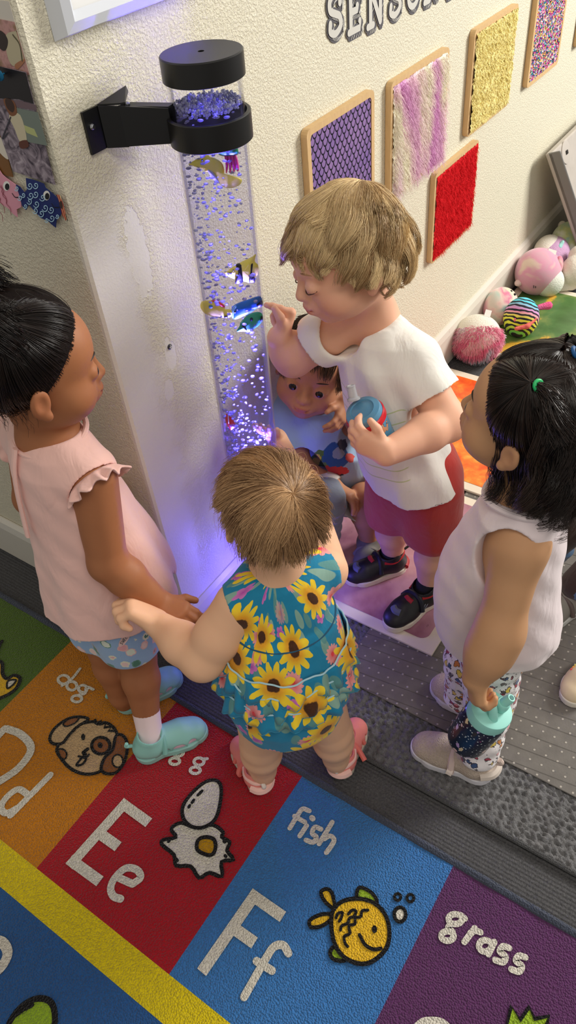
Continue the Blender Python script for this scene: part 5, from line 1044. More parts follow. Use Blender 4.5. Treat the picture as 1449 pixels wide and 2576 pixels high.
    for a, b, q in ((j['lsh'], j['lel'], sl), (j['rsh'], j['rel'], sr)):
        d = nrm(b - a); v.cone(q - d * .018, q + d * .06, .0395, .044, .004, True); v.cone(q + d * .036, q + d * .09, .062, .062, .003, True)
    v.ell(n_ + f * .020 + V(0, 0, .016), (.058, .058, .046), None, .006, True); v.ell(n_ + f * .050 - V(0, 0, .022), (.044, .044, .036), None, .010, True)
    st2 = [(z, x, y, a - .006, b - .006) for z, x, y, a, b in st if z < .43] + [(.36, *ce(.36, .006)[:2], .083, .098)]; v.loft([q for q in st2 if q[0] < .4] + [(.40, *ce(.40, .008)[:2], .078, .092)], .003, True, yaw)
    v.build('t_shirt', wm, e, 2)
    stripe = flat(196, 214, 150, .9); b = MB()
    for k in range(5):                                  # printed lines across the chest
        pass
    # shorts
    rm = cloth('red_fleece', srgb(186, 58, 52), 700, .3); lo, hi = bounds(j['pel'], j['lkn'], j['rkn'], pad=.13); v = Vol(lo, hi, .0024); v.ell(j['pel'] + V(0, 0, .02), (.074, .084, .07), None, .02)
    for h, k in (('lhip', 'lkn'), ('rhip', 'rkn')):
        q = lerp(j[h], j[k], .72); v.cone(lerp(j['pel'], j[h], .8), q, .070, .060, .016)
    v.warp(lambda x, y, z: .0016 * np.sin(90 * x + 40 * z) * np.sin(75 * y + 30 * z)); v.plane((0, 0, .205), (0, 0, -1), .003)
    for h, k in (('lhip', 'lkn'), ('rhip', 'rkn')): v.cone(lerp(j[h], j[k], .66), j[k], .050, .054, .003, True)
    v.build('shorts', rm, e, 2)
    # shoes
    ms = dict(sole=flat(226, 218, 200, .6), upper=flat(22, 22, 26, .45, .5)); RDm = flat(176, 32, 36, .5)
    for an, kn, hl, to, sd in (('lan', 'lkn', FP(1098, 1492, .012), FP(985, 1568, .012), -1), ('ran', 'rkn', FP(1022, 1418, .012), FP(866, 1468, .012), 1)):
        g = empty('shoe', hl) ; g.parent = e; g.location = tuple(hl - np.array(e.location)); A = foot_frame(hl, to); L = .150
        T2, k = shoe(g, hl, A, L, ms, 'sneaker', sd)
        patch(g, 'toe_guard', T2, [(-.008, .116, .037), (.002, .120, .0365), (.012, .116, .036)], flat(98, 106, 126, .5), r=np.full(13, .0085))
        patch(g, 'red_badge', T2, [(-.006, .084, .0465), (.003, .086, .0475), (.012, .084, .0455)], flat(170, 36, 40, .5), r=np.full(13, .0065)); patch(g, 'strap', T2, [(-.027, .074, .026), (-.014, .070, .046), (.004, .068, .0515), (.020, .068, .044), (.031, .072, .024)], flat(22, 26, 38, .5), r=np.full(25, .0060))
        patch(g, 'collar_trim', T2, [(-.018, .062, .047), (-.024, .040, .046), (-.015, .018, .050), (0, .010, .052), (.015, .018, .050), (.024, .040, .046), (.018, .062, .047)], RDm, r=np.full(37, .0036)); patch(g, 'heel_clip', T2, [(-.020, .012, .016), (0, .001, .016), (.020, .012, .016)], RDm, r=np.full(13, .0070))
        patch(g, 'pull_loop', T2, [(0, .006, .052), (.002, -.012, .058), (0, -.020, .053), (0, -.012, .047)], flat(26, 28, 32, .5), r=np.full(19, .0028))
        for q, (a, b) in enumerate((((.028, .064, .022), (.026, .05, .034)), ((.030, .076, .020), (.027, .06, .036)))): patch(g, 'side_line', T2, [a, lerp(V(*a), V(*b), .5) + V(.001, 0, 0), b], flat(150, 156, 170, .5), r=np.full(13, .0010))
        sock(g, j[an], j[kn], flat(30, 30, 34, .9, bumpsc=900), T2, .10, .0245)
blond()

# ============================================================ girl in the pink top
def pinkgirl():
    j = J(dict(head=(86, 916, .81), neck=(118, 1085, .70), rsh=(232, 1205, .645), rel=(272, 1415, .51), rwr=(398, 1515, .425), pel=(250, 1470, .37), rkn=(345, 1650, .19), ran=(372, 1815, .06), lkn=(268, 1630, .19), lan=(305, 1750, .06)))
    f = nrm(V(.97, -.22, 0)); l = V(-f[1], f[0], 0); j['lsh'] = j['neck'] + l * .085 - V(0, 0, .055); j['rhip'] = j['pel'] - l * .036 - V(0, 0, .02); j['lhip'] = j['pel'] + l * .036 - V(0, 0, .02); j['lel'] = j['lsh'] + V(-.02, .03, -.125); j['lwr'] = j['lel'] + f * .10 - V(0, 0, .05)
    e = empty('person', (-.18, -.02, 0), 'dark haired child in pale pink top and mint shoes, standing nearest the side wall', 'person', 'children around the bubble tube')
    sk = skin('warm_brown_skin', (172, 112, 74), (150, 76, 62), (132, 80, 52)); s = 1.0; M = rot(V(.86, -.50, 0), .16, 0.0); c = j['head']
    lo, hi = bounds(*j.values(), pad=.12); v = Vol(lo, hi, BODYH); torso(v, j['pel'], j['neck'], f, .97); T = head(v, c, M, s, j['neck'])
    for a in ('lsh', 'rsh'): v.cone(j['neck'] - V(0, 0, .012), lerp(j['neck'], j[a], .9), .040, .032, .02)
    limb(v, [j['rsh'], j['rel'], lerp(j['rel'], j['rwr'], .35), j['rwr']], [.036, .029, .029, .0205]); limb(v, [j['lsh'], j['lel'], j['lwr']], [.034, .028, .021]); leg(v, j['lhip'], j['lkn'], j['lan']); leg(v, j['rhip'], j['rkn'], j['ran'])
    hand(v, j['rwr'], .86 * CR - .42 * CU + .2 * CB, -.45 * CU - .5 * CB + .2 * CR, .75 * CU + .2 * CR, .9, ((.25, .3, .2), (.3, .35, .25), (.35, .4, .3), (.4, .4, .3)), (.2, .1), .08); hand(v, j['lwr'], f - V(0, 0, .3), V(0, 0, -1), -l, .9)
    v.build('body', sk, e, 1, face_tint(c, M, s, cheeks=.3)); eye_ball(e, T, M, s, 1); eye_ball(e, T, M, s, -1); DK = flat(30, 22, 20, .6)
    for q in (-1, 1): brow(e, T, M, s, DK, q)
    hm = hairmat('black_hair', (16, 12, 12), (52, 40, 36), .3); scalp(c, M, s, hm, e, d=.006)
    B1, B2 = (.030, -.050, .074), (-.040, -.040, .074)
    kp = lambda sg: (lambda p: hairline(p, d=.010) & (np.sign(p[:, 0] + .004) == sg))
    for i, (w, sg) in enumerate((((-.034, -.030, .080), -1), ((.034, -.034, .078), 1))):
        P, t = strands(c, M, s, 5200, .1, 'to', w, 20 + i, 10, .03, .035, keep=lambda p, sg=sg: hairline(p, d=.010) & (p[:, 0] * sg > .002) , jit=.3); tubes_np('hair', P, np.full((1, 10), .00042), .15 + .7 * t ** 2, hm, e)
        P, t = tail(c, M, s, np.array(w) + V(0, 0, .006), (sg * .5, -.35 - .25 * i, .75), 1300, .052, 30 + i, 14, .55, .016, 11, .012, 1.5); tubes_np('bun', P, np.linspace(.0006, .0003, 14)[None], .1 + .6 * t ** 2, hm, e)
        b = MB(); cc = T(*w); A = frame_z(M @ V(sg * .3, -.4, .8), M @ V(1, 0, 0)); b.tube([cc + A @ V(.011 * math.cos(a), .011 * math.sin(a), .004) for a in np.linspace(0, 2 * PI, 20)], .0028, 8); b.build('hair_tie', flat(226, 90, 120, .6) if sg > 0 else flat(30, 26, 30, .6), e, True)
    P, t = strands(c, M, s, 260, lambda p, r_: r_.uniform(.03, .06, len(p)), 'from', (0, -.03, .08), 41, 12, .5, .05, .006, 9, 0, keep=lambda p: (p[:, 2] < .0) & hairline(p, d=.01) & (p[:, 2] > -.05) & (p[:, 1] < -.025)); tubes_np('loose_wisps', P, np.linspace(.0003, .00015, 12)[None], .3 + .5 * t, hm, e)
    ea = T(-.0765, -.004, -.0385); b = MB(); b.lathe([(.0005, 0), (.0022, .0006), (.0026, .002), (.0005, .003)], ea, 12, 0, frame_z(M @ V(-1, 0, 0), V(0, 0, 1))); b.build('ear_stud', flat(236, 230, 214, .1, .6, .9), e, True)
    # flared top
    pm = cloth('pink_cotton', srgb(242, 196, 186), 1000, .4); lo, hi = bounds(j['neck'], j['pel'], j['lsh'], j['rsh'], pad=.17); v = Vol(lo, hi, .0024); yaw = math.atan2(f[1], f[0]); n_ = j['neck']; base = lambda z: lerp(j['pel'], n_, (z - .37) / .33)
    st = []
    for z, k, a, b in ((.712, .0, .034, .046), (.69, 0, .050, .072), (.66, 0, .060, .086), (.60, .004, .070, .088), (.52, .012, .083, .094), (.45, .018, .098, .105), (.385, .022, .110, .115), (.342, .022, .116, .118)): q = base(z) + f * k; st.append((z, q[0], q[1], a, b))
    v.loft(st, .004, yaw=yaw, fold=lambda th, z: bowlfold(6, .07, 8)(th, z) * np.clip((.66 - z) / .25, 0, 1)); v.warp(lambda x, y, z: .0013 * np.sin(90 * x + 50 * z) * np.sin(80 * y - 40 * z))
    for a in ('lsh', 'rsh'): v.cone(lerp(n_, j[a], .5), lerp(n_, j[a], .88), .040, .044, .012)
    v.ell(n_ + V(0, 0, .022) + f * .006, (.049, .056, .034), None, .004, True)
    for a, b in (('lsh', 'lel'), ('rsh', 'rel')): d = nrm(j[b] - j[a]); sd = l * (1 if a == 'lsh' else -1); v.ell(j[a] + sd * .012 + d * .012, (.042, .036, .046), None, .005, True)
    v.loft([(.33, *(base(.33) + f * .022)[:2], .110, .112), (.395, *(base(.395) + f * .022)[:2], .098, .102)], .003, True, yaw); v.build('top', pm, e, 1)
    def frill(ca, ax, up_, r0, w, a0, a1, seed, n=70, amp=.006):
        r_ = np.random.default_rng(seed); b = MB(); u = nrm(up_ - ax * (up_ @ ax)); x = np.cross(ax, u); vs = []; K = 7
        for i, a in enumerate(np.linspace(a0, a1, n)):
            rad = u * math.cos(a) + x * math.sin(a); ed = math.sin(PI * i / (n - 1)) ** .5
            for k in range(K): t = k / (K - 1); vs.append(ca + rad * (r0 + w * t * .55 * ed + amp * t * math.sin(13 * a + 1.3 * math.sin(5 * a)) * ed) + ax * (w * t * .75 * ed + amp * .7 * t * math.cos(13 * a) * ed))
        f_ = [(i * K + k, (i + 1) * K + k, (i + 1) * K + k + 1, i * K + k + 1) for i in range(n - 1) for k in range(K - 1)]; o = mk('shoulder_frill', vs, f_, pm, e); so = o.modifiers.new('thick', 'SOLIDIFY'); so.thickness = .0022; return o
    for a, b, sd in (('rsh', 'rel', -1), ('lsh', 'lel', 1)):
        frill(j[a] + l * sd * .000 + V(0, 0, -.004), nrm(l * sd * .85 + V(0, 0, -.55)), V(0, 0, 1), .040, .026, -2.2, 2.2, 6)
    b = MB(); bk = [base(z) - f * (d + .004) for z, d in ((.700, .046), (.67, .058), (.63, .066), (.59, .071), (.55, .076))]; b.tube(spline(bk, 6), .0034, 6, sx=1.6); b.build('placket', pm, e, True)
    b = MB(); ring = [n_ + V(0, 0, -.002 + .006 * math.cos(a)) + f * (.050 * math.cos(a) + .004) + l * .058 * math.sin(a) for a in np.linspace(0, 2 * PI, 40)]; b.tube(ring, .0042, 8, cap=False); b.build('neckband', pm, e, True)
    # printed shorts
    def sh(m):
        o = m.co(); v_ = m.vor(m.mapv(o, (1, 1, .8)), 42); k = m.xyz(v_[1]); d = m.math('ADD', v_[0], m.math('MULTIPLY', m.math('SUBTRACT', m.noise(o, 130, 2), .5), .3)); i = m.math('SUBTRACT', 1.0, m.step(d, .36, .40)); i2 = m.math('SUBTRACT', 1.0, m.step(d, .28, .31))
        c1 = m.ramp(k[0], [(0, srgb(236, 190, 186)), (.3, srgb(96, 150, 130)), (.55, srgb(236, 232, 206)), (.8, srgb(214, 150, 160))], 'CONSTANT'); c2 = m.ramp(k[1], [(0, srgb(240, 210, 206)), (.3, srgb(70, 128, 108)), (.6, srgb(226, 236, 220)), (.85, srgb(236, 170, 176))], 'CONSTANT'); return m.mix(i2, m.mix(i, srgb(150, 184, 222), c1), c2)
    sm_ = cloth('fruit_print', sh, 1000, .25); v = Vol(*bounds(j['pel'], j['lkn'], j['rkn'], pad=.12), .0024); v.ell(j['pel'], (.076, .080, .06), None, .02)
    for h, k in (('lhip', 'lkn'), ('rhip', 'rkn')): v.cone(j[h], lerp(j[h], j[k], .62), .064, .060, .014)
    v.plane((0, 0, .232), (0, 0, -1), .003)
    for h, k in (('lhip', 'lkn'), ('rhip', 'rkn')): v.cone(lerp(j[h], j[k], .62), j[k], .050, .056, .003, True)
    so = v.build('shorts', sm_, e, 1)
    # the sweet-shop word printed on the leg
    from mathutils.bvhtree import BVHTree
    bv = BVHTree.FromPolygons([tuple(np.array(q.co) + wloc(so)) for q in so.data.vertices], [tuple(p.vertices) for p in so.data.polygons])
    def hit(x, y): h = bv.ray_cast(Vector(CAM), Vector(ray(x, y))); return np.array(h[0]), np.array(h[1])
    try:
        o0, nn = hit(313, 1607); b = MB(); ov = [hit(313 + 23 * math.cos(a) * .60 - 8 * math.sin(a) * .8, 1607 - 23 * math.cos(a) * .80 - 8 * math.sin(a) * .60)[0] + nn * .0008 for a in np.linspace(0, 2 * PI, 22)[:-1]]; b.prism(ov, nn * .0004, 0)
        SW = {'S': [[(.8, .9), (.3, 1), (.1, .75), (.8, .3), (.6, 0), (.1, .1)]], 'W': [[(0, 1), (.25, 0), (.5, .7), (.75, 0), (1, 1)]], 'E': [[(.9, 1), (.1, 1), (.1, 0), (.9, 0)], [(.1, .5), (.7, .5)]], 'T': [[(0, 1), (1, 1)], [(.5, 1), (.5, 0)]]}
        for i, ch in enumerate('SWEET'):
            for stt in SW[ch]:
                b.ribbon(np.array([hit(313 + (-15 + 6.2 * i + 4.6 * u) * .60 - (w_ - .5) * 7 * .80, 1607 - (-15 + 6.2 * i + 4.6 * u) * .80 - (w_ - .5) * 7 * .60)[0] + nn * .0014 for u, w_ in stt]), .0008, nn, 1, th=.0002)
        b.build('printed_word', [flat(240, 204, 200, .9), flat(70, 90, 84, .9)], e)
    except TypeError: pass
    ms = dict(sole=flat(150, 202, 194, .5), upper=flat(146, 204, 196, .5, .4), inner=flat(232, 196, 214, .8))
    for an, kn, hl, to, sd in (('ran', 'rkn', FP(340, 1908, .001), FP(520, 1828, .001), 1), ('lan', 'lkn', FP(292, 1785, .001), FP(446, 1712, .001), -1)):
        g = empty('shoe', hl); g.parent = e; g.location = tuple(hl - np.array(e.location)); A = foot_frame(hl, to); T2, k = shoe(g, hl, A, .148, ms, 'cutout', sd)
        patch(g, 'strap', T2, [(-.030, .060, .022), (-.018, .062, .044), (.004, .064, .050), (.020, .062, .042), (.031, .056, .022)], flat(132, 190, 182, .5), r=np.full(25, .0050)); patch(g, 'heel_tab', T2, [(0, .004, .046), (0, -.006, .052), (0, -.003, .060)], ms['upper'], r=np.full(13, .0035))
        for yy in (.086, .100, .114): patch(g, 'toe_rib', T2, [(-.018, yy, .036 - (yy - .086) * .2), (.002, yy + .002, .0405 - (yy - .086) * .25), (.020, yy, .035 - (yy - .086) * .2)], flat(128, 186, 178, .5), r=np.full(13, .0020))
        sock(g, j[an], j[kn], flat(238, 216, 218, .9, bumpsc=900), T2, .16, .0250)
pinkgirl()

# ============================================================ toddler in the sunflower romper
def flower_cloth(name):
    def fn(m):
        o = m.co(); x, y, z = m.xyz(o)[:3]; th = m.math('ARCTAN2', y, x); uv = m.comb(m.math('MULTIPLY', th, .095), z)
        def layer(col, scale, off, petals, R, depth_, pc, cc_, cr, prob, asym=0.0):
            q = m.mapv(uv, (1, 1, 1), off); v_ = m.vor(q, scale, 'F1', .75, '2D'); lv = m.vmath('SUBTRACT', m.vmath('SCALE', q, None) if False else q, m.vmath('MULTIPLY', v_[2], (1, 1, 1)))
            k = m.xyz(v_[1]); dx, dy = m.xyz(lv)[0], m.xyz(lv)[1]; a = m.math('ADD', m.math('ARCTAN2', dy, dx), m.math('MULTIPLY', k[2], 6.0)); r = m.math('SQRT', m.math('ADD', m.math('MULTIPLY', dx, dx), m.math('MULTIPLY', dy, dy)))
            ripple = m.math('ABSOLUTE', m.math('SINE', m.math('ADD', m.math('MULTIPLY', a, petals / 2.0), m.math('MULTIPLY', m.noise(o, 60, 2), 1.2)))); edge = m.math('MULTIPLY', m.math('ADD', 1 - depth_, m.math('MULTIPLY', ripple, depth_)), R)
            on = m.math('MULTIPLY', m.step(m.math('SUBTRACT', edge, r), 0.0, .0008), m.step(k[0], prob, prob + .01)); cen = m.math('SUBTRACT', 1.0, m.step(m.math('ADD', r, m.math('MULTIPLY', m.noise(o, 300, 2), .003)), cr, cr + .0025))
            pcol = m.mix(m.step(r, cr, R * .75), pc[1], pc[0]); pcol = m.mix(m.math('MULTIPLY', m.noise(o, 120, 3), .4), pcol, pc[2]); return m.mix(on, col, m.mix(cen, pcol, m.mix(m.noise(o, 400, 2), cc_, (cc_[0] * 2.2, cc_[1] * 2.2, cc_[2] * 2.2, 1))))
        col = m.mix(m.noise(o, 30, 3), srgb(24, 122, 164), srgb(42, 142, 180))
        lf = m.vor(m.mapv(uv, (1, .55, 1), (.3, .1, 0), (0, 0, .6)), 30, 'F1', 1.0, '2D'); ld = m.math('SUBTRACT', 1.0, m.step(lf[0], .24, .27)); lk = m.step(m.xyz(lf[1])[0], .35, .36); col = m.mix(m.math('MULTIPLY', ld, lk), col, m.mix(m.xyz(lf[1])[1], srgb(120, 160, 150), srgb(150, 186, 172)))
        lf = m.vor(m.mapv(uv, (1, .5, 1), (.7, .4, 0), (0, 0, -.7)), 34, 'F1', 1.0, '2D'); ld = m.math('SUBTRACT', 1.0, m.step(lf[0], .22, .25)); lk = m.step(m.xyz(lf[1])[0], .45, .46); col = m.mix(m.math('MULTIPLY', ld, lk), col, srgb(96, 150, 150))
        col = layer(col, 19, (.11, .03, 0), 5, .0115, .35, (srgb(206, 110, 190), srgb(180, 80, 170), srgb(226, 150, 210)), srgb(150, 50, 140), .0015, .55)
        col = layer(col, 15.5, (.31, .17, 0), 14, .0170, .25, (srgb(238, 150, 150), srgb(222, 100, 104), srgb(246, 190, 184)), srgb(190, 50, 60), .0040, .35)
        col = layer(col, 11.0, (.05, .021, 0), 11, .0370, .45, (srgb(250, 212, 40), srgb(226, 140, 24), srgb(255, 226, 90)), srgb(60, 34, 20), .0105, .08)
        return col
    return cloth(name, fn, 1200, .35, .85, .15)
def baby():
    j = J(dict(head=(674, 1272, .65), neck=(700, 1425, .555), lsh=(597, 1525, .505), lel=(510, 1660, .425), lwr=(396, 1568, .425), pel=(722, 1735, .305), lkn=(655, 1870, .16), rkn=(835, 1838, .16), lan=(662, 1935, .055), ran=(845, 1905, .055)))
    f = nrm(V(.72, .69, 0)); l = V(-f[1], f[0], 0); j['rsh'] = j['neck'] - l * .068 - V(0, 0, .045) + f * .015; j['lhip'] = j['pel'] + l * .038 - V(0, 0, .015); j['rhip'] = j['pel'] - l * .038 - V(0, 0, .015)
    def on_tube(x, y):
        best = None
        for z in np.linspace(.25, .75, 400):
            p = FP(x, y, z); q = lean(z); d = abs(math.hypot(p[0] - TX - q[0], p[1] - TY - q[1]) - TR - .004)
            if best is None or d < best[0] - 1e-9:
                best = (d, p)
        return best[1]
    tipm = on_tube(668, 1082); j['rwr'] = tipm - nrm(V(TX, TY, 0) - V(tipm[0], tipm[1], 0)) * .045 - V(0, 0, .055); j['rel'] = lerp(j['rsh'], j['rwr'], .5) - V(0, 0, .045) - l * .02
    e = empty('person', (-.13, -.35, 0), 'light brown haired toddler in sunflower print romper seen from behind', 'person', 'children around the bubble tube')
    sk = skin('pale_skin', (238, 190, 154), (212, 120, 104), (218, 158, 124)); s = .84; M = rot(V(.55, .84, 0), .12, .06); c = j['head']
    lo, hi = bounds(*j.values(), pad=.11); v = Vol(lo, hi, BODYH); torso(v, j['pel'], j['neck'], f, .86); T = head(v, c, M, s, j['neck'])
    for a in ('lsh', 'rsh'): v.cone(j['neck'] - V(0, 0, .01), lerp(j['neck'], j[a], .9), .034, .030, .02)
    limb(v, [j['lsh'], lerp(j['lsh'], j['lel'], .55), j['lel'], lerp(j['lel'], j['lwr'], .45), j['lwr']], [.033, .034, .030, .031, .020]); limb(v, [j['rsh'], j['rel'], j['rwr']], [.032, .028, .019])
    leg(v, j['lhip'], j['lkn'], j['lan'], 1.0); leg(v, j['rhip'], j['rkn'], j['ran'], 1.0)
    hand(v, j['lwr'], -.80 * CR + .56 * CU + .18 * CB, -.55 * CU - .75 * CR - .25 * CB, .75 * CU + .62 * CR + .1 * CB, 1.06, ((.55, .8, .5), (.6, .85, .5), (.65, .85, .5), (.7, .9, .5)), (.5, .5), .05)
    hand(v, j['rwr'], tipm - j['rwr'], V(TX - tipm[0], TY - tipm[1], .1), l, .84, ((.05, .1, .1),) * 4, (.1, .1), .16)
    v.build('body', sk, e, 1, face_tint(c, M, s)); eye_ball(e, T, M, s, 1); eye_ball(e, T, M, s, -1)
    hm = hairmat('light_brown_hair', (112, 76, 48), (232, 188, 138), .36); scalp(c, M, s, hm, e, puff=.0025, d=.012)
    P, t = strands(c, M, s, 15000, lambda p, r_: (.095 + .25 * np.clip(p[:, 1], -.04, .06)) * r_.uniform(.55, 1.15, len(p)), 'from', (.014, -.070, .062), 51, 12, .16, .018, .004, 4, .30, keep=lambda p: hairline(p, d=.020), jit=.12, stop=lambda p: ((p[:, 1] > .02) & (p[:, 2] < .03)) | ((np.abs(p[:, 0]) > .048) & (p[:, 2] < .008) & (p[:, 1] > -.042)) | (p[:, 2] < -.058), clump=.4, K=170); tubes_np('hair', P, np.linspace(.00042, .0002, 12)[None], -.1 + 1.2 * t, hm, e)
    P, t = strands(c, M, s, 130, lambda p, r_: r_.uniform(.05, .10, len(p)), 'from', (.0, -.03, .08), 52, 14, .22, .22, .006, 4, .2, keep=lambda p: (np.abs(p[:, 0]) > .045) & hairline(p, d=.02)); tubes_np('flyaway_hair', P, np.linspace(.00028, .00015, 14)[None], .3 + .7 * t, hm, e)
    fc = flower_cloth('sunflower_print'); n_, p_ = j['neck'], j['pel']; base = lambda z: lerp(p_, n_, (z - p_[2]) / (n_[2] - p_[2])); yaw = math.atan2(f[1], f[0])
    g = empty('romper', (base(.4)[0], base(.4)[1], .4)); g.parent = e; g.location = tuple(np.array([base(.4)[0], base(.4)[1], .4]) - np.array(e.location))
    lo, hi = bounds(n_, p_, j['lsh'], j['rsh'], j['lkn'], j['rkn'], pad=.13); v = Vol(lo, hi, .0024); st = []
    for z, k, a, b in ((.565, 0, .032, .036), (.548, 0, .046, .056), (.52, 0, .056, .068), (.50, 0, .061, .070), (.475, 0, .065, .072), (.45, 0, .068, .075)): q = base(z) + f * k; st.append((z, q[0], q[1], a, b))
    v.loft(st, .004, yaw=yaw); st2 = []
    for z, a, b in ((.477, .066, .073), (.465, .074, .080), (.42, .086, .091), (.37, .093, .098), (.31, .091, .098), (.270, .080, .088), (.245, .056, .066)): q = base(z) - f * .002; st2.append((z, q[0], q[1], a, b))
    v.loft(st2, .006, yaw=yaw, fold=bowlfold(11, .02, 4)); v.cone(lerp(j['neck'], j['lsh'], .5), lerp(j['neck'], j['lsh'], .92), .034, .036, .012); v.cone(lerp(j['neck'], j['rsh'], .5), lerp(j['neck'], j['rsh'], .92), .034, .036, .012)
    v.ell(n_ + V(0, 0, .020) + f * .004, (.041, .041, .028), None, .003, True)
    for a, sd in (('lsh', 1), ('rsh', -1)): d = nrm(j['lel'] - j['lsh']) if sd > 0 else V(0, 0, -.3) + f * .9; v.ell(j[a] + l * sd * .018 + d * .010, (.036, .036, .040), None, .004, True)
    v.cone(base(.53) - f * .07 - l * .022, base(.505) - f * .07 - l * .022, .010, .012, .003, True)
    for h, k in (('lhip', 'lkn'), ('rhip', 'rkn')): d = j[k] - j[h]; v.cone(j[h] + d * .55, j[k] + d * .2, .041, .046, .003, True)
    v.build('bodice', fc, g, 2)
    r_ = np.random.default_rng(9)
    for zt_, drop, w in ((.428, .034, .102), (.402, .030, .104), (.376, .026, .106)):
        vs = []; n = 150; K = 5
        for i in range(n):
            a = 2 * PI * i / n; ru = .0885 + (.428 - zt_) * .14; rv = .0935 + (.428 - zt_) * .14
            for k in range(K):
                t = k / (K - 1); wv = (.15 + .85 * t) * (.0052 * math.sin(15 * a + 2.2 * math.sin(3 * a + zt_ * 90)) + .0030 * math.sin(29 * a + zt_ * 200)); q = base(zt_ - drop * t) + f * (ru + .009 * t + wv) * math.cos(a) + l * (rv + .009 * t + wv) * math.sin(a); q = q + V(0, 0, .0035 * math.sin(9 * a + zt_ * 50) + .006 * t * math.sin(15 * a + 1.5 * math.sin(4 * a) + zt_ * 80)); vs.append(q)
        f_ = [(i * K + k, ((i + 1) % n) * K + k, ((i + 1) % n) * K + k + 1, i * K + k + 1) for i in range(n) for k in range(K - 1)]; o = mk('ruffle', vs, f_, fc, g); so = o.modifiers.new('thick', 'SOLIDIFY'); so.thickness = .0016
        b = MB(); b.tube([np.array(vs[i * K + K - 1]) for i in range(n)] + [np.array(vs[K - 1])], .0015, 6, cap=False); b.build('ruffle_edge', flat(60, 160, 196, .8), g, True)
        b = MB(); b.tube([np.array(vs[i * K]) * 1.0 + (f * math.cos(2 * PI * i / n) + l * math.sin(2 * PI * i / n)) * .0015 for i in list(range(n)) + [0]], .0014, 6, cap=False); b.build('ruffle_heading', flat(176, 214, 228, .8), g, True)
    b = MB(); b.tube([base(.470) + f * .0715 * math.cos(a) + l * .0780 * math.sin(a) for a in np.linspace(0, 2 * PI, 50)], .0016, 6, cap=False); b.build('waist_piping', flat(40, 90, 120, .8), g, True)
    ms = dict(sole=flat(196, 184, 168, .6), upper=flat(228, 132, 124, .7), inner=sk)
    for an, kn, hl, to, sd in (('lan', 'lkn', FP(668, 2000, .001), FP(608, 1872, .001), -1), ('ran', 'rkn', FP(850, 1962, -.003), FP(898, 1822, -.003), 1)):
        g2 = empty('sandal', hl); g2.parent = e; g2.location = tuple(hl - np.array(e.location)); A = foot_frame(hl, to); T2, k = shoe(g2, hl, A, .126, ms, 'sandal', sd)
        pk = flat(242, 196, 186, .7); wh = flat(226, 214, 206, .6)
        patch(g2, 'heel_panel', T2, [(-.022, .016, .026), (-.012, .003, .028), (0, -.001, .029), (.012, .003, .028), (.022, .016, .026)], pk, r=np.full(25, .0085)); patch(g2, 'heel_tab', T2, [(0, -.001, .040), (0, -.004, .047), (0, .002, .053)], wh, r=np.full(13, .0042)); patch(g2, 'collar', T2, [(-.020, .058, .044), (-.026, .038, .042), (-.016, .014, .045), (0, .006, .047), (.016, .014, .045), (.026, .038, .042), (.020, .058, .044)], pk, r=np.full(37, .0040))
        patch(g2, 'strap', T2, [(-.030, .070, .018), (-.018, .072, .040), (.003, .072, .046), (.021, .070, .038), (.034, .062, .026)] + ([(.046, .052, .020)] if an == 'ran' else [(.033, .060, .016)]), flat(226, 118, 108, .7), r=np.full(31, .0050)); patch(g2, 'strap', T2, [(-.030, .096, .016), (-.014, .098, .034), (.004, .098, .037), (.022, .096, .031), (.032, .094, .014)], flat(226, 118, 108, .7), r=np.full(25, .0045))
baby()
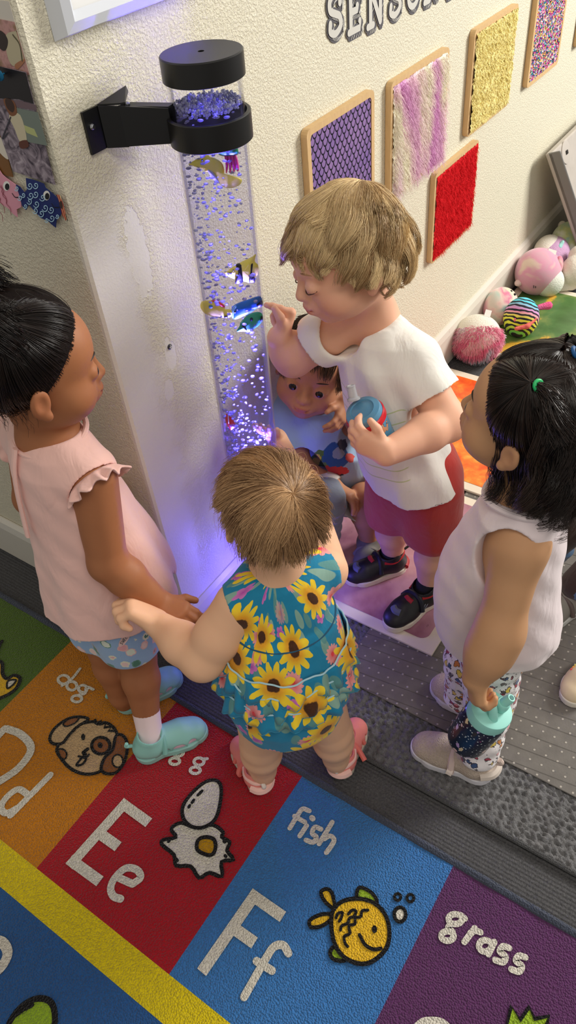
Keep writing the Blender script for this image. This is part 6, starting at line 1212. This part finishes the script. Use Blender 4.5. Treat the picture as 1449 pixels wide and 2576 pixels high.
# ============================================================ girl in the tank top
def tank():
    j = J(dict(head=(1330, 1042, .76), neck=(1325, 1215, .66), lsh=(1305, 1378, .585), lel=(1256, 1590, .465), lwr=(1198, 1705, .385), pel=(1268, 1530, .36), lkn=(1235, 1735, .195), lan=(1205, 1893, .06), rkn=(1182, 1665, .195), ran=(1165, 1752, .06)))
    f = nrm(V(.06, 1, 0)); l = V(-f[1], f[0], 0); j['lhip'] = j['pel'] + l * .036 - V(0, 0, .015); j['rhip'] = j['pel'] - l * .036 - V(0, 0, .015); j['rsh'] = j['neck'] - l * .082 - V(0, 0, .06); j['rel'] = j['rsh'] - l * .03 - V(0, 0, .125); j['rwr'] = j['rel'] + f * .07 - V(0, 0, .07)
    e = empty('person', (.10, -.56, 0), 'dark haired child in pale lilac tank top and patterned leggings holding a drink bottle', 'person', 'children around the bubble tube')
    sk = skin('light_brown_skin', (204, 156, 116), (176, 96, 84), (172, 122, 88)); s = .92; M = rot(V(.02, .99, 0), -.16, 0.0); c = j['head']
    lo, hi = bounds(*j.values(), pad=.12); v = Vol(lo, hi, BODYH); torso(v, j['pel'], j['neck'], f, .97); T = head(v, c, M, s, j['neck'])
    for a in ('lsh', 'rsh'): v.cone(j['neck'] - V(0, 0, .015), lerp(j['neck'], j[a], .92), .038, .032, .02)
    limb(v, [j['lsh'], j['lel'], lerp(j['lel'], j['lwr'], .45), j['lwr']], [.0345, .0290, .0275, .0205], .03); limb(v, [j['rsh'], j['rel'], j['rwr']], [.033, .028, .02]); leg(v, j['lhip'], j['lkn'], j['lan']); leg(v, j['rhip'], j['rkn'], j['ran'])
    e_, cb, ax, LP_ = FLASK
    hand(v, j['lwr'], -.88 * CU + .16 * CR - .45 * CB, .80 * CR - .2 * CU - .25 * CB, .25 * CR + .5 * CU - .75 * CB, .86, ((.35, .75, .5), (.4, .8, .5), (.4, .8, .5), (.45, .85, .5)), (.5, .3), .04)
    hand(v, j['rwr'], f - V(0, 0, .5), l, f, .86); v.build('body', sk, e, 1, face_tint(c, M, s, cheeks=.35))
    for q in (-1, 1): eye_ball(e, T, M, s, q); brow(e, T, M, s, flat(40, 30, 26, .7), q)
    hm = hairmat('dark_brown_hair', (18, 13, 12), (66, 48, 40), .3); scalp(c, M, s, hm, e, puff=.003, d=.020); b0 = lambda p: hairline(p, d=.024)
    ties = [((-.046, -.004, .082), (44, 190, 110)), ((.018, -.018, .094), (30, 90, 150))]
    P, t = strands(c, M, s, 4400, .1, 'to', (-.044, .002, .080), 61, 10, .02, .03, keep=lambda p: b0(p) & (p[:, 1] > -.035) & (p[:, 0] < -.005) & (p[:, 2] > -.02), jit=.3); tubes_np('hair', P, np.full((1, 10), .00042), .1 + .8 * t ** 2, hm, e)
    P, t = strands(c, M, s, 3600, .1, 'to', (.020, -.006, .090), 62, 10, .02, .03, keep=lambda p: b0(p) & (p[:, 1] > -.04) & (p[:, 0] > -.008) & (p[:, 2] > -.01), jit=.3); tubes_np('hair', P, np.full((1, 10), .00042), .1 + .8 * t ** 2, hm, e)
    for i, (w, cc) in enumerate(ties):
        w = HC + nrm((np.array(w) - HC) / HR) * (HR + .007); P, t = tail(c, M, s, w, ((-.35, -.75, .5), (.25, -.85, .45))[i], 600, .085, 63 + i, 14, .22, .006, 6, .004, 1.6); tubes_np('ponytail', P, np.linspace(.0005, .00025, 14)[None], .1 + .7 * t ** 2, hm, e)
        A = frame_z(M @ V((-.35, .25)[i], -.75, .6), M @ V(1, 0, 0)); b = MB(); ce = c + M @ (w * s); b.tube([ce + A @ V(.0052 * math.cos(a), .0052 * math.sin(a), .003) for a in np.linspace(0, 2 * PI, 18)], .0024, 8); b.build('hair_tie', flat(*cc, .5), e, True)
    P, t = strands(c, M, s, 10000, lambda p, r_: (.122 + .4 * np.clip(p[:, 2], -.02, .06)) * r_.uniform(.75, 1.12, len(p)), 'from', (0, -.015, .095), 65, 18, .32, .07, .0085, 11, .08, keep=lambda p: b0(p) & ((p[:, 1] < -.025) | (p[:, 2] < .0)) & (p[:, 1] < .035)); tubes_np('hair', P, np.linspace(.00048, .0002, 18)[None], .05 + .85 * t ** 2, hm, e)
    P, t = strands(c, M, s, 2400, lambda p, r_: .135 * r_.uniform(.75, 1.3, len(p)), 'from', (0, -.01, .09), 66, 22, .40, .10, .013, 15, .1, keep=lambda p: b0(p) & (p[:, 2] < .01) & (p[:, 1] < -.015), clump=.85, K=60); tubes_np('curls', P, np.linspace(.00042, .0002, 22)[None], .2 + .7 * t, hm, e)
    # tank top
    tm = cloth('lilac_jersey', srgb(236, 220, 224), 1000, .35); n_, p_ = j['neck'], j['pel']; base = lambda z: lerp(p_, n_, (z - p_[2]) / (n_[2] - p_[2])); yaw = math.atan2(f[1], f[0]); lo, hi = bounds(n_, p_, j['lsh'], j['rsh'], pad=.15); v = Vol(lo, hi, .0024); st = []
    for z, k, a, b in ((.645, 0, .036, .056), (.625, 0, .052, .074), (.59, .002, .062, .082), (.54, .008, .074, .086), (.47, .017, .087, .092), (.40, .016, .097, .099), (.345, .009, .100, .104), (.315, .006, .098, .104)): q = base(z) + f * k; st.append((z, q[0], q[1], a, b))
    v.loft(st, .004, yaw=yaw, fold=lambda th, z: bowlfold(6, .03, 3)(th, z) * np.clip((.6 - z) / .2, 0, 1)); v.warp(lambda x, y, z: .0013 * np.sin(95 * x + 55 * z) * np.sin(85 * y - 45 * z))
    for a in ('lsh', 'rsh'): v.cone(lerp(n_, j[a], .35) - V(0, 0, .004), lerp(n_, j[a], .62), .040, .040, .012)
    v.ell(n_ + V(0, 0, .006), (.047, .050, .038), None, .004, True)
    for a, sd in (('lsh', 1), ('rsh', -1)): v.ell(j[a] + l * sd * .022 + f * .005 + V(0, 0, -.012), (.042, .036, .060), np.stack([f, l, V(0, 0, 1)], 1), .004, True)
    v.loft([(.30, *(base(.30) + f * .012)[:2], .086, .095), (.355, *(base(.355) + f * .012)[:2], .078, .088)], .003, True, yaw); v.build('tank_top', tm, e, 2)
    bnd = []; 
    for a in np.linspace(0, 2 * PI, 44): bnd.append(n_ + V(0, 0, -.022) + f * .050 * math.cos(a) + l * .055 * math.sin(a) + V(0, 0, .014 * abs(math.sin(a)) ** 2))
    b = MB(); b.tube(bnd, .0040, 8, cap=False); b.build('neck_binding', tm, e, True)
    # leggings
    def lg(m):
        o = m.co(); w_ = m.vmath('ADD', m.mapv(o, (1, 1, .9)), m.vmath('MULTIPLY', m.noise(o, 70, 2, col=True), (.012, .012, .012))); v1 = m.vor(w_, 78); k = m.xyz(v1[1]); d = m.math('ADD', v1[0], m.math('MULTIPLY', m.math('SUBTRACT', m.noise(o, 210, 2), .5), .7)); i = m.math('MULTIPLY', m.math('SUBTRACT', 1.0, m.step(d, .34, .40)), m.step(k[2], .12, .13)); o2 = m.math('MULTIPLY', m.math('SUBTRACT', m.step(d, .32, .36), m.step(d, .43, .47)), m.step(k[2], .12, .13))
        cc = m.ramp(k[0], [(0, srgb(150, 40, 60)), (.2, srgb(62, 86, 130)), (.38, srgb(206, 130, 60)), (.52, srgb(228, 200, 90)), (.64, srgb(178, 60, 84)), (.8, srgb(90, 80, 80)), (.92, srgb(230, 150, 160))], 'CONSTANT'); return m.mix(m.math('MAXIMUM', o2, 0.0), m.mix(i, srgb(240, 234, 236), cc), srgb(60, 50, 58))
    lm = cloth('printed_leggings', lg, 1000, .5); v = Vol(*bounds(j['pel'], j['lkn'], j['rkn'], j['lan'], j['ran'], pad=.10), .0024); v.ell(p_, (.070, .078, .06), None, .02)
    for h, k, a in (('lhip', 'lkn', 'lan'), ('rhip', 'rkn', 'ran')): v.cone(j[h], j[k], .058, .043, .012); v.cone(j[k], j[a] + V(0, 0, .004), .043, .035, .012)
    v.warp(lambda x, y, z: .0020 * np.sin(150 * z + 40 * x + 30 * y) * np.sin(60 * y + 20 * z)); v.plane((0, 0, .052), (0, 0, -1), .003); v.build('leggings', lm, e, 1)
    knit = NB('beige_knit'); o_ = knit.co(); vv = knit.vor(o_, 420)[0]; knit = knit.done(knit.bsdf(knit.mix(knit.noise(o_, 300, 2), srgb(176, 160, 146), srgb(206, 190, 176)), .85, knit.bump(vv, .8, .0015), .15)); ms = dict(sole=flat(222, 220, 228, .5), upper=knit)
    for an, kn, hl, to, sd in (('lan', 'lkn', FP(1243, 1957, .001), FP(1038, 1868, .001), -1), ('ran', 'rkn', FP(1272, 1818, .006), FP(1075, 1722, .006), 1)):
        g = empty('shoe', hl); g.parent = e; g.location = tuple(hl - np.array(e.location)); A = foot_frame(hl, to); T2, k = shoe(g, hl, A, .158, ms, 'sneaker', sd)
        patch(g, 'strap', T2, [(-.031, .072, .016), (-.024, .074, .034), (-.006, .075, .046), (.012, .073, .044), (.026, .070, .032), (.032, .068, .016)], flat(214, 192, 186, .7), r=np.full(31, .0066)); patch(g, 'strap_badge', T2, [(.0330, .064, .020), (.0325, .074, .021)], flat(226, 212, 202, .6), r=np.full(6, .0075)[:2] if False else .0075); patch(g, 'heel_tab', T2, [(0, .006, .052), (0, -.006, .058), (0, -.002, .066)], flat(206, 186, 176, .7), r=np.full(13, .0048)); patch(g, 'heel_panel', T2, [(-.024, .020, .030), (-.014, .004, .032), (0, -.001, .033), (.014, .004, .032), (.024, .020, .030)], flat(208, 196, 186, .7), r=np.full(25, .0085))
tank()

# ============================================================ boy squatting behind the tube
def crouch():
    j = J(dict(head=(792, 922, .50), neck=(808, 1058, .365), rsh=(705, 1085, .335), lsh=(880, 1065, .335), rel=(752, 1180, .27), rwr=(838, 1225, .255), lel=(905, 1080, .33), lwr=(868, 1012, .445), rkn=(812, 1262, .25), ran=(815, 1380, .06), lkn=(915, 1255, .215)))
    f = nrm(V(-.93, -.36, 0)); l = V(-f[1], f[0], 0); j['neck'] = j['head'] + V(.006, 0, -.092) - f * .014; j['rsh'] = j['neck'] - l * .076 - V(0, 0, .036); j['lsh'] = j['neck'] + l * .070 - V(0, 0, .036); j['pel'] = j['neck'] - f * .055 + V(0, 0, -.265)
    j['pel'][1] = min(j['pel'][1], -.105); j['rhip'] = j['pel'] - l * .045; j['lhip'] = j['pel'] + l * .045; j['rel'] = lerp(j['rsh'], j['rel'], 1); j['lan'] = j['lkn'] * V(1, 1, 0) + V(.01, 0, .06) - f * .03; j['lel'] = lerp(j['lsh'], j['lwr'], .5) + l * .035 - V(0, 0, .055) + f * .02
    e = empty('person', (.38, -.12, .012), 'dark haired child in light blue printed t-shirt squatting between the tube and the blond child', 'person', 'children around the bubble tube')
    sk = skin('tan_skin', (196, 140, 104), (172, 92, 84), (160, 104, 76)); s = .98; M = rot(V(-.93, -.36, 0), -.06, -.26); c = j['head']
    lo, hi = bounds(*j.values(), pad=.11); v = Vol(lo, hi, BODYH); torso(v, j['pel'], j['neck'], f, .92); T = head(v, c, M, s, j['neck'])
    for a in ('lsh', 'rsh'): v.cone(j['neck'] - V(0, 0, .01), lerp(j['neck'], j[a], .9), .034, .030, .02)
    limb(v, [j['rsh'], j['rel'], j['rwr']], [.033, .029, .0205]); limb(v, [j['lsh'], j['lel'], j['lwr']], [.033, .027, .020]); leg(v, j['rhip'], j['rkn'], j['ran'], .95); leg(v, j['lhip'], j['lkn'], j['lan'], .95)
    hand(v, j['rwr'], .80 * CR - .42 * CU + .25 * CB, -.75 * CU - .35 * CB - .3 * CR, .45 * CU + .45 * CB + .3 * CR, .88, ((.25, .35, .25), (.3, .4, .25), (.35, .4, .3), (.4, .4, .3)), (.2, .2), .16)
    hand(v, j['lwr'], -.85 * CU - .25 * CR + .25 * CB, -.75 * CR + .2 * CU - .5 * CB, .6 * CR + .5 * CB, .80, ((.15, .3, .2), (.2, .35, .25), (.25, .4, .3), (.3, .4, .3)), (.2, .2), .16)
    v.build('body', sk, e, 1, face_tint(c, M, s, cheeks=.35)); DK = flat(28, 20, 18, .6)
    for q in (-1, 1): eye_ball(e, T, M, s, q, (.12, -.05)); brow(e, T, M, s, flat(44, 30, 24, .8), q)
    hm = hairmat('short_dark_hair', (26, 18, 14), (92, 64, 46), .4); scalp(c, M, s, hm, e, d=.006); P, t = strands(c, M, s, 5000, lambda p, r_: (.040 + .2 * np.clip(p[:, 1], 0, .06)) * r_.uniform(.8, 1.15, len(p)), 'from', (0, -.05, .075), 71, 9, .1, .05, keep=lambda p: hairline(p, d=.012)); tubes_np('hair', P, np.linspace(.0005, .0002, 9)[None], .1 + .8 * t ** 1.5, hm, e)
    # shirt with a bright printed patch
    pc = FP(835, 1170, .29)
    def tcol(m):
        o = m.co(); b0 = np.array(e.location); q = m.mapv(o, (1, 1, 1), tuple(b0 - pc)); a = m.vmath('DOT_PRODUCT', q, tuple(CR)); b = m.vmath('DOT_PRODUCT', q, tuple(CU)); nz = m.math('MULTIPLY', m.math('SUBTRACT', m.noise(o, 90, 3), .5), .016)
        col = srgb(166, 196, 226)
        for a0, b0_, ra, rb, cc in ((-.018, .010, .030, .020, (96, 130, 70)), (.008, .018, .028, .026, (50, 96, 158)), (-.002, -.012, .040, .009, (206, 62, 56)), (.020, .040, .010, .012, (44, 52, 84)), (-.030, .012, .008, .010, (226, 196, 80)), (.036, .014, .010, .012, (214, 90, 80)), (.012, .022, .012, .011, (150, 166, 186)), (-.004, -.020, .030, .004, (40, 44, 60))):
            d = m.math('SQRT', m.math('ADD', m.math('POWER', m.math('DIVIDE', m.math('SUBTRACT', m.math('ADD', a, nz), a0), ra), 2.0), m.math('POWER', m.math('DIVIDE', m.math('SUBTRACT', m.math('ADD', b, nz), b0_), rb), 2.0))); col = m.mix(m.math('SUBTRACT', 1.0, m.step(d, .95, 1.02)), col, srgb(*cc))
        return col
    tm = cloth('blue_print_jersey', tcol, 1000, .35); n_, p_ = j['neck'], j['pel']; base = lambda z: lerp(p_, n_, (z - p_[2]) / (n_[2] - p_[2])); yaw = math.atan2(f[1], f[0]); lo, hi = bounds(n_, p_, j['lsh'], j['rsh'], j['rel'], pad=.12); v = Vol(lo, hi, .0024); st = []; zn = n_[2]
    for dz, k, a, b in ((.004, 0, .036, .050), (-.016, 0, .054, .076), (-.05, .004, .068, .086), (-.10, .012, .074, .088), (-.16, .016, .076, .090), (-.21, .01, .076, .092), (-.265, .0, .074, .09)): q = base(zn + dz) + f * k; st.append((zn + dz, q[0], q[1], a, b))
    v.loft(st, .004, yaw=yaw, fold=bowlfold(6, .03, 6)); sr = lerp(j['rsh'], j['rel'], .68); sl = lerp(j['lsh'], j['lel'], .6); v.cone(lerp(n_, j['rsh'], .5), j['rsh'], .036, .044, .02); v.cone(j['rsh'], sr, .043, .046, .014); v.cone(lerp(n_, j['lsh'], .5), j['lsh'], .036, .042, .02); v.cone(j['lsh'], sl, .042, .044, .014)
    for q, a, b in ((sr, 'rsh', 'rel'), (sl, 'lsh', 'lel')): d = nrm(j[b] - j[a]); v.cone(q - d * .01, q + d * .06, .037, .042, .003, True); v.cone(q + d * .034, q + d * .09, .06, .06, .003, True)
    v.ell(n_ + V(0, 0, .020) + f * .014, (.045, .045, .034), None, .004, True); v.build('t_shirt', tm, e, 1)
    gm_ = cloth('grey_shorts_cloth', srgb(206, 200, 194), 700, .4); v = Vol(*bounds(j['pel'], j['lkn'], j['rkn'], pad=.11), .0024); v.ell(p_, (.08, .085, .07), None, .02)
    for h, k in (('lhip', 'lkn'), ('rhip', 'rkn')): q = lerp(j[h], j[k], .92 if h == 'lhip' else .80); v.cone(j[h], q, .060, .056, .014)
    d = nrm(j['lkn'] - j['lhip']); q = lerp(j['lhip'], j['lkn'], .92); v.cone(q + d * .005, q + d * .07, .046, .054, .003, True); v.cone(q + d * .045, q + d * .1, .07, .07, .003, True); v.build('shorts', gm_, e, 1)
    dm = cloth('grey_denim', srgb(126, 134, 146), 900, .5); v = Vol(*bounds(j['rkn'], j['ran'], pad=.09), .0024); v.cone(lerp(j['rhip'], j['rkn'], .86), j['rkn'], .050, .046, .012); v.cone(j['rkn'], j['ran'] + V(0, 0, .03), .046, .036, .012); v.warp(lambda x, y, z: .002 * np.sin(190 * z + 60 * x) * np.sin(70 * y)); v.build('trouser_leg', dm, e, 1)
    ms = dict(sole=flat(150, 140, 128, .6), upper=flat(104, 100, 96, .7))
    for an, sd in (('ran', 1), ('lan', -1)):
        hl = V(j[an][0], j[an][1], .012) - f * .036; g = empty('shoe', hl); g.parent = e; g.location = tuple(hl - np.array(e.location)); A = foot_frame(hl, hl + f); T2, k = shoe(g, hl, A, .140, ms, 'sneaker', sd); patch(g, 'strap', T2, [(-.030, .072, .018), (-.016, .074, .042), (.004, .074, .047), (.020, .072, .040), (.031, .070, .018)], flat(120, 114, 108, .7), r=np.full(25, .0052))
crouch()

# ============================================================ child at the right edge, mostly outside the photo, and a lone shoe
def edge_child():
    hl = FP(1475, 1510, .006); to = FP(1362, 1562, .006); A = foot_frame(hl, to); f = A[:, 1]; an = hl + f * .036 + V(0, 0, .055); kn = an + V(.03, -.06, .150); pel = kn + V(.12, -.05, .02); neck = pel + V(.05, .07, .24); hd = neck + V(.01, .02, .12)
    e = empty('person', (hl[0], hl[1], .005), 'child in dark brown trousers and grey sneaker mostly cut off by the right edge', 'person', 'children around the bubble tube'); sk = skin('edge_skin', (210, 160, 124), (178, 100, 88), (180, 126, 92)); l = V(-f[1], f[0], 0)
    lsh = neck + l * .075 - V(0, 0, .04); rsh = neck - l * .075 - V(0, 0, .04); lel = lsh + V(0, 0, -.11) + f * .03; rel = rsh + V(0, 0, -.11) + f * .03; lwr = lel + f * .09; rwr = rel + f * .09; an2 = an - l * .11 - f * .0; kn2 = kn - l * .11
    v = Vol(*bounds(neck, pel, hd, an, an2, kn, kn2, lsh, rsh, lwr, rwr, pad=.11), .0032); torso(v, pel, neck, f, .9); M = rot(f, .1); T = head(v, hd, M, .98, neck); limb(v, [lsh, lel, lwr], [.033, .028, .02]); limb(v, [rsh, rel, rwr], [.033, .028, .02]); leg(v, pel + l * .04, kn, an); leg(v, pel - l * .04, kn2, an2); hand(v, lwr, f, V(0, 0, -1), l, .85); hand(v, rwr, f, V(0, 0, -1), -l, .85)
    v.build('body', sk, e, 1, face_tint(hd, M, .98)); hm = hairmat('edge_hair', (26, 18, 16), (80, 54, 44)); scalp(hd, M, .98, hm, e); P, t = strands(hd, M, .98, 1200, .11, 'from', (0, -.04, .08), 81, 10, .3, .06, stop=lambda p: (p[:, 1] > .015) & (p[:, 2] < .03)); tubes_np('hair', P, np.linspace(.0011, .0005, 10)[None], t, hm, e)
    for q in (-1, 1): eye_ball(e, T, M, .98, q); brow(e, T, M, .98, flat(44, 30, 24, .8), q)
    v = Vol(*bounds(neck, pel, lsh, rsh, pad=.11), .003); v.loft([(pel[2] - .02, pel[0], pel[1], .082, .088), (lerp(pel, neck, .5)[2], *lerp(pel, neck, .5)[:2], .074, .082), (neck[2] - .03, neck[0], neck[1], .056, .078), (neck[2] - .005, neck[0], neck[1], .036, .05)], .004, yaw=math.atan2(f[1], f[0])); v.cone(lsh, lerp(lsh, lel, .6), .043, .044); v.cone(rsh, lerp(rsh, rel, .6), .043, .044); v.build('shirt', cloth('dark_maroon_shirt', srgb(58, 40, 42)), e, 1)
    v = Vol(*bounds(pel, kn, kn2, an, an2, pad=.1), .003); v.ell(pel, (.08, .08, .07), None, .02); [v.chain([pel + l * q * .04, k_, a_ + V(0, 0, .02)], [.058, .046, .036]) for q, k_, a_ in ((1, kn, an), (-1, kn2, an2))]; v.build('trousers', cloth('dark_brown_cloth', srgb(62, 46, 42), 900, .5), e, 1)
    dn = cloth('cuff_denim', srgb(84, 112, 146), 900, .3)
    for a_, k_ in ((an, kn), (an2, kn2)): b = MB(); d_ = nrm(k_ - a_); b.tube([a_ + d_ * .004, a_ + d_ * .014, a_ + d_ * .05], [.036, .040, .042], 28); b.build('denim_cuff', dn, e, True)
    ms = dict(sole=flat(206, 206, 204, .5), upper=flat(132, 128, 122, .4, .5))
    for i, h in enumerate((hl, hl + (an2 - an))):
        g = empty('shoe', h); g.parent = e; g.location = tuple(h - np.array(e.location)); T2, k = shoe(g, h, A, .16, ms, 'sneaker', 1 if i else -1); patch(g, 'gold_patch', T2, [(-.012, .086, .042), (.0, .090, .0435), (.012, .086, .0415)], flat(206, 186, 90, .3, .6, .7), r=np.full(13, .0060)); patch(g, 'strap', T2, [(-.030, .064, .020), (-.014, .066, .046), (.004, .066, .050), (.020, .064, .043), (.031, .062, .020)], flat(96, 84, 80, .6), r=np.full(25, .0055))
edge_child()
def lone():
    hl = FP(1530, 1655, .006); to = FP(1444, 1740, .006); A = foot_frame(hl, to); e = empty('shoe', hl, 'cream slip-on shoe with rainbow band at the right edge of the vinyl mat', 'shoe')
    T2, k = shoe(e, hl, A, .15, dict(sole=flat(228, 222, 210, .5), upper=flat(220, 200, 168, .7)), 'sneaker', -1)
    for i, c in enumerate(((226, 90, 90), (238, 170, 80), (226, 214, 110), (120, 180, 130))): patch(e, 'rainbow_band', T2, [(-.024, .098 - i * .006, .034 + i * .001), (-.008, .104 - i * .006, .041 + i * .001), (.010, .104 - i * .006, .040 + i * .001), (.024, .098 - i * .006, .030 + i * .001)], flat(*c, .7), r=np.full(19, .0034))
    patch(e, 'smile', T2, [(-.012, .124, .029), (.003, .132, .025), (.016, .124, .028)], flat(120, 100, 84, .7), r=np.full(13, .0018))
lone()
# ================================================================== LIGHT
W = bpy.data.worlds.new('room_light'); sc.world = W; W.use_nodes = True; nt = W.node_tree; bg = nt.nodes['Background']
bg.inputs[0].default_value = (1.0, .95, .86, 1); bg.inputs[1].default_value = .44
def area(name, loc, to, sx, sy, e, col):
    l = bpy.data.lights.new(name, 'AREA'); l.shape = 'RECTANGLE'; l.size = sx; l.size_y = sy; l.energy = e; l.color = col
    o = bpy.data.objects.new(name, l); COL.objects.link(o); o.location = loc; o.rotation_euler = (Vector(to) - Vector(loc)).to_track_quat('-Z', 'Y').to_euler(); return o
area('window_light', (3.1, -2.1, 2.1), (.5, -.2, .3), 1.2, 1.2, 150, (1.0, .97, .91))
area('overhead_fill', (-.6, -1.5, 2.7), (-.1, -.4, 0), 1.2, .6, 18, (1.0, .93, .82))  # added lamp for frontal fill from above the viewer, no known fixture
def pl(name, loc, e, col, r=.02):
    l = bpy.data.lights.new(name, 'POINT'); l.energy = e; l.color = col; l.shadow_soft_size = r; l.specular_factor = 0.0; o = bpy.data.objects.new(name, l); COL.objects.link(o); o.location = loc; return o
BLUE = (.17, .13, 1.0)
pl('tube_led', tuple(V(TX, TY, .13) + lean(.13)), 1.6, BLUE, .03)
l = area('tube_led_beam', tuple(V(TX, TY, .058) + lean(.058)), (TX, TY, 1.0), .08, .08, 15.0, BLUE); l.data.shape = 'DISK'; l.data.spread = math.radians(14); l.data.specular_factor = 0.0
sc.view_settings.view_transform = 'Standard'; sc.view_settings.look = 'None'; sc.view_settings.exposure = -0.06; sc.view_settings.gamma = 1.0; sc.view_settings.use_curve_mapping = False
sc.cycles.use_denoising = True
sc.cycles.max_bounces = 8; sc.cycles.transparent_max_bounces = 24; sc.cycles.caustics_reflective = False; sc.cycles.caustics_refractive = False
bpy.context.view_layer.update()
